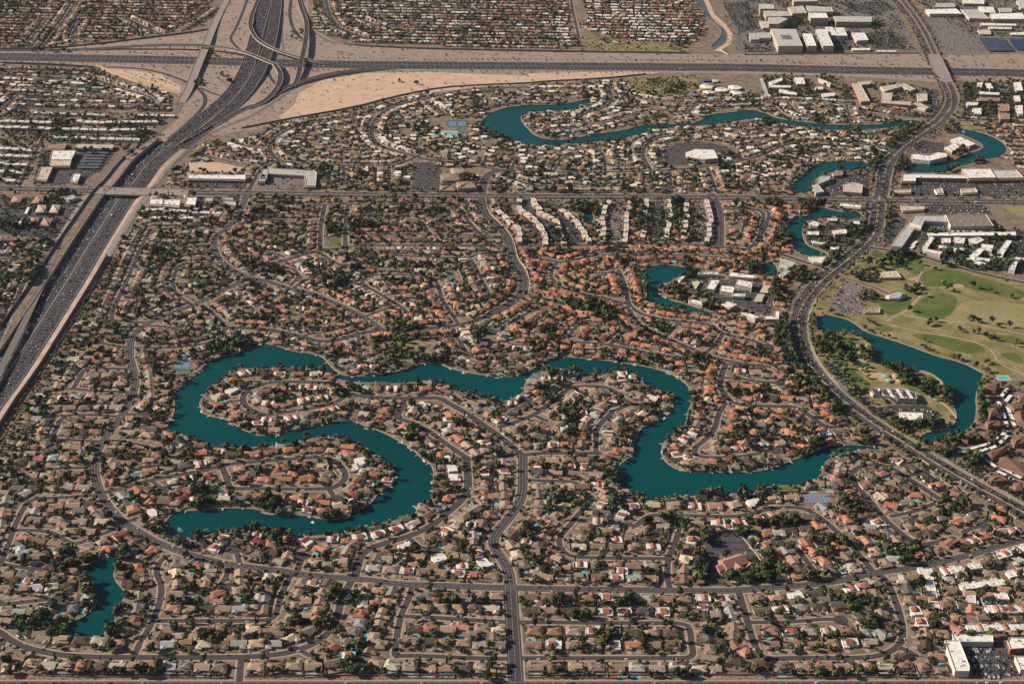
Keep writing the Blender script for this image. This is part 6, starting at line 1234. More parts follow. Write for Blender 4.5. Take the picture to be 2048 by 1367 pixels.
houses = []       # dict(x,y,rz,kind,w,d,row,idx,n,desc)
grid = {}
def gput(x, y, r): grid.setdefault((int(x // 40), int(y // 40)), []).append((x, y, r))
def gfree(x, y, r):
    a, b = int(x // 40), int(y // 40)
    for i in (-1, 0, 1):
        for j in (-1, 0, 1):
            for (p, q, s) in grid.get((a + i, b + j), ()):
                if (p - x) ** 2 + (q - y) ** 2 < (r + s) ** 2: return False
    return True
# distances to streets by a raster of road cells (2 m grid kept in a dict)
RC = {}
def rasterroad(P, hw, tagv=1):
    L = plen(P); s = 0
    while s < L:
        (x, y), (tx, ty) = walk(P, s); o = -hw
        while o <= hw:
            RC[(int((x - ty * o) // 2.5), int((y + tx * o) // 2.5))] = tagv; o += 2.0
        s += 2.0
def fastwalk(P, hw):
    for a, b in zip(P[:-1], P[1:]):
        d = math.dist(a, b)
        if d < 1e-6: continue
        tx, ty = (b[0] - a[0]) / d, (b[1] - a[1]) / d; s = 0
        while s <= d:
            x, y = a[0] + tx * s, a[1] + ty * s; o = -hw
            while o <= hw: RC[(int((x - ty * o) // 2.5), int((y + tx * o) // 2.5))] = 1; o += 2.0
            s += 2.0
for w, P, a in roads: fastwalk(P, w / 2 + 1.5)
for n, w, P, m in mains: fastwalk(P, w / 2 + 3)
fastwalk(FW2, 54); fastwalk(US60, 40)
for P, w in RIB: fastwalk(P, w / 2 + 1)
for q in F: fastwalk(q, 8)
def onroad(x, y): return (int(x // 2.5), int(y // 2.5)) in RC
def boxroad(x, y, rz, w, d):
    c, s = math.cos(rz), math.sin(rz)
    for i in (-1, -.5, 0, .5, 1):
        for j in (-1, 0, 1):
            a, b = i * w / 2, j * d / 2
            if onroad(x + a * c - b * s, y + a * s + b * c): return True
    return False
lakeb = [(P, min(x for x, y in P) - 5, max(x for x, y in P) + 5, min(y for x, y in P) - 5, max(y for x, y in P) + 5) for P in list(lakes.values()) + [canal, trench]]
def inwater(x, y, m=0):
    for P, a, b, c, d in lakeb:
        if a <= x <= b and c <= y <= d:
            if inpoly(x, y, P): return True
            if m and any(inpoly(x + i * m, y + j * m, P) for i, j in ((1, 0), (-1, 0), (0, 1), (0, -1))): return True
    return False
NOB = [(P, min(x for x, y in P), max(x for x, y in P), min(y for x, y in P), max(y for x, y in P)) for P in [z[1] for z in zones] + [l[1] for l in lots]]
def inzone(x, y):
    return any(a <= x <= b and c <= y <= d and inpoly(x, y, P) for P, a, b, c, d in NOB)
COURTS = ("D3 400,145 600,145 600,50 400,50", "A2 1165,280 1325,280 1325,205 1165,205", "B0 1340,880 1490,880 1490,815 1340,815", "B0 1330,930 1480,930 1480,880 1330,880", "B1 1335,720 1405,720 1405,680 1335,680")
for q in COURTS:
    P = PTS(q); NOB.append((P, min(p[0] for p in P), max(p[0] for p in P), min(p[1] for p in P), max(p[1] for p in P)))
NCT = len(NOB)
BL = []
for ln in BLDS.strip().splitlines():
    s, h, rcx, wcx, st, lb, cat = ln.split('|'); h = float(h); P = PTS(s, h); BL.append((P, h, rcx, wcx, st, lb, cat))
    cx = sum(p[0] for p in P) / len(P); cy = sum(p[1] for p in P) / len(P)
    NOB.append((P, min(p[0] for p in P), max(p[0] for p in P), min(p[1] for p in P), max(p[1] for p in P)))
def rowpts(s, n):
    P = PTS(s, 2.5)
    if n == 1: return [(P[0], (1, 0) if len(P) < 2 or math.dist(P[0], P[-1]) < 4 else walk(P, 0)[1])]
    L = plen(P); return [walk(P, L * i / (n - 1)) for i in range(n)]
rowsD = []
for ln in ROWS.strip().splitlines():
    s, code, side, desc = ln.split('|'); n = len(code); pts = rowpts(s, n); sp = plen(PTS(s, 2.5)) / max(1, n - 1) if n > 1 else 22
    if n == 1 or sp < 6: sp = 20
    town = 'town houses' in desc; L = []
    for i, ((x, y), (tx, ty)) in enumerate(pts):
        k = code[i]
        if k in '- ': continue
        a, b = pts[max(0, i - 1)][0], pts[min(n - 1, i + 1)][0]
        if math.dist(a, b) > 4: tx, ty = (b[0] - a[0]) / math.dist(a, b), (b[1] - a[1]) / math.dist(a, b)
        ang = math.atan2(ty, tx) + (0 if side == 'L' else math.pi)     # +y to the street
        w = min(sp * .88, 19.5) * rnd.uniform(.93, 1.04); w = max(w, 10.5 if town else 12.5); d = rnd.uniform(15.0, 18.5)
        if inwater(x, y): continue
        hh = dict(x=x, y=y, rz=ang + rnd.uniform(-.04, .04), kind=k, w=w, d=d, sp=sp, row=len(rowsD), desc=desc, town=town, exp=True)
        houses.append(hh); L.append(hh); gput(x, y, 8 if not town else 5.5)
    lr = abs(PX(*pts[-1][0])[0] - PX(*pts[0][0])[0]) >= abs(PX(*pts[-1][0])[1] - PX(*pts[0][0])[1]) * .7
    L2 = sorted(L, key=lambda h: PX(h['x'], h['y'])[0 if lr else 1])
    for i, h in enumerate(L2): h['ord'] = i + 1; h['dir'] = 'left' if lr else 'top'; h['n'] = len(L2)
    rowsD.append((L, side, desc, sp))
tick('rows')
PAL = [((1290, 600), 320, 130, 'oooooobtorR'), ((1480, 720), 130, 120, 'ooooort'), ((1650, 780), 120, 140, 'ooootgd'), ((800, 620), 190, 60, 'ootrtblx'), ((680, 430), 260, 70, 'ttbbtrdb'), ((1560, 470), 90, 90, 'oooort'),
       ((1250, 270), 560, 110, 'ttllsswwtgbl'), ((700, 260), 260, 110, 'ttslsbwtg'), ((1250, 50), 140, 80, 'wwrtslbrw'), ((800, 50), 320, 70, 'bsttbgrsdlw'), ((150, 60), 340, 80, 'bbtrtdbsl'), ((150, 170), 340, 60, 'sswtbgwdl'), ((1950, 300), 130, 90, 'tstlbo'), ((250, 550), 200, 180, 'tbdtgtbs')]
def palette(px, py):
    for (cx, cy), rx, ry, s in PAL:
        if ((px - cx) / rx) ** 2 + ((py - cy) / ry) ** 2 < 1: return s
    return 'ttbtdgsxr'
def tryhouse(x, y, ang, sp, m=8.2, dd=15.5):
    if not inframe(x, y, 60): return False
    if inwater(x, y, 9) or inzone(x, y) or not gfree(x, y, m): return False
    w = min(sp * .86, 18.5) * rnd.uniform(.9, 1.04); d = rnd.uniform(.85, 1.12) * dd
    if boxroad(x, y, ang, w + 1, d + 3): return False
    if any(inzone(x + i * 9, y + j * 8) for i in (-1, 1) for j in (-1, 1)): return False
    p = PX(x, y); k = rnd.choice(palette(*p))
    houses.append(dict(x=x, y=y, rz=ang + rnd.uniform(-.05, .05), kind=k, w=w, d=d, sp=sp, row=-1, desc='', town=False, exp=False)); gput(x, y, m); return True
for w, P, a in sorted(roads, key=lambda r: -plen(r[1])):
    if not a: continue
    L = plen(P)
    for side in (1, -1):
        o = (w / 2 + 14.0) * side; Q = offset(P, o); s = 9.0; LQ = plen(Q)
        while s < LQ - 4:
            (x, y), (tx, ty) = walk(Q, s)
            ang = math.atan2(ty, tx) + (math.pi if side > 0 else 0)
            if tryhouse(x, y, ang, 20): s += rnd.uniform(18.5, 20.5)
            else: s += 4.0
    # round the head of a dead end
FILL = ["A0 -60,-60 1480,-60 1400,120 1300,190 1000,240 700,275 300,315 -60,320", "B0 430,-60 C0 505,-60 545,330 0,330 B0 1200,312 760,292 530,245 430,190", "C0 570,-60 1290,-60 1400,150 1370,285 1000,285 750,250 570,195",
        "A0 -60,440 620,470 900,570 1150,640 1180,750 -60,770", "A1 -60,390 380,455 300,560 -60,1080", "D0 1480,870 1700,930 1830,1010 1800,1130 1914,1160 P 2110,338 P 2110,255 D0 1700,862", "D0 0,1120 400,1100 800,900 1050,900 860,1080 560,1095 300,1240 0,1330",
        "C1 1500,500 1914,500 1914,560 1600,560", "A1 1340,190 1640,215 1560,350 1480,360 950,360 1000,230"]
EXF = [PTS(f) for f in FILL]
for fi, P in enumerate(EXF[:6]):
    y0 = min(p[1] for p in P); y1 = max(p[1] for p in P); x0 = min(p[0] for p in P); x1 = max(p[0] for p in P); y = y0 + 10; r_ = 0
    fs = MB()
    while y < y1:
        x = x0 + rnd.uniform(0, 10); run = None
        while x < x1:
            if inpoly(x, y, P):
                tryhouse(x, y, 0 if r_ % 2 else math.pi, 19 if fi != 2 else 24, 7.6 if fi != 2 else 9)
            if r_ % 2 == 0:
                yy = y + 16.5
                ok = inpoly(x, yy, P) and inpoly(x + 12, yy, P) and not onroad(x, yy) and not inwater(x, yy, 3) and not inzone(x, yy)
                if ok and run is None: run = x
                if (not ok) and run is not None:
                    if x - run > 50: fs.box(run, x - 6, yy - 4, yy + 4, 0.0, .125)
                    run = None
            x += rnd.uniform(18, 20.5) if fi != 2 else rnd.uniform(21, 27)
        y += 33 if r_ % 2 == 0 else 27
        r_ += 1
    if fs.f: tag(fs.build('road', 'asphalt'), kind='structure')
# second rows inside the blocks: any gap large enough for a plot
n0 = len(houses)
RES = [G(x, y) for x, y in ((-40, 1345), (2090, 1345), (2090, 1130), (1760, 900), (1560, 620), (1600, 480), (1740, 400), (1800, 240), (1380, 165), (1200, 160), (900, 175), (260, 330), (276, 430), (205, 520), (95, 750), (-40, 1000))]
for i in range(34000):
    py = 1345 - 1185 * rnd.random() ** .8; px = rnd.uniform(-20, 2070)
    x, y = G(px, py)
    if not inpoly(x, y, RES): continue
    tryhouse(x, y, rnd.choice((0, math.pi)) + rnd.uniform(-.1, .1), 18.0, 8.8)
print('houses', len(houses), 'explicit', sum(h['exp'] for h in houses), 'infill', len(houses) - n0)
tick('plots')
for h in houses: h['px'] = PX(h['x'], h['y'], 2)
vis = [h for h in houses if -6 < h['px'][0] < W0 + 6 and -6 < h['px'][1] < H0 + 6]
near = [h for h in vis if h['exp'] and not h['town']]; near.sort(key=lambda h: -h['px'][1]); near = near[:300]; nid = {id(h) for h in near}
town = [h for h in vis if h['town']]; tid = {id(h) for h in town}
drv = MB(); used = {}
def fixdesc(s): return s.replace('left of the central road', 'left of centre').replace('right of the central road', 'right of centre')
def shortlab(h):
    return fixdesc(h['desc'])
far = MB()
for h in houses:
    rg = random.Random(int(h['x'] * 31 + h['y'] * 17)); full = id(h) in nid or id(h) in tid
    parts, gx, (ggx, gw) = house_parts(h['kind'], h['w'], h['d'], rg, full); h['gx'] = gx
    c, s = math.cos(h['rz']), math.sin(h['rz'])
    # drive in front of the garage
    y0, y1 = h['d'] / 2, h['d'] / 2 + 7.5
    V = [(gx - 2.7, y0), (gx + 2.7, y0), (gx + 2.9, y1), (gx - 2.9, y1)]
    V = [(h['x'] + a * c - b * s, h['y'] + a * s + b * c, .055 + .0003 * (hash((int(h['x']), 3)) % 20)) for a, b in V]
    if not h['town']: drv.add(V, [(0, 1, 2, 3)])
    if full:
        if h['town']: nm, cat, gr = 'town_house', 'town house', 'white town houses at the lower right'
        else: nm, cat, gr = 'house', 'house', 'houses of the lakeside suburb'
        if h['n'] > 1: lab = '%s house, %s from %s %s' % (WORD[h['kind']], ordw(h['ord']), h['dir'], fixdesc(h['desc']))
        else: lab = '%s house %s' % (WORD[h['kind']], fixdesc(h['desc'])) if 'house' not in h['desc'][:14] else fixdesc(h['desc'])
        if len(lab.split()) > 16: lab = lab.replace(' roofed', '', 1)
        if len(lab.split()) > 16: print('LONG', len(lab.split()), lab)
        if lab in used: print('DUP', lab)
        used[lab] = 1
        root = empty(nm, (h['x'], h['y'], 0), h['rz'], lab, cat, gr); h['lab'] = lab
        for nme, mb, mt in parts: mb.build(nme, mt, root)
    else:
        mp = {'stucco_wall': 0, 'roof_covering': 1, 'flat_roof_coating': 2}
        for nme, mb, mt in parts: far.merge(mb, h['x'], h['y'], 0, h['rz'], 1, {0: mp[mt]})
tag(far.build('distant_houses', ['stucco_wall', 'roof_covering', 'flat_roof_coating']), 'mass of low tan, grey, white and orange roofed houses filling the suburb beyond', 'houses', kind='stuff')
tag(drv.build('driveway', 'pavement_concrete'), kind='structure')
lawn, pat, dirt = MB(), MB(), MB()
for i, h in enumerate(houses):
    c, s = math.cos(h['rz']), math.sin(h['rz'])
    for (u0, u1, v0, v1), L_, pr, z in (((-h['w'] * .3, h['w'] * .25, -h['d'] / 2 - 3.2, -h['d'] / 2), pat, .6, .03), ((-h['sp'] * .42, h['sp'] * rnd.uniform(-.1, .4), -h['d'] / 2 - 9.5, -h['d'] / 2 - rnd.uniform(3.3, 5)), rnd.choice((lawn, lawn, dirt)), .5, .02), ((-(1 if h['gx'] > 0 else -1) * .5 * h['w'], -(1 if h['gx'] > 0 else -1) * .02 * h['w'], h['d'] * .34, h['d'] / 2 + 6), rnd.choice((lawn, dirt, dirt)), .5, .025)):
        if rnd.random() > pr or h['town']: continue
        if u0 > u1: u0, u1 = u1, u0
        V = [(h['x'] + a * c - b * s, h['y'] + a * s + b * c) for a, b in ((u0, v0), (u1, v0), (u1 - rnd.uniform(0, 2), v1), (u0, v1))]
        if any(inwater(*q) or onroad(*q) for q in V): continue
        L_.add([(x, y, z + .0011 * (i % 9)) for x, y in V], [(0, 1, 2, 3)])
tag(lawn.build('lawn', 'green_turf'), kind='structure'); tag(pat.build('patio_paving', 'pavement_concrete'), kind='structure'); tag(dirt.build('garden_gravel', 'desert_gravel'), kind='structure')
print('faces far', len(far.f)); tick('houses')
# flats
for ln in FLATS.strip().splitlines():
    s, n, dp, ht, desc = ln.split('|'); n = int(n); dp = float(dp); ht = float(ht); P = PTS(s, ht); L = plen(P); step = L / max(1, n - 1) if n > 1 else 12
    sw = min(step * .94, 24)
    pts = [walk(P, L * i / (n - 1)) for i in range(n)]
    lr = abs(PX(*P[0])[0] - PX(*P[-1])[0]) > abs(PX(*P[0])[1] - PX(*P[-1])[1])
    pts.sort(key=lambda q: PX(*q[0])[0 if lr else 1])
    condo = s[0] == 'C'
    for i, ((x, y), (tx, ty)) in enumerate(pts):
        if inwater(x, y): continue
        root = empty('flat_block' if ht > 5 else 'flat_roofed_terrace', (x, y, 0), math.atan2(ty, tx), '%s block, %s from %s, %s' % ('cream roofed' if condo else 'white roofed', ordw(i + 1), 'left' if lr else 'top', desc), 'block of flats', 'blocks of flats with pale flat roofs')
        w = sw * rnd.uniform(.9, .99); j = rnd.uniform(-2.2, 2.2) * (1 if condo else .5); H = ht * rnd.uniform(.92, 1.05); wc = jit((.46, .30, .24) if condo else (.55, .48, .4), .1); m = MB(); m.box(-w / 2, w / 2, -dp / 2 + j, dp / 2 + j, 0, H, wc); m.box(-w / 4, w / 4, dp / 2 + j - .5, dp / 2 + j + 2.2, 0, H - 2.8, wc); m.build('wall', 'stucco_wall', root)
        m = MB(); m.box(-w / 2 + .3, w / 2 - .3, -dp / 2 + j + .3, dp / 2 + j - .3, H - .1, H + .12, jit((.62, .53, .44) if condo else (.68, .64, .6), .08)); m.build('roof', 'flat_roof_coating', root)
        m = MB(); q = dp / 2 - .15; m.wall([(-w / 2 + .15, -q + j), (w / 2 - .15, -q + j), (w / 2 - .15, q + j), (-w / 2 + .15, q + j), (-w / 2 + .15, -q + j)], H + .02, H + .6, .28, jit((.6, .52, .45), .06)); m.build('parapet', 'stucco_wall', root)
        for k in range(2):
            m = MB(); xx = (k - .5) * w * .4; m.box(xx - .7, xx + .7, -.7 + j, .7 + j, H + .12, H + 1.2, (.5, .48, .45)); m.build('air_conditioner', 'paint', root)
        for k in (-1, 1):
            m = MB(); m.box(k * w * .28 - 1, k * w * .28 + 1, -dp / 2 + j - .06, -dp / 2 + j + .04, H - 2.6, H - 1.3); m.build('window', 'window_glass', root)
        gput(x, y, 7)
tick('flats')
# larger buildings
RCB = dict(ROOFC, w=(.72, .68, .62), l=(.52, .43, .33), s=(.42, .40, .38))
WCB = dict(t=(.42, .31, .23), l=(.56, .48, .40), o=(.50, .26, .17), y=(.56, .44, .28), w=(.7, .66, .6), p=(.42, .26, .22), r=(.30, .08, .06), b=(.22, .13, .10))
for P, h, rk, wk, st, lb, cat in BL:
    n = len(P); cx = sum(p[0] for p in P) / n; cy = sum(p[1] for p in P) / n; Q = [(x - cx, y - cy) for x, y in P]
    if sum(Q[i][0] * Q[(i + 1) % n][1] - Q[(i + 1) % n][0] * Q[i][1] for i in range(n)) < 0: Q = Q[::-1]
    rc = jit(RCB[rk], .07); wc = jit(WCB[wk], .07); root = empty(cat.replace(' ', '_'), (cx, cy, 0), 0, lb, cat)
    if rk == 'x': rc = RCB['w']
    rad = max(math.hypot(*q) for q in Q); gput(cx, cy, min(rad * .7, 20))
    if st == 'carport':
        m = MB(); m.prism(Q, h - .3, h, rc); m.build('canopy', 'paint', root)
        for k in range(n): x, y = Q[k][0] * .9, Q[k][1] * .9; m = MB(); m.cyl(x, y, .15, .15, 0, h - .3, 5, (.4, .38, .35)); m.build('post', 'paint', root)
        continue
    m = MB(); m.prism(Q, 0, h - .05, wc); m.build('wall', 'stucco_wall', root)
    if st == 'hipped':
        m = MB(); o = offset(Q + [Q[0]], -1.0)[:-1]; c_ = MB(); R1 = [(x * 1.06, y * 1.06, h - .1) for x, y in Q]
        # ridge along the long axis
        a = max(((Q[i][0] - Q[j][0], Q[i][1] - Q[j][1]) for i in range(n) for j in range(n)), key=lambda v: v[0] ** 2 + v[1] ** 2); L = math.hypot(*a); a = (a[0] / L, a[1] / L)
        s1 = [q[0] * a[0] + q[1] * a[1] for q in Q]; e = (max(s1) - min(s1)) * .3; hh = min(3.2, L * .08); m.v = R1 + [(a[0] * e, a[1] * e, h + hh), (-a[0] * e, -a[1] * e, h + hh)]
        for i in range(n):
            j = (i + 1) % n; si, sj = s1[i] > 0, s1[j] > 0
            if si == sj: m.f.append((i, j, n if si else n + 1)); m.c.append(rc); m.m.append(0)
            else: m.f.append((i, j, n if sj else n + 1, n if si else n + 1)); m.c.append(rc); m.m.append(0)
        m.build('roof', 'roof_covering', root)
    else:
        m = MB(); I = [(x * .985, y * .985) for x, y in Q]; m.prism(I, h - .3, h + .1, rc)
        m.build('roof', 'flat_roof_coating', root)
        m = MB(); m.wall(I + [I[0]], h - .1, h + (1.2 if st in ('parapet', 'shops') else .7), .5, jit((.62, .56, .48), .05)); m.build('parapet', 'stucco_wall', root)
        A = abs(sum(Q[i][0] * Q[(i + 1) % n][1] - Q[(i + 1) % n][0] * Q[i][1] for i in range(n)) / 2); k = 0; tries = 0
        while k < min(8, 2 + A / 500) and tries < 60:
            tries += 1; x, y = rnd.uniform(-rad, rad) * .8, rnd.uniform(-rad, rad) * .8
            if inpoly(x / .85, y / .85, Q): m = MB(); u = rnd.uniform(.9, 1.8); m.box(x - u, x + u, y - u * .8, y + u * .8, h + .1, h + 1.5, jit((.5, .48, .45), .2)); m.build('roof_unit', 'paint', root); k += 1
    if st == 'atrium':
        m = MB(); m.box(-14, 14, -22, 22, h + .1, h + .16, (.12, .13, .14)); m.build('roof_light', 'paint', root)
    if st == 'striped':
        for k in range(5):
            t_ = -.62 + k * .28; a_, b_ = (Q[0], Q[1]) if False else ((-42, 0), (42, 0)); x = -36 + k * 15
            m = MB(); m.add([(x - 4.5, -17, h + .16), (x + 4.5, -17, h + .16), (x + 2.5, 15, h + .16), (x - 6.5, 15, h + .16)], [(0, 1, 2, 3)], (.06, .055, .055)); m.build('dark_roof_panel', 'paint', root)
    if st in ('shops', 'office', 'block', 'striped', 'atrium') and h >= 6:
        # windows: one band of panes for each storey of each long wall that faces the viewer
        for i in range(n):
            a, b = Q[i], Q[(i + 1) % n]; d = math.dist(a, b); nx, ny = (b[1] - a[1]) / d, -(b[0] - a[0]) / d
            if d < 9 or ny > .3: continue
            ns = max(1, int(h / 3.6))
            for f in range(ns):
                z0 = f * h / ns + 1.0; m = MB(); k = 2.0
                p = (a[0] + (b[0] - a[0]) * k / d + nx * .06, a[1] + (b[1] - a[1]) * k / d + ny * .06); q = (b[0] - (b[0] - a[0]) * k / d + nx * .06, b[1] - (b[1] - a[1]) * k / d + ny * .06)
                m.add([(p[0], p[1], z0), (q[0], q[1], z0), (q[0], q[1], z0 + 1.35), (p[0], p[1], z0 + 1.35)], [(0, 1, 2, 3)])
                if m.f: m.build('window_band', 'window_glass', root)
    if st == 'shops':
        i = min(range(n), key=lambda i: (Q[i][1] + Q[(i + 1) % n][1])); a, b = Q[i], Q[(i + 1) % n]; m = MB(); m.wall([(a[0], a[1] - 1.4), (b[0], b[1] - 1.4)], h * .45, h * .8, 2.6, jit(wc, .1)); m.build('shop_canopy', 'stucco_wall', root)
for k, (x, y, r) in enumerate(OCTS):
    c0 = PTS('C0 %g,%g' % (x, y), 6)[0]; c1 = PTS('C0 %g,%g' % (x + r, y), 6)[0]; rr = (c1[0] - c0[0]) * .98
    root = empty('classroom_pavilion', (*c0, 0), 0, 'white eight sided school roof, %s from the left' % ORD[sorted(q[0] for q in OCTS).index(x)], 'school pavilion', 'white eight sided school roofs')
    Q = [(rr * math.cos(math.pi * (i + .5) / 4), rr * .95 * math.sin(math.pi * (i + .5) / 4)) for i in range(8)]
    m = MB(); m.prism([(a * .93, b * .93) for a, b in Q], 0, 5.0 + .05 * k, (.5, .42, .35)); m.build('wall', 'stucco_wall', root)
    m = MB(); z = 5.2 + .05 * k; m.v = [(a, b, z) for a, b in Q] + [(a * .3, b * .3, z + 1.8) for a, b in Q]; m.f = [(i, (i + 1) % 8, 8 + (i + 1) % 8, 8 + i) for i in range(8)] + [tuple(range(8, 16))]; m.c = [(.74, .70, .62)] * 9; m.m = [0] * 9; m.build('roof', 'flat_roof_coating', root)
    m = MB(); m.box(-rr * .2, rr * .2, -2, 2, z + 1.8, z + 2.4, (.35, .16, .12)); m.build('roof_vent', 'paint', root)
for s, c, lb in (("C0 1375,538 1440,538 1445,552 1380,554", (.05, .1, .3), 'blue shade canopy behind the school'), ("C0 1290,634 1350,634 1352,648 1292,648", (.12, .2, .4), 'blue shade canopy left below the school'), ("C0 1420,662 1476,664 1474,680 1422,680", (.18, .34, .45), 'pale blue shade canopy below the school'), ("C0 1452,544 1492,544 1492,560 1452,560", (.5, .5, .5), 'grey shed roof behind the school'), ("D1 1465,262 1530,260 1532,272 1468,274", (.45, .1, .07), 'red entrance canopy of the brown roofed store'),
                 ("D2 935,300 985,290 990,320 950,325", (.25, .38, .28), 'pale green shade sail over the playground, left'), ("D2 960,330 1005,322 1010,345 975,350", (.28, .4, .3), 'pale green shade sail over the playground, lower'), ("D2 1010,300 1045,295 1050,318 1020,322", (.45, .42, .3), 'cream shade sail over the playground, right'), ("D2 1040,335 1075,330 1078,352 1048,356", (.5, .3, .08), 'amber shade sail over the playground'), ("D2 765,95 800,92 798,110 768,112", (.4, .18, .15), 'small pink roofed gazebo on the park point'), ("D2 1335,440 1368,436 1370,456 1340,458", (.35, .16, .13), 'small red roofed gazebo by the lake path'), ("B0 1110,740 1110,741 1111,741", (.3, .3, .3), '')):
    if not lb: continue
    P = PTS(s, 4); cx = sum(p[0] for p in P) / 4; cy = sum(p[1] for p in P) / 4; root = empty('shade_canopy', (cx, cy, 0), 0, lb, 'canopy'); Q = [(x - cx, y - cy) for x, y in P]
    m = MB(); m.v = [(x, y, 3.6) for x, y in Q] + [(0, 0, 5.0)]; a_ = sum(Q[i][0] * Q[(i + 1) % 4][1] - Q[(i + 1) % 4][0] * Q[i][1] for i in range(4)); m.f = [(i, (i + 1) % 4, 4) if a_ > 0 else ((i + 1) % 4, i, 4) for i in range(4)]; m.c = [c] * 4; m.m = [0] * 4; m.build('canopy', 'paint', root)
    for x, y in Q: m = MB(); m.cyl(x * .92, y * .92, .12, .12, 0, 3.7, 5, (.4, .4, .4)); m.build('post', 'paint', root)
for i, ln in enumerate(CANOPIES.strip().splitlines()):
    P = PTS(ln, 4); cx, cy = P[0]; root = empty('parking_canopy', (cx, cy, 0), 0, 'dark flat parking canopy, %s from the top, west of the freeway' % ORD[i], 'parking canopy', 'dark parking canopies west of the freeway'); m = MB(); m.prism([(x - cx, y - cy) for x, y in P], 3.7, 4.0, (.10, .10, .12)); m.build('canopy', 'paint', root)
    for k in (0, 1): x, y = [(p[0] - cx) for p in P][k], [(p[1] - cy) for p in P][k]; m = MB(); m.cyl(x * .97 + .5, y - 3, .2, .2, 0, 3.7, 5, (.3, .3, .3)); m.build('post', 'paint', root)
for i, s in enumerate(SOLAR):
    P = PTS(s, 5); cx = sum(p[0] for p in P) / 4; cy = sum(p[1] for p in P) / 4; Q = [(x - cx, y - cy) for x, y in P]
    root = empty('solar_canopy', (cx, cy, 0), 0, ('large blue solar roof over parking, left of the pair', 'large blue solar roof over parking, cut by the right edge')[i], 'solar canopy')
    for k in range(7):
        a, b = k / 7 + .012, (k + 1) / 7 - .012; L0 = lambda t: (Q[0][0] + (Q[3][0] - Q[0][0]) * t, Q[0][1] + (Q[3][1] - Q[0][1]) * t); L1 = lambda t: (Q[1][0] + (Q[2][0] - Q[1][0]) * t, Q[1][1] + (Q[2][1] - Q[1][1]) * t)
        m = MB(); m.prism([L0(a), L1(a), L1(b), L0(b)], 4.8, 5.0); m.build('panel_row', 'solar_glass', root)
    for x, y in Q: m = MB(); m.cyl(x * .95, y * .95, .2, .2, 0, 4.8, 5, (.4, .4, .4)); m.build('post', 'paint', root)
i = 0
for g in CARPORTS.strip().split('|'):
    P = PTS(g, 3); (x0, y0), (x1, y1) = P; L = math.dist(*P); root = empty('carport', (x0, y0, 0), math.atan2(y1 - y0, x1 - x0), 'long white carport, %s along the apartment lanes counted from the top' % ordw(i + 1), 'carport', 'white carports of the apartments'); i += 1
    m = MB(); m.box(0, L, -3, 3, 2.7, 2.95, jit((.7, .67, .62), .05), 0, True); m.build('roof', 'paint', root)
    k = 2
    while k < L: m = MB(); m.cyl(k, 0, .15, .15, 0, 2.7, 5, (.4, .4, .4)); m.build('post', 'paint', root); k += 12
# church with the pink roof and its steeple
cx, cy = PTS("C3 1590,560")[0]; root = empty('church', (cx, cy, 0), math.radians(28), 'church with a big pink gabled roof and white steeple among dark trees', 'church')
for nm, a in (('wall', [(-17, 17, -11, 11, 0, 7), (-26, -10, -6, 6, 0, 4.5), (12, 26, -15, 3, 0, 4.2)]),):
    m = MB(); [m.box(*q, (.45, .3, .24)) for q in a]; m.build('wall', 'stucco_wall', root)
m = MB(); c = (.40, .20, .155); m.gable(-17, 17, -11, 11, 7, .55, 'x', c, 1); m.gable(-26, -8, -6, 6, 4.5, .5, 'x', c, .8); m.gable(12, 26, -15, 3, 4.2, .45, 'y', c, .8); m.gable(-8, 6, -20, 0, 6.2, .55, 'y', c, .8); m.build('roof', 'roof_covering', root)
m = MB(); m.box(-8, 6, -20, -2, 0.02, 6.1, (.45, .3, .24)); m.build('porch', 'stucco_wall', root)
m = MB(); m.box(17.5, 21.5, -2, 2, 0.01, 10, (.7, .66, .6)); m.cyl(19.5, 0, 1.7, .05, 10, 20, 4, (.75, .72, .68)); m.build('steeple', 'paint', root)
tick('buildings')
# courts
def courts(s, n, base, surf, label, frac=.8):
    P = PTS(s); (x0, y0), (x1, y1) = P[0], P[1]; W_, D_ = abs(x1 - x0), abs(y1 - y0); xm, ym = (x0 + x1) / 2, (y0 + y1) / 2
    root = empty('tennis_court', (xm, ym, 0), 0, label, 'tennis court')
    m = MB(); m.box(-W_ / 2, W_ / 2, -D_ / 2, D_ / 2, 0, .22); m.build('apron', base, root)
    for k in range(n):
        w = W_ / n * frac / 2; x = -W_ / 2 + W_ / n * (k + .5); r2 = MB(); r2.box(x - w, x + w, -D_ * .36, D_ * .36, .22, .26); cs = r2.build('playing_surface', surf, root)
        l = MB()
        for yy in (-D_ * .33, 0, D_ * .33): l.box(x - w * .8, x + w * .8, yy - .15, yy + .15, .26, .28)
        for xx in (-w * .8, 0, w * .8): l.box(x + xx - .12, x + xx + .12, -D_ * .33 + .2, -.2, .26, .285); l.box(x + xx - .12, x + xx + .12, .2, D_ * .33 - .2, .26, .285)
        l.build('court_lines', 'marking_paint', cs)
    f = MB(); q = [(-W_ / 2, -D_ / 2), (W_ / 2, -D_ / 2), (W_ / 2, D_ / 2), (-W_ / 2, D_ / 2), (-W_ / 2, -D_ / 2)]; f.wall(q, .9, 1.0, .1, (.2, .2, .2)); f.wall(q, 2.9, 3.0, .1, (.2, .2, .2))
    for k in range(5):
        for sx in (-W_ / 2, W_ / 2): f.cyl(sx, -D_ / 2 + D_ * k / 4, .08, .08, .2, 3, 4, (.2, .2, .2))
    f.build('fence', 'paint', root)
courts("D3 415,130 580,65", 2, 'court_red', 'court_blue', 'pair of blue tennis courts beside the lake at lower right')
courts("A2 1180,272 1310,215", 2, 'court_green', 'court_blue', 'blue and green tennis courts at the west end of the lake')
courts("B0 1350,868 1480,825", 2, 'court_green', 'court_blue', 'tennis courts near the north lake head')
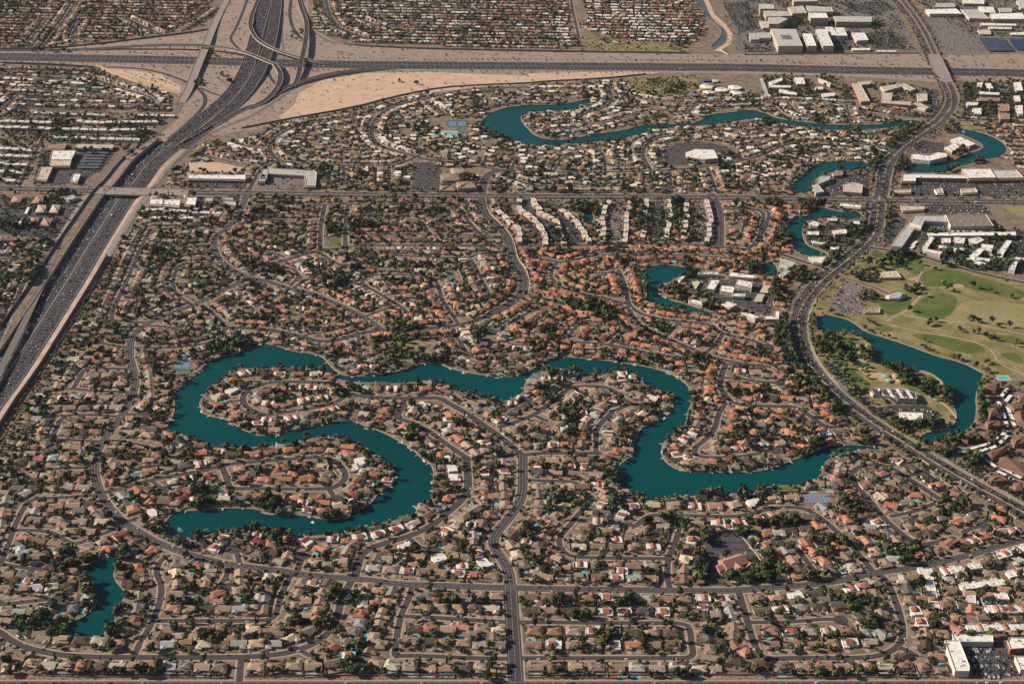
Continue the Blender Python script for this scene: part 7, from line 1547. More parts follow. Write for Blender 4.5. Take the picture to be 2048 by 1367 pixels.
courts("B0 1420,905 1470,880", 1, 'court_green', 'court_green', 'small green court near the north lake head')
courts("B1 1340,715 1400,685", 1, 'court_green', 'court_green', 'green court among the orange roofs')
courts("D0 1745,620 1800,598", 1, 'court_green', 'court_green', 'green court in the apartment grounds at upper right')
tick('courts')

for h in houses:
    if h['town'] or rnd.random() > (.46 if h['px'][1] > 330 else .3): continue
    c, s = math.cos(h['rz']), math.sin(h['rz']); u, v = rnd.uniform(-.25, .25) * h['w'], -h['d'] / 2 - rnd.uniform(5.6, 7.2); x, y = h['x'] + u * c - v * s, h['y'] + u * s + v * c
    if inwater(x, y, 4) or any(onroad(x + a, y + b) for a, b in ((5, 0), (-5, 0), (0, 4), (0, -4))): continue
    if any(math.hypot(x - q['x'], y - q['y']) < 12.2 for q in houses if q is not h and abs(q['x'] - x) < 13 and abs(q['y'] - y) < 13): continue
    if any(abs(x - p[0]) < 10 and abs(y - p[1]) < 10 for p in POOLS): continue
    POOLS.append((x, y, h, rnd.randrange(4)))
PG = {}
for p in POOLS: PG.setdefault((int(p[0] // 10), int(p[1] // 10)), []).append(p)
def onpool(x, y, r=4.6):
    return any(math.hypot(x - p[0], y - p[1]) < r for i in (-1, 0, 1) for j in (-1, 0, 1) for p in PG.get((int(x // 10) + i, int(y // 10) + j), ()))
tick('pools')
# ================================================================ trees, palms, cypresses, shrubs
def crown_mb(rg, R_, H_, n, leaf, lumps, cb, flat=.8, z0=None):
    """foliage: many leaf clumps spread over several overlapping lumps"""
    V, C = [], []
    Ls = []
    for k in range(lumps):
        a = rg.uniform(0, 6.28); r = R_ * rg.uniform(.15, .62) if k else 0
        Ls.append((r * math.cos(a), r * math.sin(a), H_ * rg.uniform(.45, .85) if k else H_ * .62, R_ * rg.uniform(.38, .62), rg.uniform(.7, 1.3)))
    for i in range(n):
        lx, ly, lz, lr, lt = Ls[i % lumps]
        u, v = rg.uniform(-1, 1), rg.uniform(0, 6.28); s_ = math.sqrt(1 - u * u); q = lr * rg.uniform(.55, 1.08)
        nx, ny, nz = s_ * math.cos(v), s_ * math.sin(v), u
        px, py, pz = lx + nx * q, ly + ny * q, lz + nz * q * flat
        if pz < H_ * .22: pz = H_ * .22 + rg.uniform(0, .5)
        # leaf clump: a quad lying roughly across the outward direction, tilted at random
        ax = Vector((nx + rg.uniform(-.7, .7), ny + rg.uniform(-.7, .7), nz + rg.uniform(-.4, .8))).normalized()
        t = ax.cross(Vector((rg.uniform(-1, 1), rg.uniform(-1, 1), rg.uniform(-1, 1)))); t = t.normalized() if t.length > .01 else Vector((1, 0, 0)); b_ = ax.cross(t); L = leaf * rg.uniform(.6, 1.25)
        p = Vector((px, py, pz)); k = .82 + .36 * rg.random(); c = tuple(x * k * lt for x in cb)
        V.append([tuple(p + t * L * i_ + b_ * L * j_ * .8) for i_, j_ in ((-1, -.6), (.7, -1), (1, .7), (-.6, 1))]); C.append(c)
    m = MB()
    for v4, c in zip(V, C): m.add(v4, [(0, 1, 2, 3)], c)
    return m
GREENS = [(.046, .066, .026), (.070, .090, .033), (.036, .055, .025), (.092, .096, .042), (.052, .066, .035), (.13, .14, .036), (.085, .088, .054), (.028, .044, .023)]
def trunk_mb(rg, H_, r, col=(.12, .085, .06)):
    m = MB(); m.cyl(0, 0, r, r * .6, -.1, H_ * .4, 6, col)
    for k in range(3):
        a = k * 2.1 + rg.uniform(-.4, .4); m.cyl(0, 0, r * .55, r * .2, H_ * .35, H_ * .7, 5, col, 0, math.cos(a) * H_ * .2, math.sin(a) * H_ * .2)
    return m
def palm_crown(rg):
    m = MB()
    for k in range(16):
        a = k * 2.4; L = rg.uniform(1.8, 2.5); up = rg.uniform(-.2, .9); pr = (0, 0, 0); wd = .32
        pts = [(0, 0, 0), (L * .5, 0, up), (L, 0, up * .9 - .9)]
        c = rg.choice([(.065, .085, .035), (.05, .07, .03), (.10, .10, .05)])
        q = [(x * math.cos(a) - y_ * math.sin(a), x * math.sin(a) + y_ * math.cos(a), z) for x, _, z in pts for y_ in (-wd, wd)]
        m.add(q, [(0, 2, 3, 1), (2, 4, 5, 3)], c)
    return m
def cyp_crown(rg):
    m = MB()
    for i in range(110):
        z = rg.random() ** .8; r = 1.25 * (1 - z) ** .45 * min(1, z * 8 + .3); a = rg.uniform(0, 6.28); p = Vector((r * math.cos(a), r * math.sin(a), .6 + z * 10.5)); t = Vector((-math.sin(a), math.cos(a), rg.uniform(-.3, .3))); b_ = Vector((math.cos(a) * .2, math.sin(a) * .2, 1)); k = rg.uniform(.7, 1.2)
        m.add([tuple(p + t * .45 * i_ + b_ * .8 * j_) for i_, j_ in ((-1, -.6), (1, -1), (.8, .8), (-.5, 1))], [(0, 1, 2, 3)], (.035 * k, .055 * k, .028 * k))
    return m
rt = random.Random(5)
CW = ['dark green', 'green', 'deep green', 'olive', 'dull green', 'bright green', 'grey green', 'blackish green']
NEAR_T = []; FAR_T = []
for i in range(12):
    g = i % 8; R_ = 3.8 + (i % 4) * .4; H_ = 7.2 + (i % 3) * 1.6
    NEAR_T.append((crown_mb(rt, R_, H_, 300, .8, 6, GREENS[g]), trunk_mb(rt, H_, .26), R_, H_, g))
for i in range(16):
    R_ = 3.8 + (i % 4) * .45; H_ = 7.0 + (i % 4) * 1.2
    FAR_T.append(crown_mb(rt, R_, H_, 80, 1.3, 4, GREENS[i % 8]))
PALMS = [palm_crown(rt) for _ in range(4)]; CYPS = [cyp_crown(rt) for _ in range(3)]
spots = []       # x, y, kind, scale, house, relation
tg = {}
def tfree(x, y, r):
    a, b = int(x // 12), int(y // 12)
    for i in (-1, 0, 1):
        for j in (-1, 0, 1):
            for p, q, s in tg.get((a + i, b + j), ()):
                if (p - x) ** 2 + (q - y) ** 2 < (r + s) ** 2: return False
    return True
def onhouse(x, y, m=.4):
    a, b = int(x // 40), int(y // 40)
    for i in (-1, 0, 1):
        for j in (-1, 0, 1):
            for h in hg.get((a + i, b + j), ()):
                dx, dy = x - h['x'], y - h['y']; c, s = math.cos(-h['rz']), math.sin(-h['rz']); u, v = dx * c - dy * s, dx * s + dy * c
                if abs(u) < h['w'] / 2 + m and -h['d'] / 2 - m < v < h['d'] / 2 + m: return True
    return False
hg = {}
for h in houses: hg.setdefault((int(h['x'] // 40), int(h['y'] // 40)), []).append(h)
CLEAR = [PTS(q) for q in ('B2 540,325 620,330 720,350 1010,360 1010,395 850,385 700,385 580,365', 'B2 1690,490 1880,420 C2 150,430 190,330 250,290 330,290 260,400 180,480 20,530', 'D2 700,800 960,790 960,840 700,850', 'B2 700,300 1000,300 1000,340 640,340')]
def plant(x, y, k, s, h=None, rel=None, road=False, force=False):
    if not inframe(x, y, 25): return False
    if k != 'p' and any(inpoly(x, y, P) for P in CLEAR): return False
    if PX(x, y)[1] < 330: s *= .78
    if inwater(x, y) or onpool(x, y): return False
    if not road and onroad(x, y): return False
    if not force and onhouse(x, y, .6): return False
    if not force and not tfree(x, y, s * .9): return False
    if any(a <= x <= b and c <= y <= d and inpoly(x, y, P) for P, a, b, c, d in NOB[len(zones) + len(lots):]): return False
    tg.setdefault((int(x // 12), int(y // 12)), []).append((x, y, s * .9)); spots.append([x, y, k, s, h, rel]); return True
for c in CLUMPS.replace('\n', ';').split(';'):
    c = c.strip()
    if not c: continue
    t, ctr, rx, ry, n, k = c.split(); cx, cy = map(float, ctr.split(',')); rx, ry = float(rx), float(ry); n = int(n)
    for i in range(int(n * 1.7)):
        for _ in range(8):
            a = rnd.uniform(0, 6.28); q = math.sqrt(rnd.random()); x, y = PTS('%s %g,%g' % (t, cx + rx * q * math.cos(a), cy + ry * q * math.sin(a)))[0]
            if plant(x, y, k, rnd.uniform(.9, 1.65) if k == 't' else rnd.uniform(.85, 1.25), None, 'clump'): break
for x, y in PTS(GOLFTREES): plant(x, y, 't', rnd.uniform(.95, 1.5), None, 'golf', force=True)
for h in houses:
    c, s = math.cos(h['rz']), math.sin(h['rz']); nn = rnd.choice((4, 5, 7, 8, 9, 11)) if h['town'] is False else rnd.choice((1, 2))
    if h['px'][1] < 130: nn = rnd.choice((6, 7, 8, 8))
    for _ in range(nn):
        rel = rnd.choice(('behind', 'behind', 'behind', 'beside', 'in front of'))
        if rel == 'behind': u, v = rnd.uniform(-.5, .5) * h['sp'], -h['d'] / 2 - rnd.uniform(2.5, 10)
        elif rel == 'beside': u, v = rnd.choice((-1, 1)) * (h['w'] / 2 + rnd.uniform(1.0, 2.2)), rnd.uniform(-.5, .5) * h['d']
        else: u, v = -(1 if h['gx'] > 0 else -1) * rnd.uniform(0, .4) * h['w'], h['d'] / 2 + rnd.uniform(1.5, 4.5)
        if rel != 'behind' and abs(u - h['gx']) < 3.2 and v > 0: continue
        k = 'p' if rnd.random() < .06 else ('c' if rnd.random() < .03 else 't')
        plant(h['x'] + u * c - v * s, h['y'] + u * s + v * c, k, min(1.7, rnd.lognormvariate(-.3, .42)) if k == 't' else rnd.uniform(.7, 1.2), h, rel)
# shores: trees and palms standing along the lake edges
for nm, P in lakes.items():
    C2 = offset(P + [P[0]], 0)
    for i in range(len(C2) - 1):
        a, b = C2[i], C2[i + 1]; d = math.dist(a, b); k = 0
        while k < d:
            if rnd.random() < (.55 if PX(*a)[1] > 330 else .25):
                o = rnd.uniform(2.2, 8); t = k / max(d, 1e-6); x, y = a[0] + (b[0] - a[0]) * t, a[1] + (b[1] - a[1]) * t; nx, ny = -(b[1] - a[1]) / d, (b[0] - a[0]) / d
                for sg in (1, -1):
                    if not inwater(x + nx * o * sg, y + ny * o * sg): plant(x + nx * o * sg, y + ny * o * sg, rnd.choice('ttttp'), rnd.uniform(.55, 1.3), None, 'shore'); break
            k += 7
# streets: verge trees and the planted main road
for w, P, a in roads:
    if w < 13 or not a: continue
    L = plen(P); s = 5
    while s < L:
        (x, y), (tx, ty) = walk(P, s)
        for sg in (-1, 1):
            if rnd.random() < .5: o = sg * (w / 2 + 5.0); plant(x - ty * o, y + tx * o, rnd.choice('tttp'), rnd.uniform(.45, .95), None, 'verge')
        s += 12
for n, w, P, m in mains:
    if n[0] == 's': continue
    L = plen(P); s = 5
    while s < L:
        (x, y), (tx, ty) = walk(P, s)
        for sg in (-1, 1):
            if rnd.random() < (.5 if n[0] == 'w' else .95): o = sg * (w / 2 + rnd.uniform(5.5, 9)); plant(x - ty * o, y + tx * o, rnd.choice('ttttc'), rnd.uniform(.5, 1.15 if n[0] == 'w' else 1.35), None, 'main')
        s += 9
for w, P, a in roads:
    if w >= 12.4 or not a: continue
    L = plen(P); s = 4
    while s < L:
        (x, y), (tx, ty) = walk(P, s)
        for sg in (-1, 1):
            if rnd.random() < .22: o = sg * (w / 2 + rnd.uniform(3.2, 5)); plant(x - ty * o, y + tx * o, rnd.choice('ttttp'), rnd.uniform(.45, 1.0), None, 'verge')
        s += 11
PDm = mains[2][2]; L = plen(PDm); s = 0
while s < L:
    (x, y), _ = walk(PDm, s)
    if PX(x, y)[1] > 170 and rnd.random() < .6: plant(x, y, 't', rnd.uniform(.4, .85), None, 'median', road=True)
    s += 8
for o in (62, 68, 75):
    Q = offset(FWS, o); L = plen(Q); s = 3
    while s < L:
        (x, y), _ = walk(Q, s)
        if rnd.random() < .75: plant(x, y, 't', rnd.uniform(.45, 1.0), None, 'verge', road=(o > 60))
        s += 9
for o in (-62, -54, -46, 44, 52, 60):
    Q = offset(US60, o); L = plen(Q); s = 3
    while s < L:
        (x, y), _ = walk(Q, s)
        if rnd.random() < .5 and inzone(x, y): plant(x, y, 't', rnd.uniform(.35, .65), None, 'verge')
        s += 14
# car parks: small trees on their islands
for m_, P, n, d in lots:
    x0, x1 = min(p[0] for p in P), max(p[0] for p in P); y0, y1 = min(p[1] for p in P), max(p[1] for p in P); y = y0 + 8 + 8.5
    if not n: continue
    while y < y1:
        x = x0 + rnd.uniform(0, 10)
        while x < x1:
            if inpoly(x, y, P) and rnd.random() < .55: plant(x, y, 't', rnd.uniform(.35, .75), None, 'lot')
            x += 16
        y += 17
# park grounds, rough grass and the apartments' gardens
for reg, n, sc in (("C0 890,540 1360,525 1370,600 1250,660 920,655", 34, .9), ("C0 565,230 1300,310 1290,362 560,355", 40, .9), ("D0 130,520 680,520 700,690 150,680", 90, 1.0), ("D0 860,560 1280,620 1280,760 860,730", 70, 1.1), ("D1 1240,390 1870,385 1900,640 1220,545", 110, .8), ("D0 1500,555 1914,560 1914,820 1500,820", 160, 1.2), ("D2 1230,850 1640,900 1914,1100 1914,1290 1650,1110", 60, .7), ("D2 1600,350 1914,350 1914,1040 1500,800", 70, .8), ("D2 500,60 880,110 880,420 700,470 520,220", 50, .9), ("D2 1080,300 1400,400 1430,540 1230,460", 30, .9), ("D0 0,0 1000,0 1150,340 0,350", 340, 1.1), ("D0 1150,0 1914,0 1914,250 1560,250", 180, 1.0), ("C1 80,160 1480,170 1490,460 250,460", 150, .7), ("A0 0,770 1150,790 1000,960 0,1260", 430, 1.1), ("A1 0,150 560,160 430,420 0,400", 70, .8), ("D1 960,380 1020,560 1500,600 1914,700 1250,560", 60, .8), ("D0 860,1020 1160,900 1400,760 1450,820 1100,1120", 50, .9), ("C0 1520,0 1914,0 1914,30 1560,350", 120, .7), ("D1 400,330 900,330 760,520 480,560", 50, .7), ("A1 20,440 330,500 200,700 -40,1000", 60, .9), ("D2 760,470 900,500 1300,700 1250,800", 40, .9)):
    P = PTS(reg); x0, x1 = min(p[0] for p in P), max(p[0] for p in P); y0, y1 = min(p[1] for p in P), max(p[1] for p in P)
    for _ in range(n * 3):
        x, y = rnd.uniform(x0, x1), rnd.uniform(y0, y1)
        if inpoly(x, y, P): plant(x, y, 't', sc * rnd.uniform(.6, 1.35), None, 'ground')
print('trees', len(spots)); tick('tree places')
for t in spots: t.append(PX(t[0], t[1], 3))
ns = [t for t in spots if 0 <= t[6][0] < W0 and 0 <= t[6][1] < H0]
def score(t): return (t[6][1] + 950) * t[3]
byk = {k: sorted([t for t in ns if t[2] == k], key=lambda t: -score(t))[:n] for k, n in (('t', 300), ('p', 150), ('c', 60))}
near_ids = {id(t) for L in byk.values() for t in L}
tmesh = {}
def where(t):
    """nearest labelled house, then a phrase"""
    best = None; bd = 1e9
    a, b = int(t[0] // 40), int(t[1] // 40)
    for i in (-2, -1, 0, 1, 2):
        for j in (-2, -1, 0, 1, 2):
            for h in hg.get((a + i, b + j), ()):
                if 'lab' in h and not h['town']:
                    d = (h['x'] - t[0]) ** 2 + (h['y'] - t[1]) ** 2
                    if d < bd: bd, best = d, h
    if best is None: return None, None
    h = best; dx, dy = t[0] - h['x'], t[1] - h['y']; px = PX(t[0], t[1]); hp = h['px']
    rel = 'above' if abs(px[1] - hp[1]) * 1.2 > abs(px[0] - hp[0]) and px[1] < hp[1] else ('below' if abs(px[1] - hp[1]) * 1.2 > abs(px[0] - hp[0]) else ('left of' if px[0] < hp[0] else 'right of'))
    ref = '%s house from %s %s' % (ordw(h['ord']), h['dir'], fixdesc(h['desc'])) if h['n'] > 1 else 'house ' + fixdesc(h['desc'])
    return rel, ref
ulab = {}
def uniq(lab, alts):
    lab = ' '.join(lab.split()[:16])
    if lab not in ulab: ulab[lab] = 1; return lab
    for a in alts:
        l2 = ' '.join((a + ' ' + lab).split()[:16])
        if l2 not in ulab: ulab[l2] = 1; return l2
    return lab
def treelabel(base, t):
    rel, ref = where(t)
    size = 'tall' if t[3] > 1.25 else ('small' if t[3] < .7 else 'mid sized')
    if rel: return uniq('%s %s %s' % (base, rel, ref), (size, 'bushy', 'leafy', 'full', 'broad'))
    px, py = t[6]
    v = 'near the top' if py < 450 else ('in the middle' if py < 900 else 'near the bottom'); hh = 'left' if px < 680 else ('centre' if px < 1370 else 'right')
    return uniq('%s standing on open ground %s, %s part of the view' % (base, v, hh), (size, 'bushy', 'leafy'))
order = 0
for k in 'tpc':
    nm, cat, gr = {'t': ('garden_tree', 'tree', 'garden and shore trees'), 'p': ('palm_tree', 'palm', 'palms'), 'c': ('cypress_tree', 'cypress', 'narrow cypresses')}[k]
    for t in byk[k]:
        x, y, _, s, h, rel, px = t; rz = rnd.uniform(0, 6.28)
        if k == 't':
            i = rnd.randrange(len(NEAR_T)); base = CW[NEAR_T[i][4]] + ' tree'
        elif k == 'p': i = rnd.randrange(4); base = 'slim palm'
        else: i = rnd.randrange(3); base = 'narrow dark cypress'
        lab = treelabel(base, t)
        root = empty(nm, (x, y, 0), rz, lab, cat, gr); root.scale = (s, s, s * rnd.uniform(.9, 1.1))
        key = (k, i)
        if key not in tmesh:
            if k == 't': a = NEAR_T[i][1].build('trunk', 'bark', root); b = NEAR_T[i][0].build('crown', 'leaves', root)
            elif k == 'p':
                m = MB(); m.cyl(0, 0, .28, .18, -.1, 7.6, 6, (.16, .12, .09)); a = m.build('trunk', 'bark', root); b = PALMS[i].build('crown', 'leaves', root, (0, 0, 7.6))
            else: m = MB(); m.cyl(0, 0, .2, .15, -.1, 1.2, 6, (.12, .09, .07)); a = m.build('trunk', 'bark', root); b = CYPS[i].build('crown', 'leaves', root)
            tmesh[key] = (a, b)
        else:
            for src in tmesh[key]:
                c = src.copy(); c.parent = root; COL.objects.link(c)
tick('near trees')
# the rest of the trees as one mass, packed with numpy
def pack(name, protos, places, mat, lab, cat):
    AV, AC = [], []
    P = [(np.array(m.v, dtype=np.float32).reshape(-1, 4, 3), np.array(m.c, dtype=np.float32)) for m in protos]
    for x, y, s, sz, rz in places:
        v, c = P[rnd.randrange(len(P))]; co, si = math.cos(rz) * s, math.sin(rz) * s
        q = np.empty_like(v); q[..., 0] = v[..., 0] * co - v[..., 1] * si + x; q[..., 1] = v[..., 0] * si + v[..., 1] * co + y; q[..., 2] = v[..., 2] * sz
        AV.append(q); AC.append(c * rnd.uniform(.8, 1.2))
    V = np.concatenate(AV).reshape(-1, 3); C = np.concatenate(AC); nf = len(C)
    me = bpy.data.meshes.new(name); me.vertices.add(len(V)); me.vertices.foreach_set('co', V.ravel()); me.loops.add(nf * 4); me.loops.foreach_set('vertex_index', np.arange(nf * 4, dtype=np.int32)); me.polygons.add(nf); me.polygons.foreach_set('loop_start', np.arange(0, nf * 4, 4, dtype=np.int32))
    me.polygons.foreach_set('use_smooth', np.zeros(nf, dtype=bool)); me.materials.append(MAT[mat]); me.update(calc_edges=True); at = me.attributes.new('col', 'FLOAT_COLOR', 'FACE'); cc = np.ones((nf, 4), dtype=np.float32); cc[:, :3] = C; at.data.foreach_set('color', cc.ravel())
    print(name, nf); return tag(link(name, me), lab, cat, kind='stuff')
pl = [(t[0], t[1], t[3], t[3] * rnd.uniform(.85, 1.15), rnd.uniform(0, 6.28)) for t in spots if id(t) not in near_ids and t[2] == 't']
pack('distant_trees', FAR_T, pl, 'leaves', 'thousands of dark green yard and street trees filling the suburb beyond', 'trees')
pl = [(t[0], t[1], t[3], t[3], rnd.uniform(0, 6.28)) for t in spots if id(t) not in near_ids and t[2] == 'c']
pack('distant_cypresses', [c for c in CYPS], pl, 'leaves', 'scattered narrow dark cypresses among the farther roofs', 'cypresses')
PP = []
for p in PALMS:
    m = MB(); m.v = [(a, b, c + 7.6) for a, b, c in p.v]; m.f = list(p.f); m.c = list(p.c); q = MB()
    for f, c in zip(m.f, m.c): q.add([m.v[i] for i in f], [(0, 1, 2, 3)], c)
    for a in (0, 1.57): q.add([(-.2 * math.cos(a), -.2 * math.sin(a), 0), (.2 * math.cos(a), .2 * math.sin(a), 0), (.2 * math.cos(a), .2 * math.sin(a), 7.6), (-.2 * math.cos(a), -.2 * math.sin(a), 7.6)], [(0, 1, 2, 3)], (.13, .10, .08))
    PP.append(q)
pl = [(t[0], t[1], t[3], t[3], rnd.uniform(0, 6.28)) for t in spots if id(t) not in near_ids and t[2] == 'p']
pack('distant_palms', PP, pl, 'leaves', 'scattered slim palms among the farther roofs and shores', 'palms')
tick('far trees')
# desert shrubs beside the freeways: nearest 200 counted one by one, the rest as scrub
sh = []
SHR = [crown_mb(rt, 1.5, 2.0, 46, .5, 3, c, .9) for c in ((.07, .075, .045), (.09, .085, .055), (.055, .07, .035))]
dz = [z[1] for z in zones if z[0] in ('desert_gravel', 'bare_dirt')][:3]
for P, n in zip(dz, (7000, 260, 110)):
    x0, x1 = min(p[0] for p in P), max(p[0] for p in P); y0, y1 = min(p[1] for p in P), max(p[1] for p in P)
    for _ in range(n):
        x, y = rnd.uniform(x0, x1), rnd.uniform(y0, y1)
        if inpoly(x, y, P) and not onroad(x, y) and (P is not dz[0] or not inpoly(x, y, dz[1])): sh.append((x, y, rnd.uniform(.6, 1.9)))
for o, st in ((39, 7), (43, 8), (54, 9), (58, 7), (-39.5, 11)):
    Q = offset(FW2, o); L = plen(Q); s = 0
    while s < L:
        (x, y), _ = walk(Q, s); sh.append((x, y, rnd.uniform(.5, 1.0)) if o > 47 or o < -38 else (x, y, rnd.uniform(.5, .9))); s += st * rnd.uniform(.6, 1.4)
Z_ = [z[1] for z in zones if z[0] == 'red_gravel'][0]; gs = G(0, 1355.5)
for i in range(240):
    px = 8.5 * i + rnd.uniform(-3, 3); x, y = G(px, 1355.5 + rnd.uniform(-2, 2))
    if not onroad(x, y): sh.append((x, y, rnd.uniform(.4, .7)))
def slopez(x, y):
    j = min(range(0, len(FW2)), key=lambda t: (FW2[t][0] - x) ** 2 + (FW2[t][1] - y) ** 2); d = math.dist(FW2[j], (x, y)); j2 = min(j + 1, len(FW2) - 1); j1 = max(j2 - 1, 0)
    a, b = FW2[j1], FW2[j2]; L = math.dist(a, b) or 1; o = (-(b[1] - a[1]) * (x - a[0]) + (b[0] - a[0]) * (y - a[1])) / L
    if inpoly(x, y, trench) and o > 33: return zf[j] * (47 - o) / 14
    return 0
sh = [(x, y, s) for x, y, s in sh if inframe(x, y) and not any(a <= x <= b and c <= y <= d and inpoly(x, y, P) for P, a, b, c, d in lakeb[:-1])]
sh.sort(key=lambda q: q[1]); meshes = []
for k, m in enumerate(SHR):
    pass
proto = {}
for i, (x, y, s) in enumerate(sh[:220]):
    px, py = PX(x, y); k = i % 3; z = slopez(x, y) if inpoly(x, y, trench) else 0
    if py > 1300: lab, gr = 'low olive shrub in the red gravel strip along the bottom road', 'shrubs in the red gravel strip'
    else: lab, gr = 'low olive shrub on the gravel beside the depressed freeway', 'shrubs beside the depressed freeway'
    if k not in proto: o = SHR[k].build('shrub', 'leaves'); proto[k] = o
    else: o = proto[k].copy(); COL.objects.link(o)
    o.location = (x, y, z); o.rotation_euler[2] = rnd.uniform(0, 6.28); o.scale = (s, s, s); tag(o, lab, 'shrub', gr)
pack('desert_scrub', SHR, [(x, y, s, s, rnd.uniform(0, 6.28)) for x, y, s in sh[220:] if not inpoly(x, y, trench)], 'leaves', 'scattered desert scrub on the pinkish gravel around the freeways', 'scrub')
tick('shrubs')
# ================================================================ pools, garden walls, cars, boats, signs
pools = []; pool_shape = []
for v in range(4):
    n = 14; Q = []
    for i in range(n):
        a = 2 * math.pi * i / n; r = 1 + (.22 * math.cos(2 * a + v) if v else 0) * (v % 2 or .6); Q.append((4.4 * r * math.cos(a) * (1.1 if v == 3 else 1), 2.5 * r * math.sin(a)))
    if v == 0: Q = [(-4.3, -2.2), (4.3, -2.2), (4.3, 2.2), (-4.3, 2.2)]
    pool_shape.append(Q)
pools = POOLS
pools = [p for p in pools if inframe(p[0], p[1])]
pools.sort(key=lambda p: p[1])
fp = MB()
for i, (x, y, h, v) in enumerate(pools):
    Q = pool_shape[v]; cop = MB(); cop.prism([(a * 1.22 + (0), b * 1.35) for a, b in Q], 0, .10, (.5, .42, .34)); wt = MB(); wt.prism(Q, .10, .13)
    if i < 170 and 'lab' in h:
        ref = '%s house from %s %s' % (ordw(h['ord']), h['dir'], fixdesc(h['desc'])) if h['n'] > 1 else 'house ' + fixdesc(h['desc'])
        r = empty('swimming_pool', (x, y, 0), h['rz'], uniq('turquoise pool behind ' + ref, ('little', 'bright')), 'swimming pool', 'swimming pools in back gardens'); cop.build('coping', 'concrete', r); wt.build('pool_water', 'pool_water', r)
    else: fp.merge(cop, x, y, 0, h['rz'], 1, {0: 0}); fp.merge(wt, x, y, 0, h['rz'], 1, {0: 1})
tag(fp.build('distant_pools', ['concrete', 'pool_water']), 'many small turquoise pools between the farther houses', 'swimming pools', kind='stuff')
# the large community pool by the north lake
r = empty('swimming_pool', (*PTS("B0 1370,912")[0], 0), 0, 'large turquoise community pool by the courts near the north lake', 'swimming pool'); m = MB(); m.box(-22, 22, -16, 16, 0, .1, (.5, .42, .35)); m.build('coping', 'concrete', r); m = MB(); m.prism([(-15, -9), (15, -9), (17, 4), (6, 10), (-15, 10)], .1, .14); m.build('pool_water', 'pool_water', r)
for s, w, d, lb in (("A2 1105,232", 9, 6, 'club pool left of the tennis courts at the lake'), ("A2 1265,190", 7, 3, 'long club pool above the tennis courts at the lake'), ("D0 1048,684", 8, 5, 'hotel pool in the courtyard at upper right'), ("D1 1440,493", 10, 5, 'apartment pool in the white ranges at right'), ("D2 1772,325", 9, 6, 'apartment pool near the golf lake head'), ("D3 1675,790", 9, 11, 'pool of the white town houses')):
    r = empty('swimming_pool', (*PTS(s)[0], 0), 0, 'turquoise ' + lb, 'swimming pool'); m = MB(); m.box(-w - 3, w + 3, -d - 3, d + 3, 0, .1, (.5, .42, .35)); m.build('coping', 'concrete', r); m = MB(); m.prism([(-w, -d), (w, -d), (w * 1.1, d * .4), (w * .4, d), (-w, d)], .1, .14); m.build('pool_water', 'pool_water', r)
# garden walls: back wall and the party walls of each row
fwl = MB(); nw = 0
def tie(h):
    return math.cos(h['rz']), math.sin(h['rz'])
for L, side, desc, sp in rowsD:
    if len(L) < 2 or L[0]['town']: continue
    mb = MB(); py = sum(h['px'][1] for h in L) / len(L); wc = jit((.36, .27, .20), .2)
    back = []
    for h in L:
        c, s = tie(h); bd = -h['d'] / 2 - 11.5; sg = 1
        def W(u, v): return (h['x'] + u * c - v * s, h['y'] + u * s + v * c)
        a, b = W(-h['sp'] / 2, bd), W(h['sp'] / 2, bd)
        ok = not (onroad(*a) or onroad(*b) or inwater(*a) or inwater(*b) or onhouse(*W(0, bd), .3) or onhouse(*a, .3) or onhouse(*b, .3))
        if ok: mb.wall([a, b], 0, 1.9, .25, wc)
        for u in ((h['sp'] / 2,) if h is not L[-1] else (h['sp'] / 2, -h['sp'] / 2)):
            q0, q1 = W(u, bd), W(u, h['d'] * .25)
            if inwater(*q0): q0 = W(u, -h['d'] / 2 - 4)
            if not (onroad(*q0) or onroad(*q1) or inwater(*q0) or onhouse(*q0, .2) or onhouse(*q1, .1) or onhouse((q0[0] + q1[0]) / 2, (q0[1] + q1[1]) / 2, .1)): mb.wall([q0, q1], 0, 1.8, .22, wc)
    if not mb.f: continue
    if py > 940:
        tag(mb.build('garden_wall', 'block_masonry'), uniq(' '.join(('tan block walls parting the gardens ' + fixdesc(desc)).split()[:16]), ('low',)), 'garden wall', 'garden walls behind the rows of houses')
    else: fwl.merge(mb)
for h in houses:
    if h['exp'] or rnd.random() < .1: continue
    c, s = tie(h); bd = -h['d'] / 2 - 10.5
    def W(u, v): return (h['x'] + u * c - v * s, h['y'] + u * s + v * c)
    wc = jit((.36, .27, .20), .2)
    for p0, p1 in ((W(-h['sp'] / 2, bd), W(h['sp'] / 2, bd)), (W(h['sp'] / 2 + .3, bd), W(h['sp'] / 2 + .3, h['d'] * .2))):
        mid = ((p0[0] + p1[0]) / 2, (p0[1] + p1[1]) / 2)
        if not any(onroad(*q) or inwater(*q, 1) or onhouse(*q, .3) or inzone(*q) for q in (p0, p1, mid)): fwl.wall([p0, p1], 0, 1.8, .25, wc)
tag(fwl.build('distant_garden_walls', 'block_masonry'), 'low tan block walls between the farther gardens', 'garden walls', kind='stuff')
tick('walls')
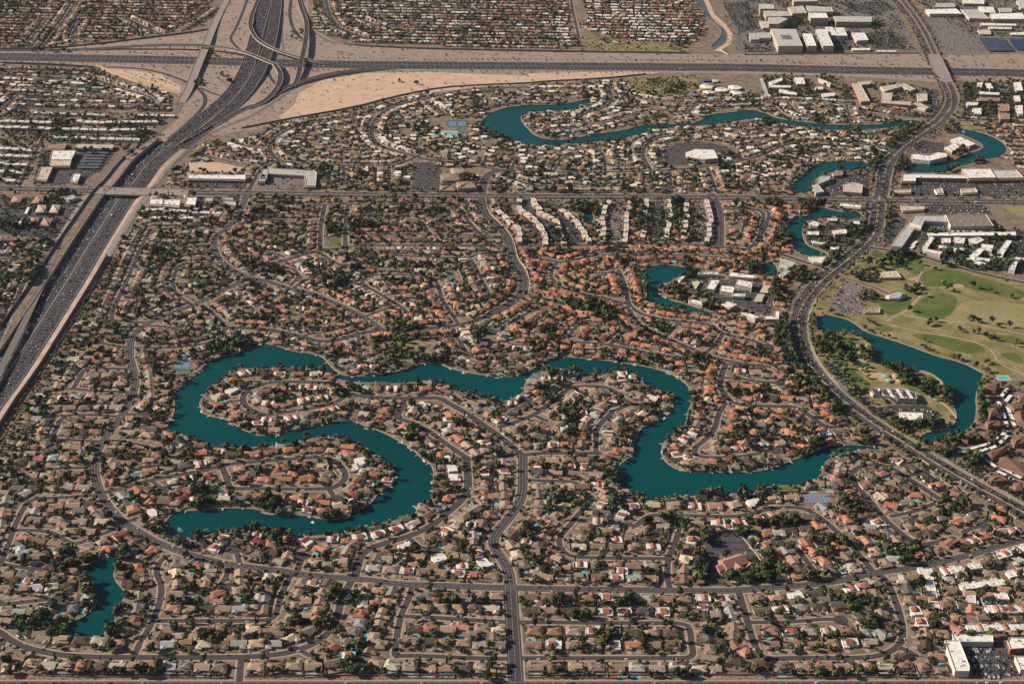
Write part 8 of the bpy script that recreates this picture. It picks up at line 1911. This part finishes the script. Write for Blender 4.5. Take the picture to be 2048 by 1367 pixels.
# ---------------------------------------------------------------- cars
CC = [('white', (.75, .75, .73)), ('silver', (.45, .46, .47)), ('black', (.02, .02, .022)), ('grey', (.14, .145, .15)), ('white', (.78, .77, .74)), ('red', (.28, .03, .03)), ('dark blue', (.03, .05, .14)), ('white', (.7, .7, .68)), ('silver', (.4, .41, .42)), ('grey', (.18, .18, .19)), ('black', (.025, .025, .03)), ('tan', (.35, .28, .2)), ('white', (.75, .75, .73)), ('silver', (.5, .5, .5)), ('black', (.03, .03, .03))]
def car_mb(col, kind):
    m = MB(); L, W_, H = (4.6, 1.85, 1.45) if kind == 'car' else ((5.3, 2.0, 1.9) if kind == 'pickup' else (8.5, 2.5, 3.2))
    z = .28
    def loft(secs, c, mi):
        o = len(m.v)
        for x, w, z0, z1 in secs: m.v += [(x, -w, z0), (x, w, z0), (x, w * .94, z1), (x, -w * .94, z1)]
        for i in range(len(secs) - 1):
            for k in range(4): m.f.append((o + 4 * i + k, o + 4 * i + (k + 1) % 4, o + 4 * i + 4 + (k + 1) % 4, o + 4 * i + 4 + k)[::-1]); m.c.append(c); m.m.append(mi)
        m.f.append((o, o + 1, o + 2, o + 3)[::-1][::-1]); m.c.append(c); m.m.append(mi); e = o + 4 * (len(secs) - 1); m.f.append((e, e + 1, e + 2, e + 3)); m.c.append(c); m.m.append(mi)
    h, w = L / 2, W_ / 2
    if kind == 'truck':
        m.box(-h, h - 2.2, -w, w, .7, H, (.75, .74, .72)); m.box(h - 2.0, h, -w * .9, w * .9, .5, 2.3, col); m.box(h - .9, h + .03, -w * .8, w * .8, 1.4, 2.1, col, 1)
    else:
        loft([(-h, w * .85, z + .1, .75), (-h + .3, w, z, .92), (h - 1.3, w, z, .92), (h - .2, w * .92, z, .74), (h, w * .8, z + .1, .6)], col, 0)
        x0, x1 = (-h + .5, h - 1.5) if kind == 'car' else (-h + 1.9, h - 1.6)
        loft([(x0, w * .8, .9, .95), (x0 + .6, w * .84, .9, H - .05), (x1 - .7, w * .84, .9, H - .02), (x1, w * .8, .9, .95)], col, 1)
        m.box(x0 + .65, x1 - .75, -w * .76, w * .76, H - .03, H + .02, col)
        if kind == 'pickup': m.box(-h + .2, x0 - .1, -w * .8, w * .8, .9, .94, (.05, .05, .05), 2)
    for x in (-h * .62, h * .62):
        for s in (-1, 1): m.box(x - .33, x + .33, s * w - .12, s * w + .03, 0, .66, (.02, .02, .02), 2)
    return m
cproto = {}; farcars = MB(); ncar = [0]; carL = []
def carspot(x, y, z, rz, ctx, key): carL.append((x, y, z, rz, ctx, key))
for li, o in enumerate([-29.5, -25.9, -22.2, -18.5, -14.8, -11.1, -7.0, 7.0, 11.1, 14.8, 18.5, 22.2, 25.9]):
    Q = offset(FW2, o); L = plen(Q); s = rnd.uniform(0, 20); west = o < 0
    while s < L:
        (x, y), (tx, ty) = walk(Q, s); j = min(range(len(FW2)), key=lambda t: (FW2[t][0] - x) ** 2 + (FW2[t][1] - y) ** 2)
        carspot(x, y, zf[j] + .32, math.atan2(ty, tx) + (0 if west else math.pi), 'F', li)
        s += 7 + rnd.expovariate(1 / (17 if west else 34))
for nm, w, dens in (('wn', 34, 11), ('en', 28, 45)):
    P = RB[nm]; 
    for o in np.arange(-w / 2 + 3.5, w / 2 - 2, 3.6):
        Q = offset(P, float(o)); L = plen(Q); s = rnd.uniform(0, 20)
        while s < L:
            (x, y), (tx, ty) = walk(Q, s); px, py = PX(x, y); zz_ = 0
            j = min(range(len(P)), key=lambda t: (P[t][0] - x) ** 2 + (P[t][1] - y) ** 2)
            carspot(x, y, None if True else 0, math.atan2(ty, tx), 'N' + nm, j); s += 8 + rnd.expovariate(1 / dens)
def along(P, offs, z, gap, ctx):
    for o in offs:
        Q = offset(P, o); L = plen(Q); s = rnd.uniform(0, gap)
        while s < L:
            (x, y), (tx, ty) = walk(Q, s); carspot(x, y, z, math.atan2(ty, tx) + (0 if o < 0 else math.pi), ctx, 0); s += 8 + rnd.expovariate(1 / gap)
along(US60, [-29, -25, -21, -14, -7, 7, 14, 21, 25, 29], .36, 75, 'U')
along(mains[0][2], [-11, -7, -3.6, 3.6, 7, 11], .42, 70, 'A'); along(mains[1][2], [8, 4.5], .42, 90, 'S'); along(mains[2][2], [-13, -9, -6, 6, 9, 13], .46, 60, 'D')
along(roads[1][1], [-3.2, 3.2], .34, 190, 'C'); along(roads[0][1], [-3, 3], .34, 200, 'C')
for m_, P, n, d in lots:
    x0, x1 = min(p[0] for p in P), max(p[0] for p in P); y0, y1 = min(p[1] for p in P), max(p[1] for p in P); rows_ = []; y = y0 + 8
    while y < y1 - 5:
        x = x0 + 1.5
        while x < x1:
            for dy in (-2.6, 2.6):
                if inpoly(x, y + dy * 2, P) and not onhouse(x, y) and not any(inpoly(x, y + dy, B[0]) for B in BL): rows_.append((x, y + dy))
            x += 2.9
        y += 17
    rnd.shuffle(rows_)
    for x, y in rows_[:int(n * 1.3)]: carspot(x, y, .3, math.pi / 2 * rnd.choice((1, -1)) + rnd.uniform(-.04, .04), 'L', d)
for h in houses:
    if h['town']: continue
    c, s = tie(h)
    q = rnd.random()
    if q < .30: u, v = h['gx'] + rnd.choice((-1.3, 1.3)), h['d'] / 2 + rnd.uniform(3.0, 4.2); carspot(h['x'] + u * c - v * s, h['y'] + u * s + v * c, .07, h['rz'] + math.pi / 2, 'H', h)
for w, P, a in roads:
    if not a or w > 12.4: continue
    L = plen(P); s = rnd.uniform(10, 50)
    while s < L - 10:
        (x, y), (tx, ty) = walk(P, s); o = rnd.choice((-1, 1)) * (w / 2 - 1.2); carspot(x - ty * o, y + tx * o, .3, math.atan2(ty, tx), 'K', 0); s += rnd.uniform(25, 110)
def zramp(nm, j): return {'wn': ZW, 'en': ZE}[nm][j]
ZW = [p[2] for p in smooth3(P3("A0 1180,975,0 1300,875,0 1440,765,0 1580,645,1 1680,490,4 1725,350,6 1760,210,6 1800,70,4 1830,-60,1"))]; ZE = [p[2] for p in smooth3(P3("A0 1235,1015,0 1350,925,0 1490,820,0 1640,690,1 1750,540,4 1810,410,6 1850,290,6 1880,140,4 1900,-60,1"))]
carL = [q if q[2] is not None else (q[0], q[1], zramp(q[4][1:], q[5]) + .5, q[3], q[4], q[5]) for q in carL]
carL = [q for q in carL if inframe(q[0], q[1])]
carL.sort(key=lambda q: q[1]); cnt = {}
LANES = ['far left', 'second', 'third', 'fourth', 'fifth', 'sixth', 'seventh', 'eighth', 'ninth', 'tenth', 'eleventh', 'twelfth', 'far right']
for i, (x, y, z, rz, ctx, key) in enumerate(carL):
    cw, cc = rnd.choice(CC); kd = rnd.choices(('car', 'pickup', 'truck'), (80, 18, 2 if ctx in 'FUAN' else 0))[0]; kk = (cw, kd)
    if i < 300:
        if kk not in cproto: o = car_mb(cc, kd).build({'car': 'car', 'pickup': 'pickup_truck', 'truck': 'box_truck'}[kd], ['car_paint', 'window_glass', 'rubber']); cproto[kk] = o
        else: o = cproto[kk].copy(); COL.objects.link(o)
        o.location = (x, y, z); o.rotation_euler[2] = rz; k2 = (ctx, key if not isinstance(key, dict) else 0); cnt[k2] = cnt.get(k2, 0) + 1; nm = {'car': 'car', 'pickup': 'pickup', 'truck': 'box truck'}[kd]
        if ctx == 'F': lb = '%s %s, %s from the bottom in the %s lane of the depressed freeway' % (cw, nm, ordw(cnt[k2]), LANES[key]); gr = 'cars driving on the depressed freeway'
        elif ctx == 'H':
            h = key; gr = 'cars parked on house drives'
            ref = '%s house from %s %s' % (ordw(h['ord']), h['dir'], fixdesc(h['desc'])) if 'ord' in h and h['n'] > 1 else ('house ' + fixdesc(h['desc']) if h['desc'] else 'house, %s such from the bottom' % ordw(cnt[k2]))
            lb = '%s %s at %s' % (cw, nm, ref)
        elif ctx == 'L': lb = '%s parked %s, %s from the bottom in the %s' % (cw, nm, ordw(cnt[k2]), key); gr = 'parked cars'
        else: lb = '%s %s, %s from the bottom on the %s' % (cw, nm, ordw(cnt[k2]), {'K': 'kerbs of the side streets', 'S': 'road along the bottom edge', 'D': 'curving main road at right', 'C': 'long curved avenue', 'A': 'wide avenue', 'U': 'top freeway'}.get(ctx, 'freeway')); gr = 'cars on the open roads'
        tag(o, uniq(lb, ('clean', 'shiny')), nm, gr)
    else: farcars.merge(car_mb(cc, kd), x, y, z, rz)
tag(farcars.build('distant_cars', ['car_paint', 'window_glass', 'rubber']), 'many small cars on the farther roads and car parks', 'cars', kind='stuff')
tick('cars')
# ---------------------------------------------------------------- on the water
SP = [("A3 1230,320", 1.0, 'white fountain spray at the lower left end of the winding lake'), ("D0 1140,842", 1.0, 'white fountain spray in the north lake by the main road'), ("D0 1500,905", .9, 'white fountain spray in the east lake')]
for s, k, lb in SP:
    r = empty('fountain', (*PTS(s)[0], -.9), 0, lb, 'fountain'); m = MB()
    for i in range(60):
        a = rnd.uniform(0, 6.28); q = rnd.random() ** .7; z = 6.5 * (1 - q * q); rr = q * 3.6; m.cyl(rr * math.cos(a), rr * math.sin(a), .22, .1, max(0, z - .9), z, 4)
    m.build('spray', 'white_spray', r); m = MB(); m.cyl(0, 0, .8, .8, 0, .3, 10, (.3, .3, .3)); m.build('nozzle_float', 'paint', r)
bn = 0
for s, ang in (("B3 1035,228", .3), ("B2 795,672", -.5), ("B2 1040,768", -.6), ("B2 1088,803", -.6), ("B2 1190,893", -.9), ("B2 1240,1040", 1.5), ("B2 795,812", .9), ("C2 365,188", .2), ("C2 920,238", -.1), ("C2 1152,298", -.5), ("C2 1213,320", -.5), ("C2 1258,352", -.8), ("C2 1312,425", 1.5), ("C2 1280,590", 1.4), ("C2 1105,835", 1.4), ("C2 1240,957", -.1), ("C2 1580,972", 0), ("C2 1720,965", .1), ("C2 1125,603", .4), ("B2 1370,262", -.5), ("B2 1460,292", -.4), ("B2 1690,325", 0), ("B3 430,265", -.3), ("B3 660,230", .3), ("A2 1378,558", -1), ("C2 610,200", 0), ("C2 795,217", 0), ("A3 1450,345", .4), ("A3 525,1030", 0), ("D2 555,795", 0), ("D2 640,770", .1), ("D2 535,935", 1.3), ("B2 870,880", -.4), ("B2 1000,1005", 1.4)):
    x, y = PTS(s)[0]; P = None
    bn += 1
    if bn % 2:
        r = empty('pontoon_boat', (x, y, -.9), ang, treelabel('small white pontoon boat', [x, y, 'b', 1, None, None, PX(x, y)]).replace('standing on open ground', 'moored at the bank'), 'boat', 'small boats moored at the lake banks')
        m = MB(); m.box(-3, 3, -1.2, -.6, 0, .6, (.5, .5, .5)); m.build('hull', 'paint', r); m = MB(); m.box(-3, 3, .6, 1.2, 0, .6, (.5, .5, .5)); m.build('hull', 'paint', r); m = MB(); m.box(-3, 3, -1.25, 1.25, .6, .8, (.6, .58, .55), 0, True); m.build('deck', 'paint', r)
        m = MB(); m.box(-1.8, 1.2, -1.2, 1.2, 2.5, 2.62, (.75, .74, .72), 0, True); m.build('sun_roof', 'paint', r)
        for a in (-1.6, 1.0):
            for b in (-1.1, 1.1): q = MB(); q.cyl(a, b, .06, .06, .8, 2.5, 4, (.5, .5, .5)); q.build('post', 'paint', r)
    else:
        r = empty('boat_dock', (x, y, -.9), ang, treelabel('pale timber dock', [x, y, 'b', 1, None, None, PX(x, y)]).replace('standing on open ground', 'at the water'), 'dock', 'small docks along the lake banks'); m = MB(); m.box(-4, 4, -1.3, 1.3, .5, .8, (.45, .38, .3), 0, True); m.build('deck', 'paint', r)
        for a in (-3.5, 3.5):
            for b in (-1, 1): q = MB(); q.cyl(a, b, .12, .12, -.3, .5, 5, (.2, .15, .12)); q.build('pile', 'bark', r)
P = lakes['winding lake']; C2 = P + [P[0]]; s = 20; L = plen(C2)
while s < L - 10:
    (x, y), (tx, ty) = walk(C2, s); s += rnd.uniform(22, 60)
    sg = 1 if inwater(x - ty * 4, y + tx * 4) else -1; x, y = x - ty * 1.5 * sg, y + tx * 1.5 * sg
    r = empty('boat_dock', (x, y, -.9), math.atan2(tx * sg, -ty * sg), treelabel('plank jetty', [x, y, 'b', rnd.choice((.5, 1, 1.4)), None, None, PX(x, y)]).replace('standing on open ground', 'at the water'), 'dock', 'small docks along the lake banks')
    m = MB(); m.box(-2, rnd.uniform(2.5, 5), -.9, .9, .8, 1.1, jit((.42, .36, .3), .25), 0, True); m.build('deck', 'paint', r); m = MB(); m.cyl(2.2, 0, .12, .12, -.3, .8, 5, (.2, .15, .12)); m.build('pile', 'bark', r)
r = empty('boat_pier', (*PTS("A2 1330,290")[0], -.9), 0, 'white pier with a boat below the blue tennis courts', 'pier'); m = MB(); m.box(-9, 9, -1.2, 1.2, .5, .8, (.6, .56, .5), 0, True); m.box(-11, -9, -6, 16, .5, .82, (.6, .56, .5), 0, True); m.build('deck', 'paint', r)
# ---------------------------------------------------------------- signs over the freeway, light masts
for i, (sidx, lb) in enumerate(((.12, 'green overhead sign gantry on the freeway above the avenue bridge'), (.47, 'green overhead sign gantry in the middle of the depressed freeway'), (.86, 'green overhead sign gantry near the left edge of the depressed freeway'))):
    (x, y), (tx, ty) = walk(FW2, plen(FW2) * sidx); j = min(range(len(FW2)), key=lambda t: (FW2[t][0] - x) ** 2 + (FW2[t][1] - y) ** 2)
    r = empty('sign_gantry', (x, y, zf[j]), math.atan2(ty, tx) + math.pi / 2, lb, 'sign gantry'); m = MB(); m.box(2, 32, -.3, .3, 7.2, 7.8, (.35, .35, .35), 0, True); m.build('beam', 'paint', r)
    for a in (2, 31.5): m = MB(); m.cyl(a, 0, .3, .3, 0, 7.2, 6, (.35, .35, .35)); m.build('post', 'paint', r)
    for a in (6, 18): m = MB(); m.box(a, a + 9, -.55, -.35, 6.0, 9.2, (.02, .22, .12), 0, True); m.build('sign_panel', 'paint', r)
k = 0
for s in np.arange(60, plen(FW2), 75):
    (x, y), (tx, ty) = walk(FW2, float(s)); j = min(range(len(FW2)), key=lambda t: (FW2[t][0] - x) ** 2 + (FW2[t][1] - y) ** 2)
    if not inframe(x, y): continue
    k += 1; r = empty('light_mast', (x, y, zf[j] + 1.2), math.atan2(ty, tx), 'grey light mast on the freeway median, %s counted from the avenue bridge down' % ordw(k), 'light mast', 'light masts on the freeway median'); m = MB(); m.cyl(0, 0, .22, .12, 0, 15, 6, (.35, .34, .33)); m.build('pole', 'paint', r); m = MB(); m.box(-.12, .12, -3, 3, 14.9, 15.1, (.35, .34, .33), 0, True); m.build('arm', 'paint', r)
    for b in (-3, 3): m = MB(); m.box(-.3, .3, b - .6, b + .6, 14.7, 14.9, (.6, .6, .6), 0, True); m.build('lamp_head', 'paint', r)
tick('done')

m = MB(); hz = bpy.data.materials.new('haze_air'); hz.use_nodes = True; ht = hz.node_tree; ht.nodes.clear()
pv_ = ht.nodes.new('ShaderNodeVolumePrincipled'); ho = ht.nodes.new('ShaderNodeOutputMaterial'); pv_.inputs['Color'].default_value = (.80, .87, 1.0, 1); pv_.inputs['Density'].default_value = HAZE; pv_.inputs['Anisotropy'].default_value = 0.2
ht.links.new(pv_.outputs[0], ho.inputs['Volume']); MAT['haze_air'] = hz
m.box(-31000, 31000, -7000, 41000, -13.0, 1300.0, (1, 1, 1), 0, True)
tag(m.build('haze', 'haze_air'), 'thin pale haze over the whole suburb', 'haze', kind='stuff')
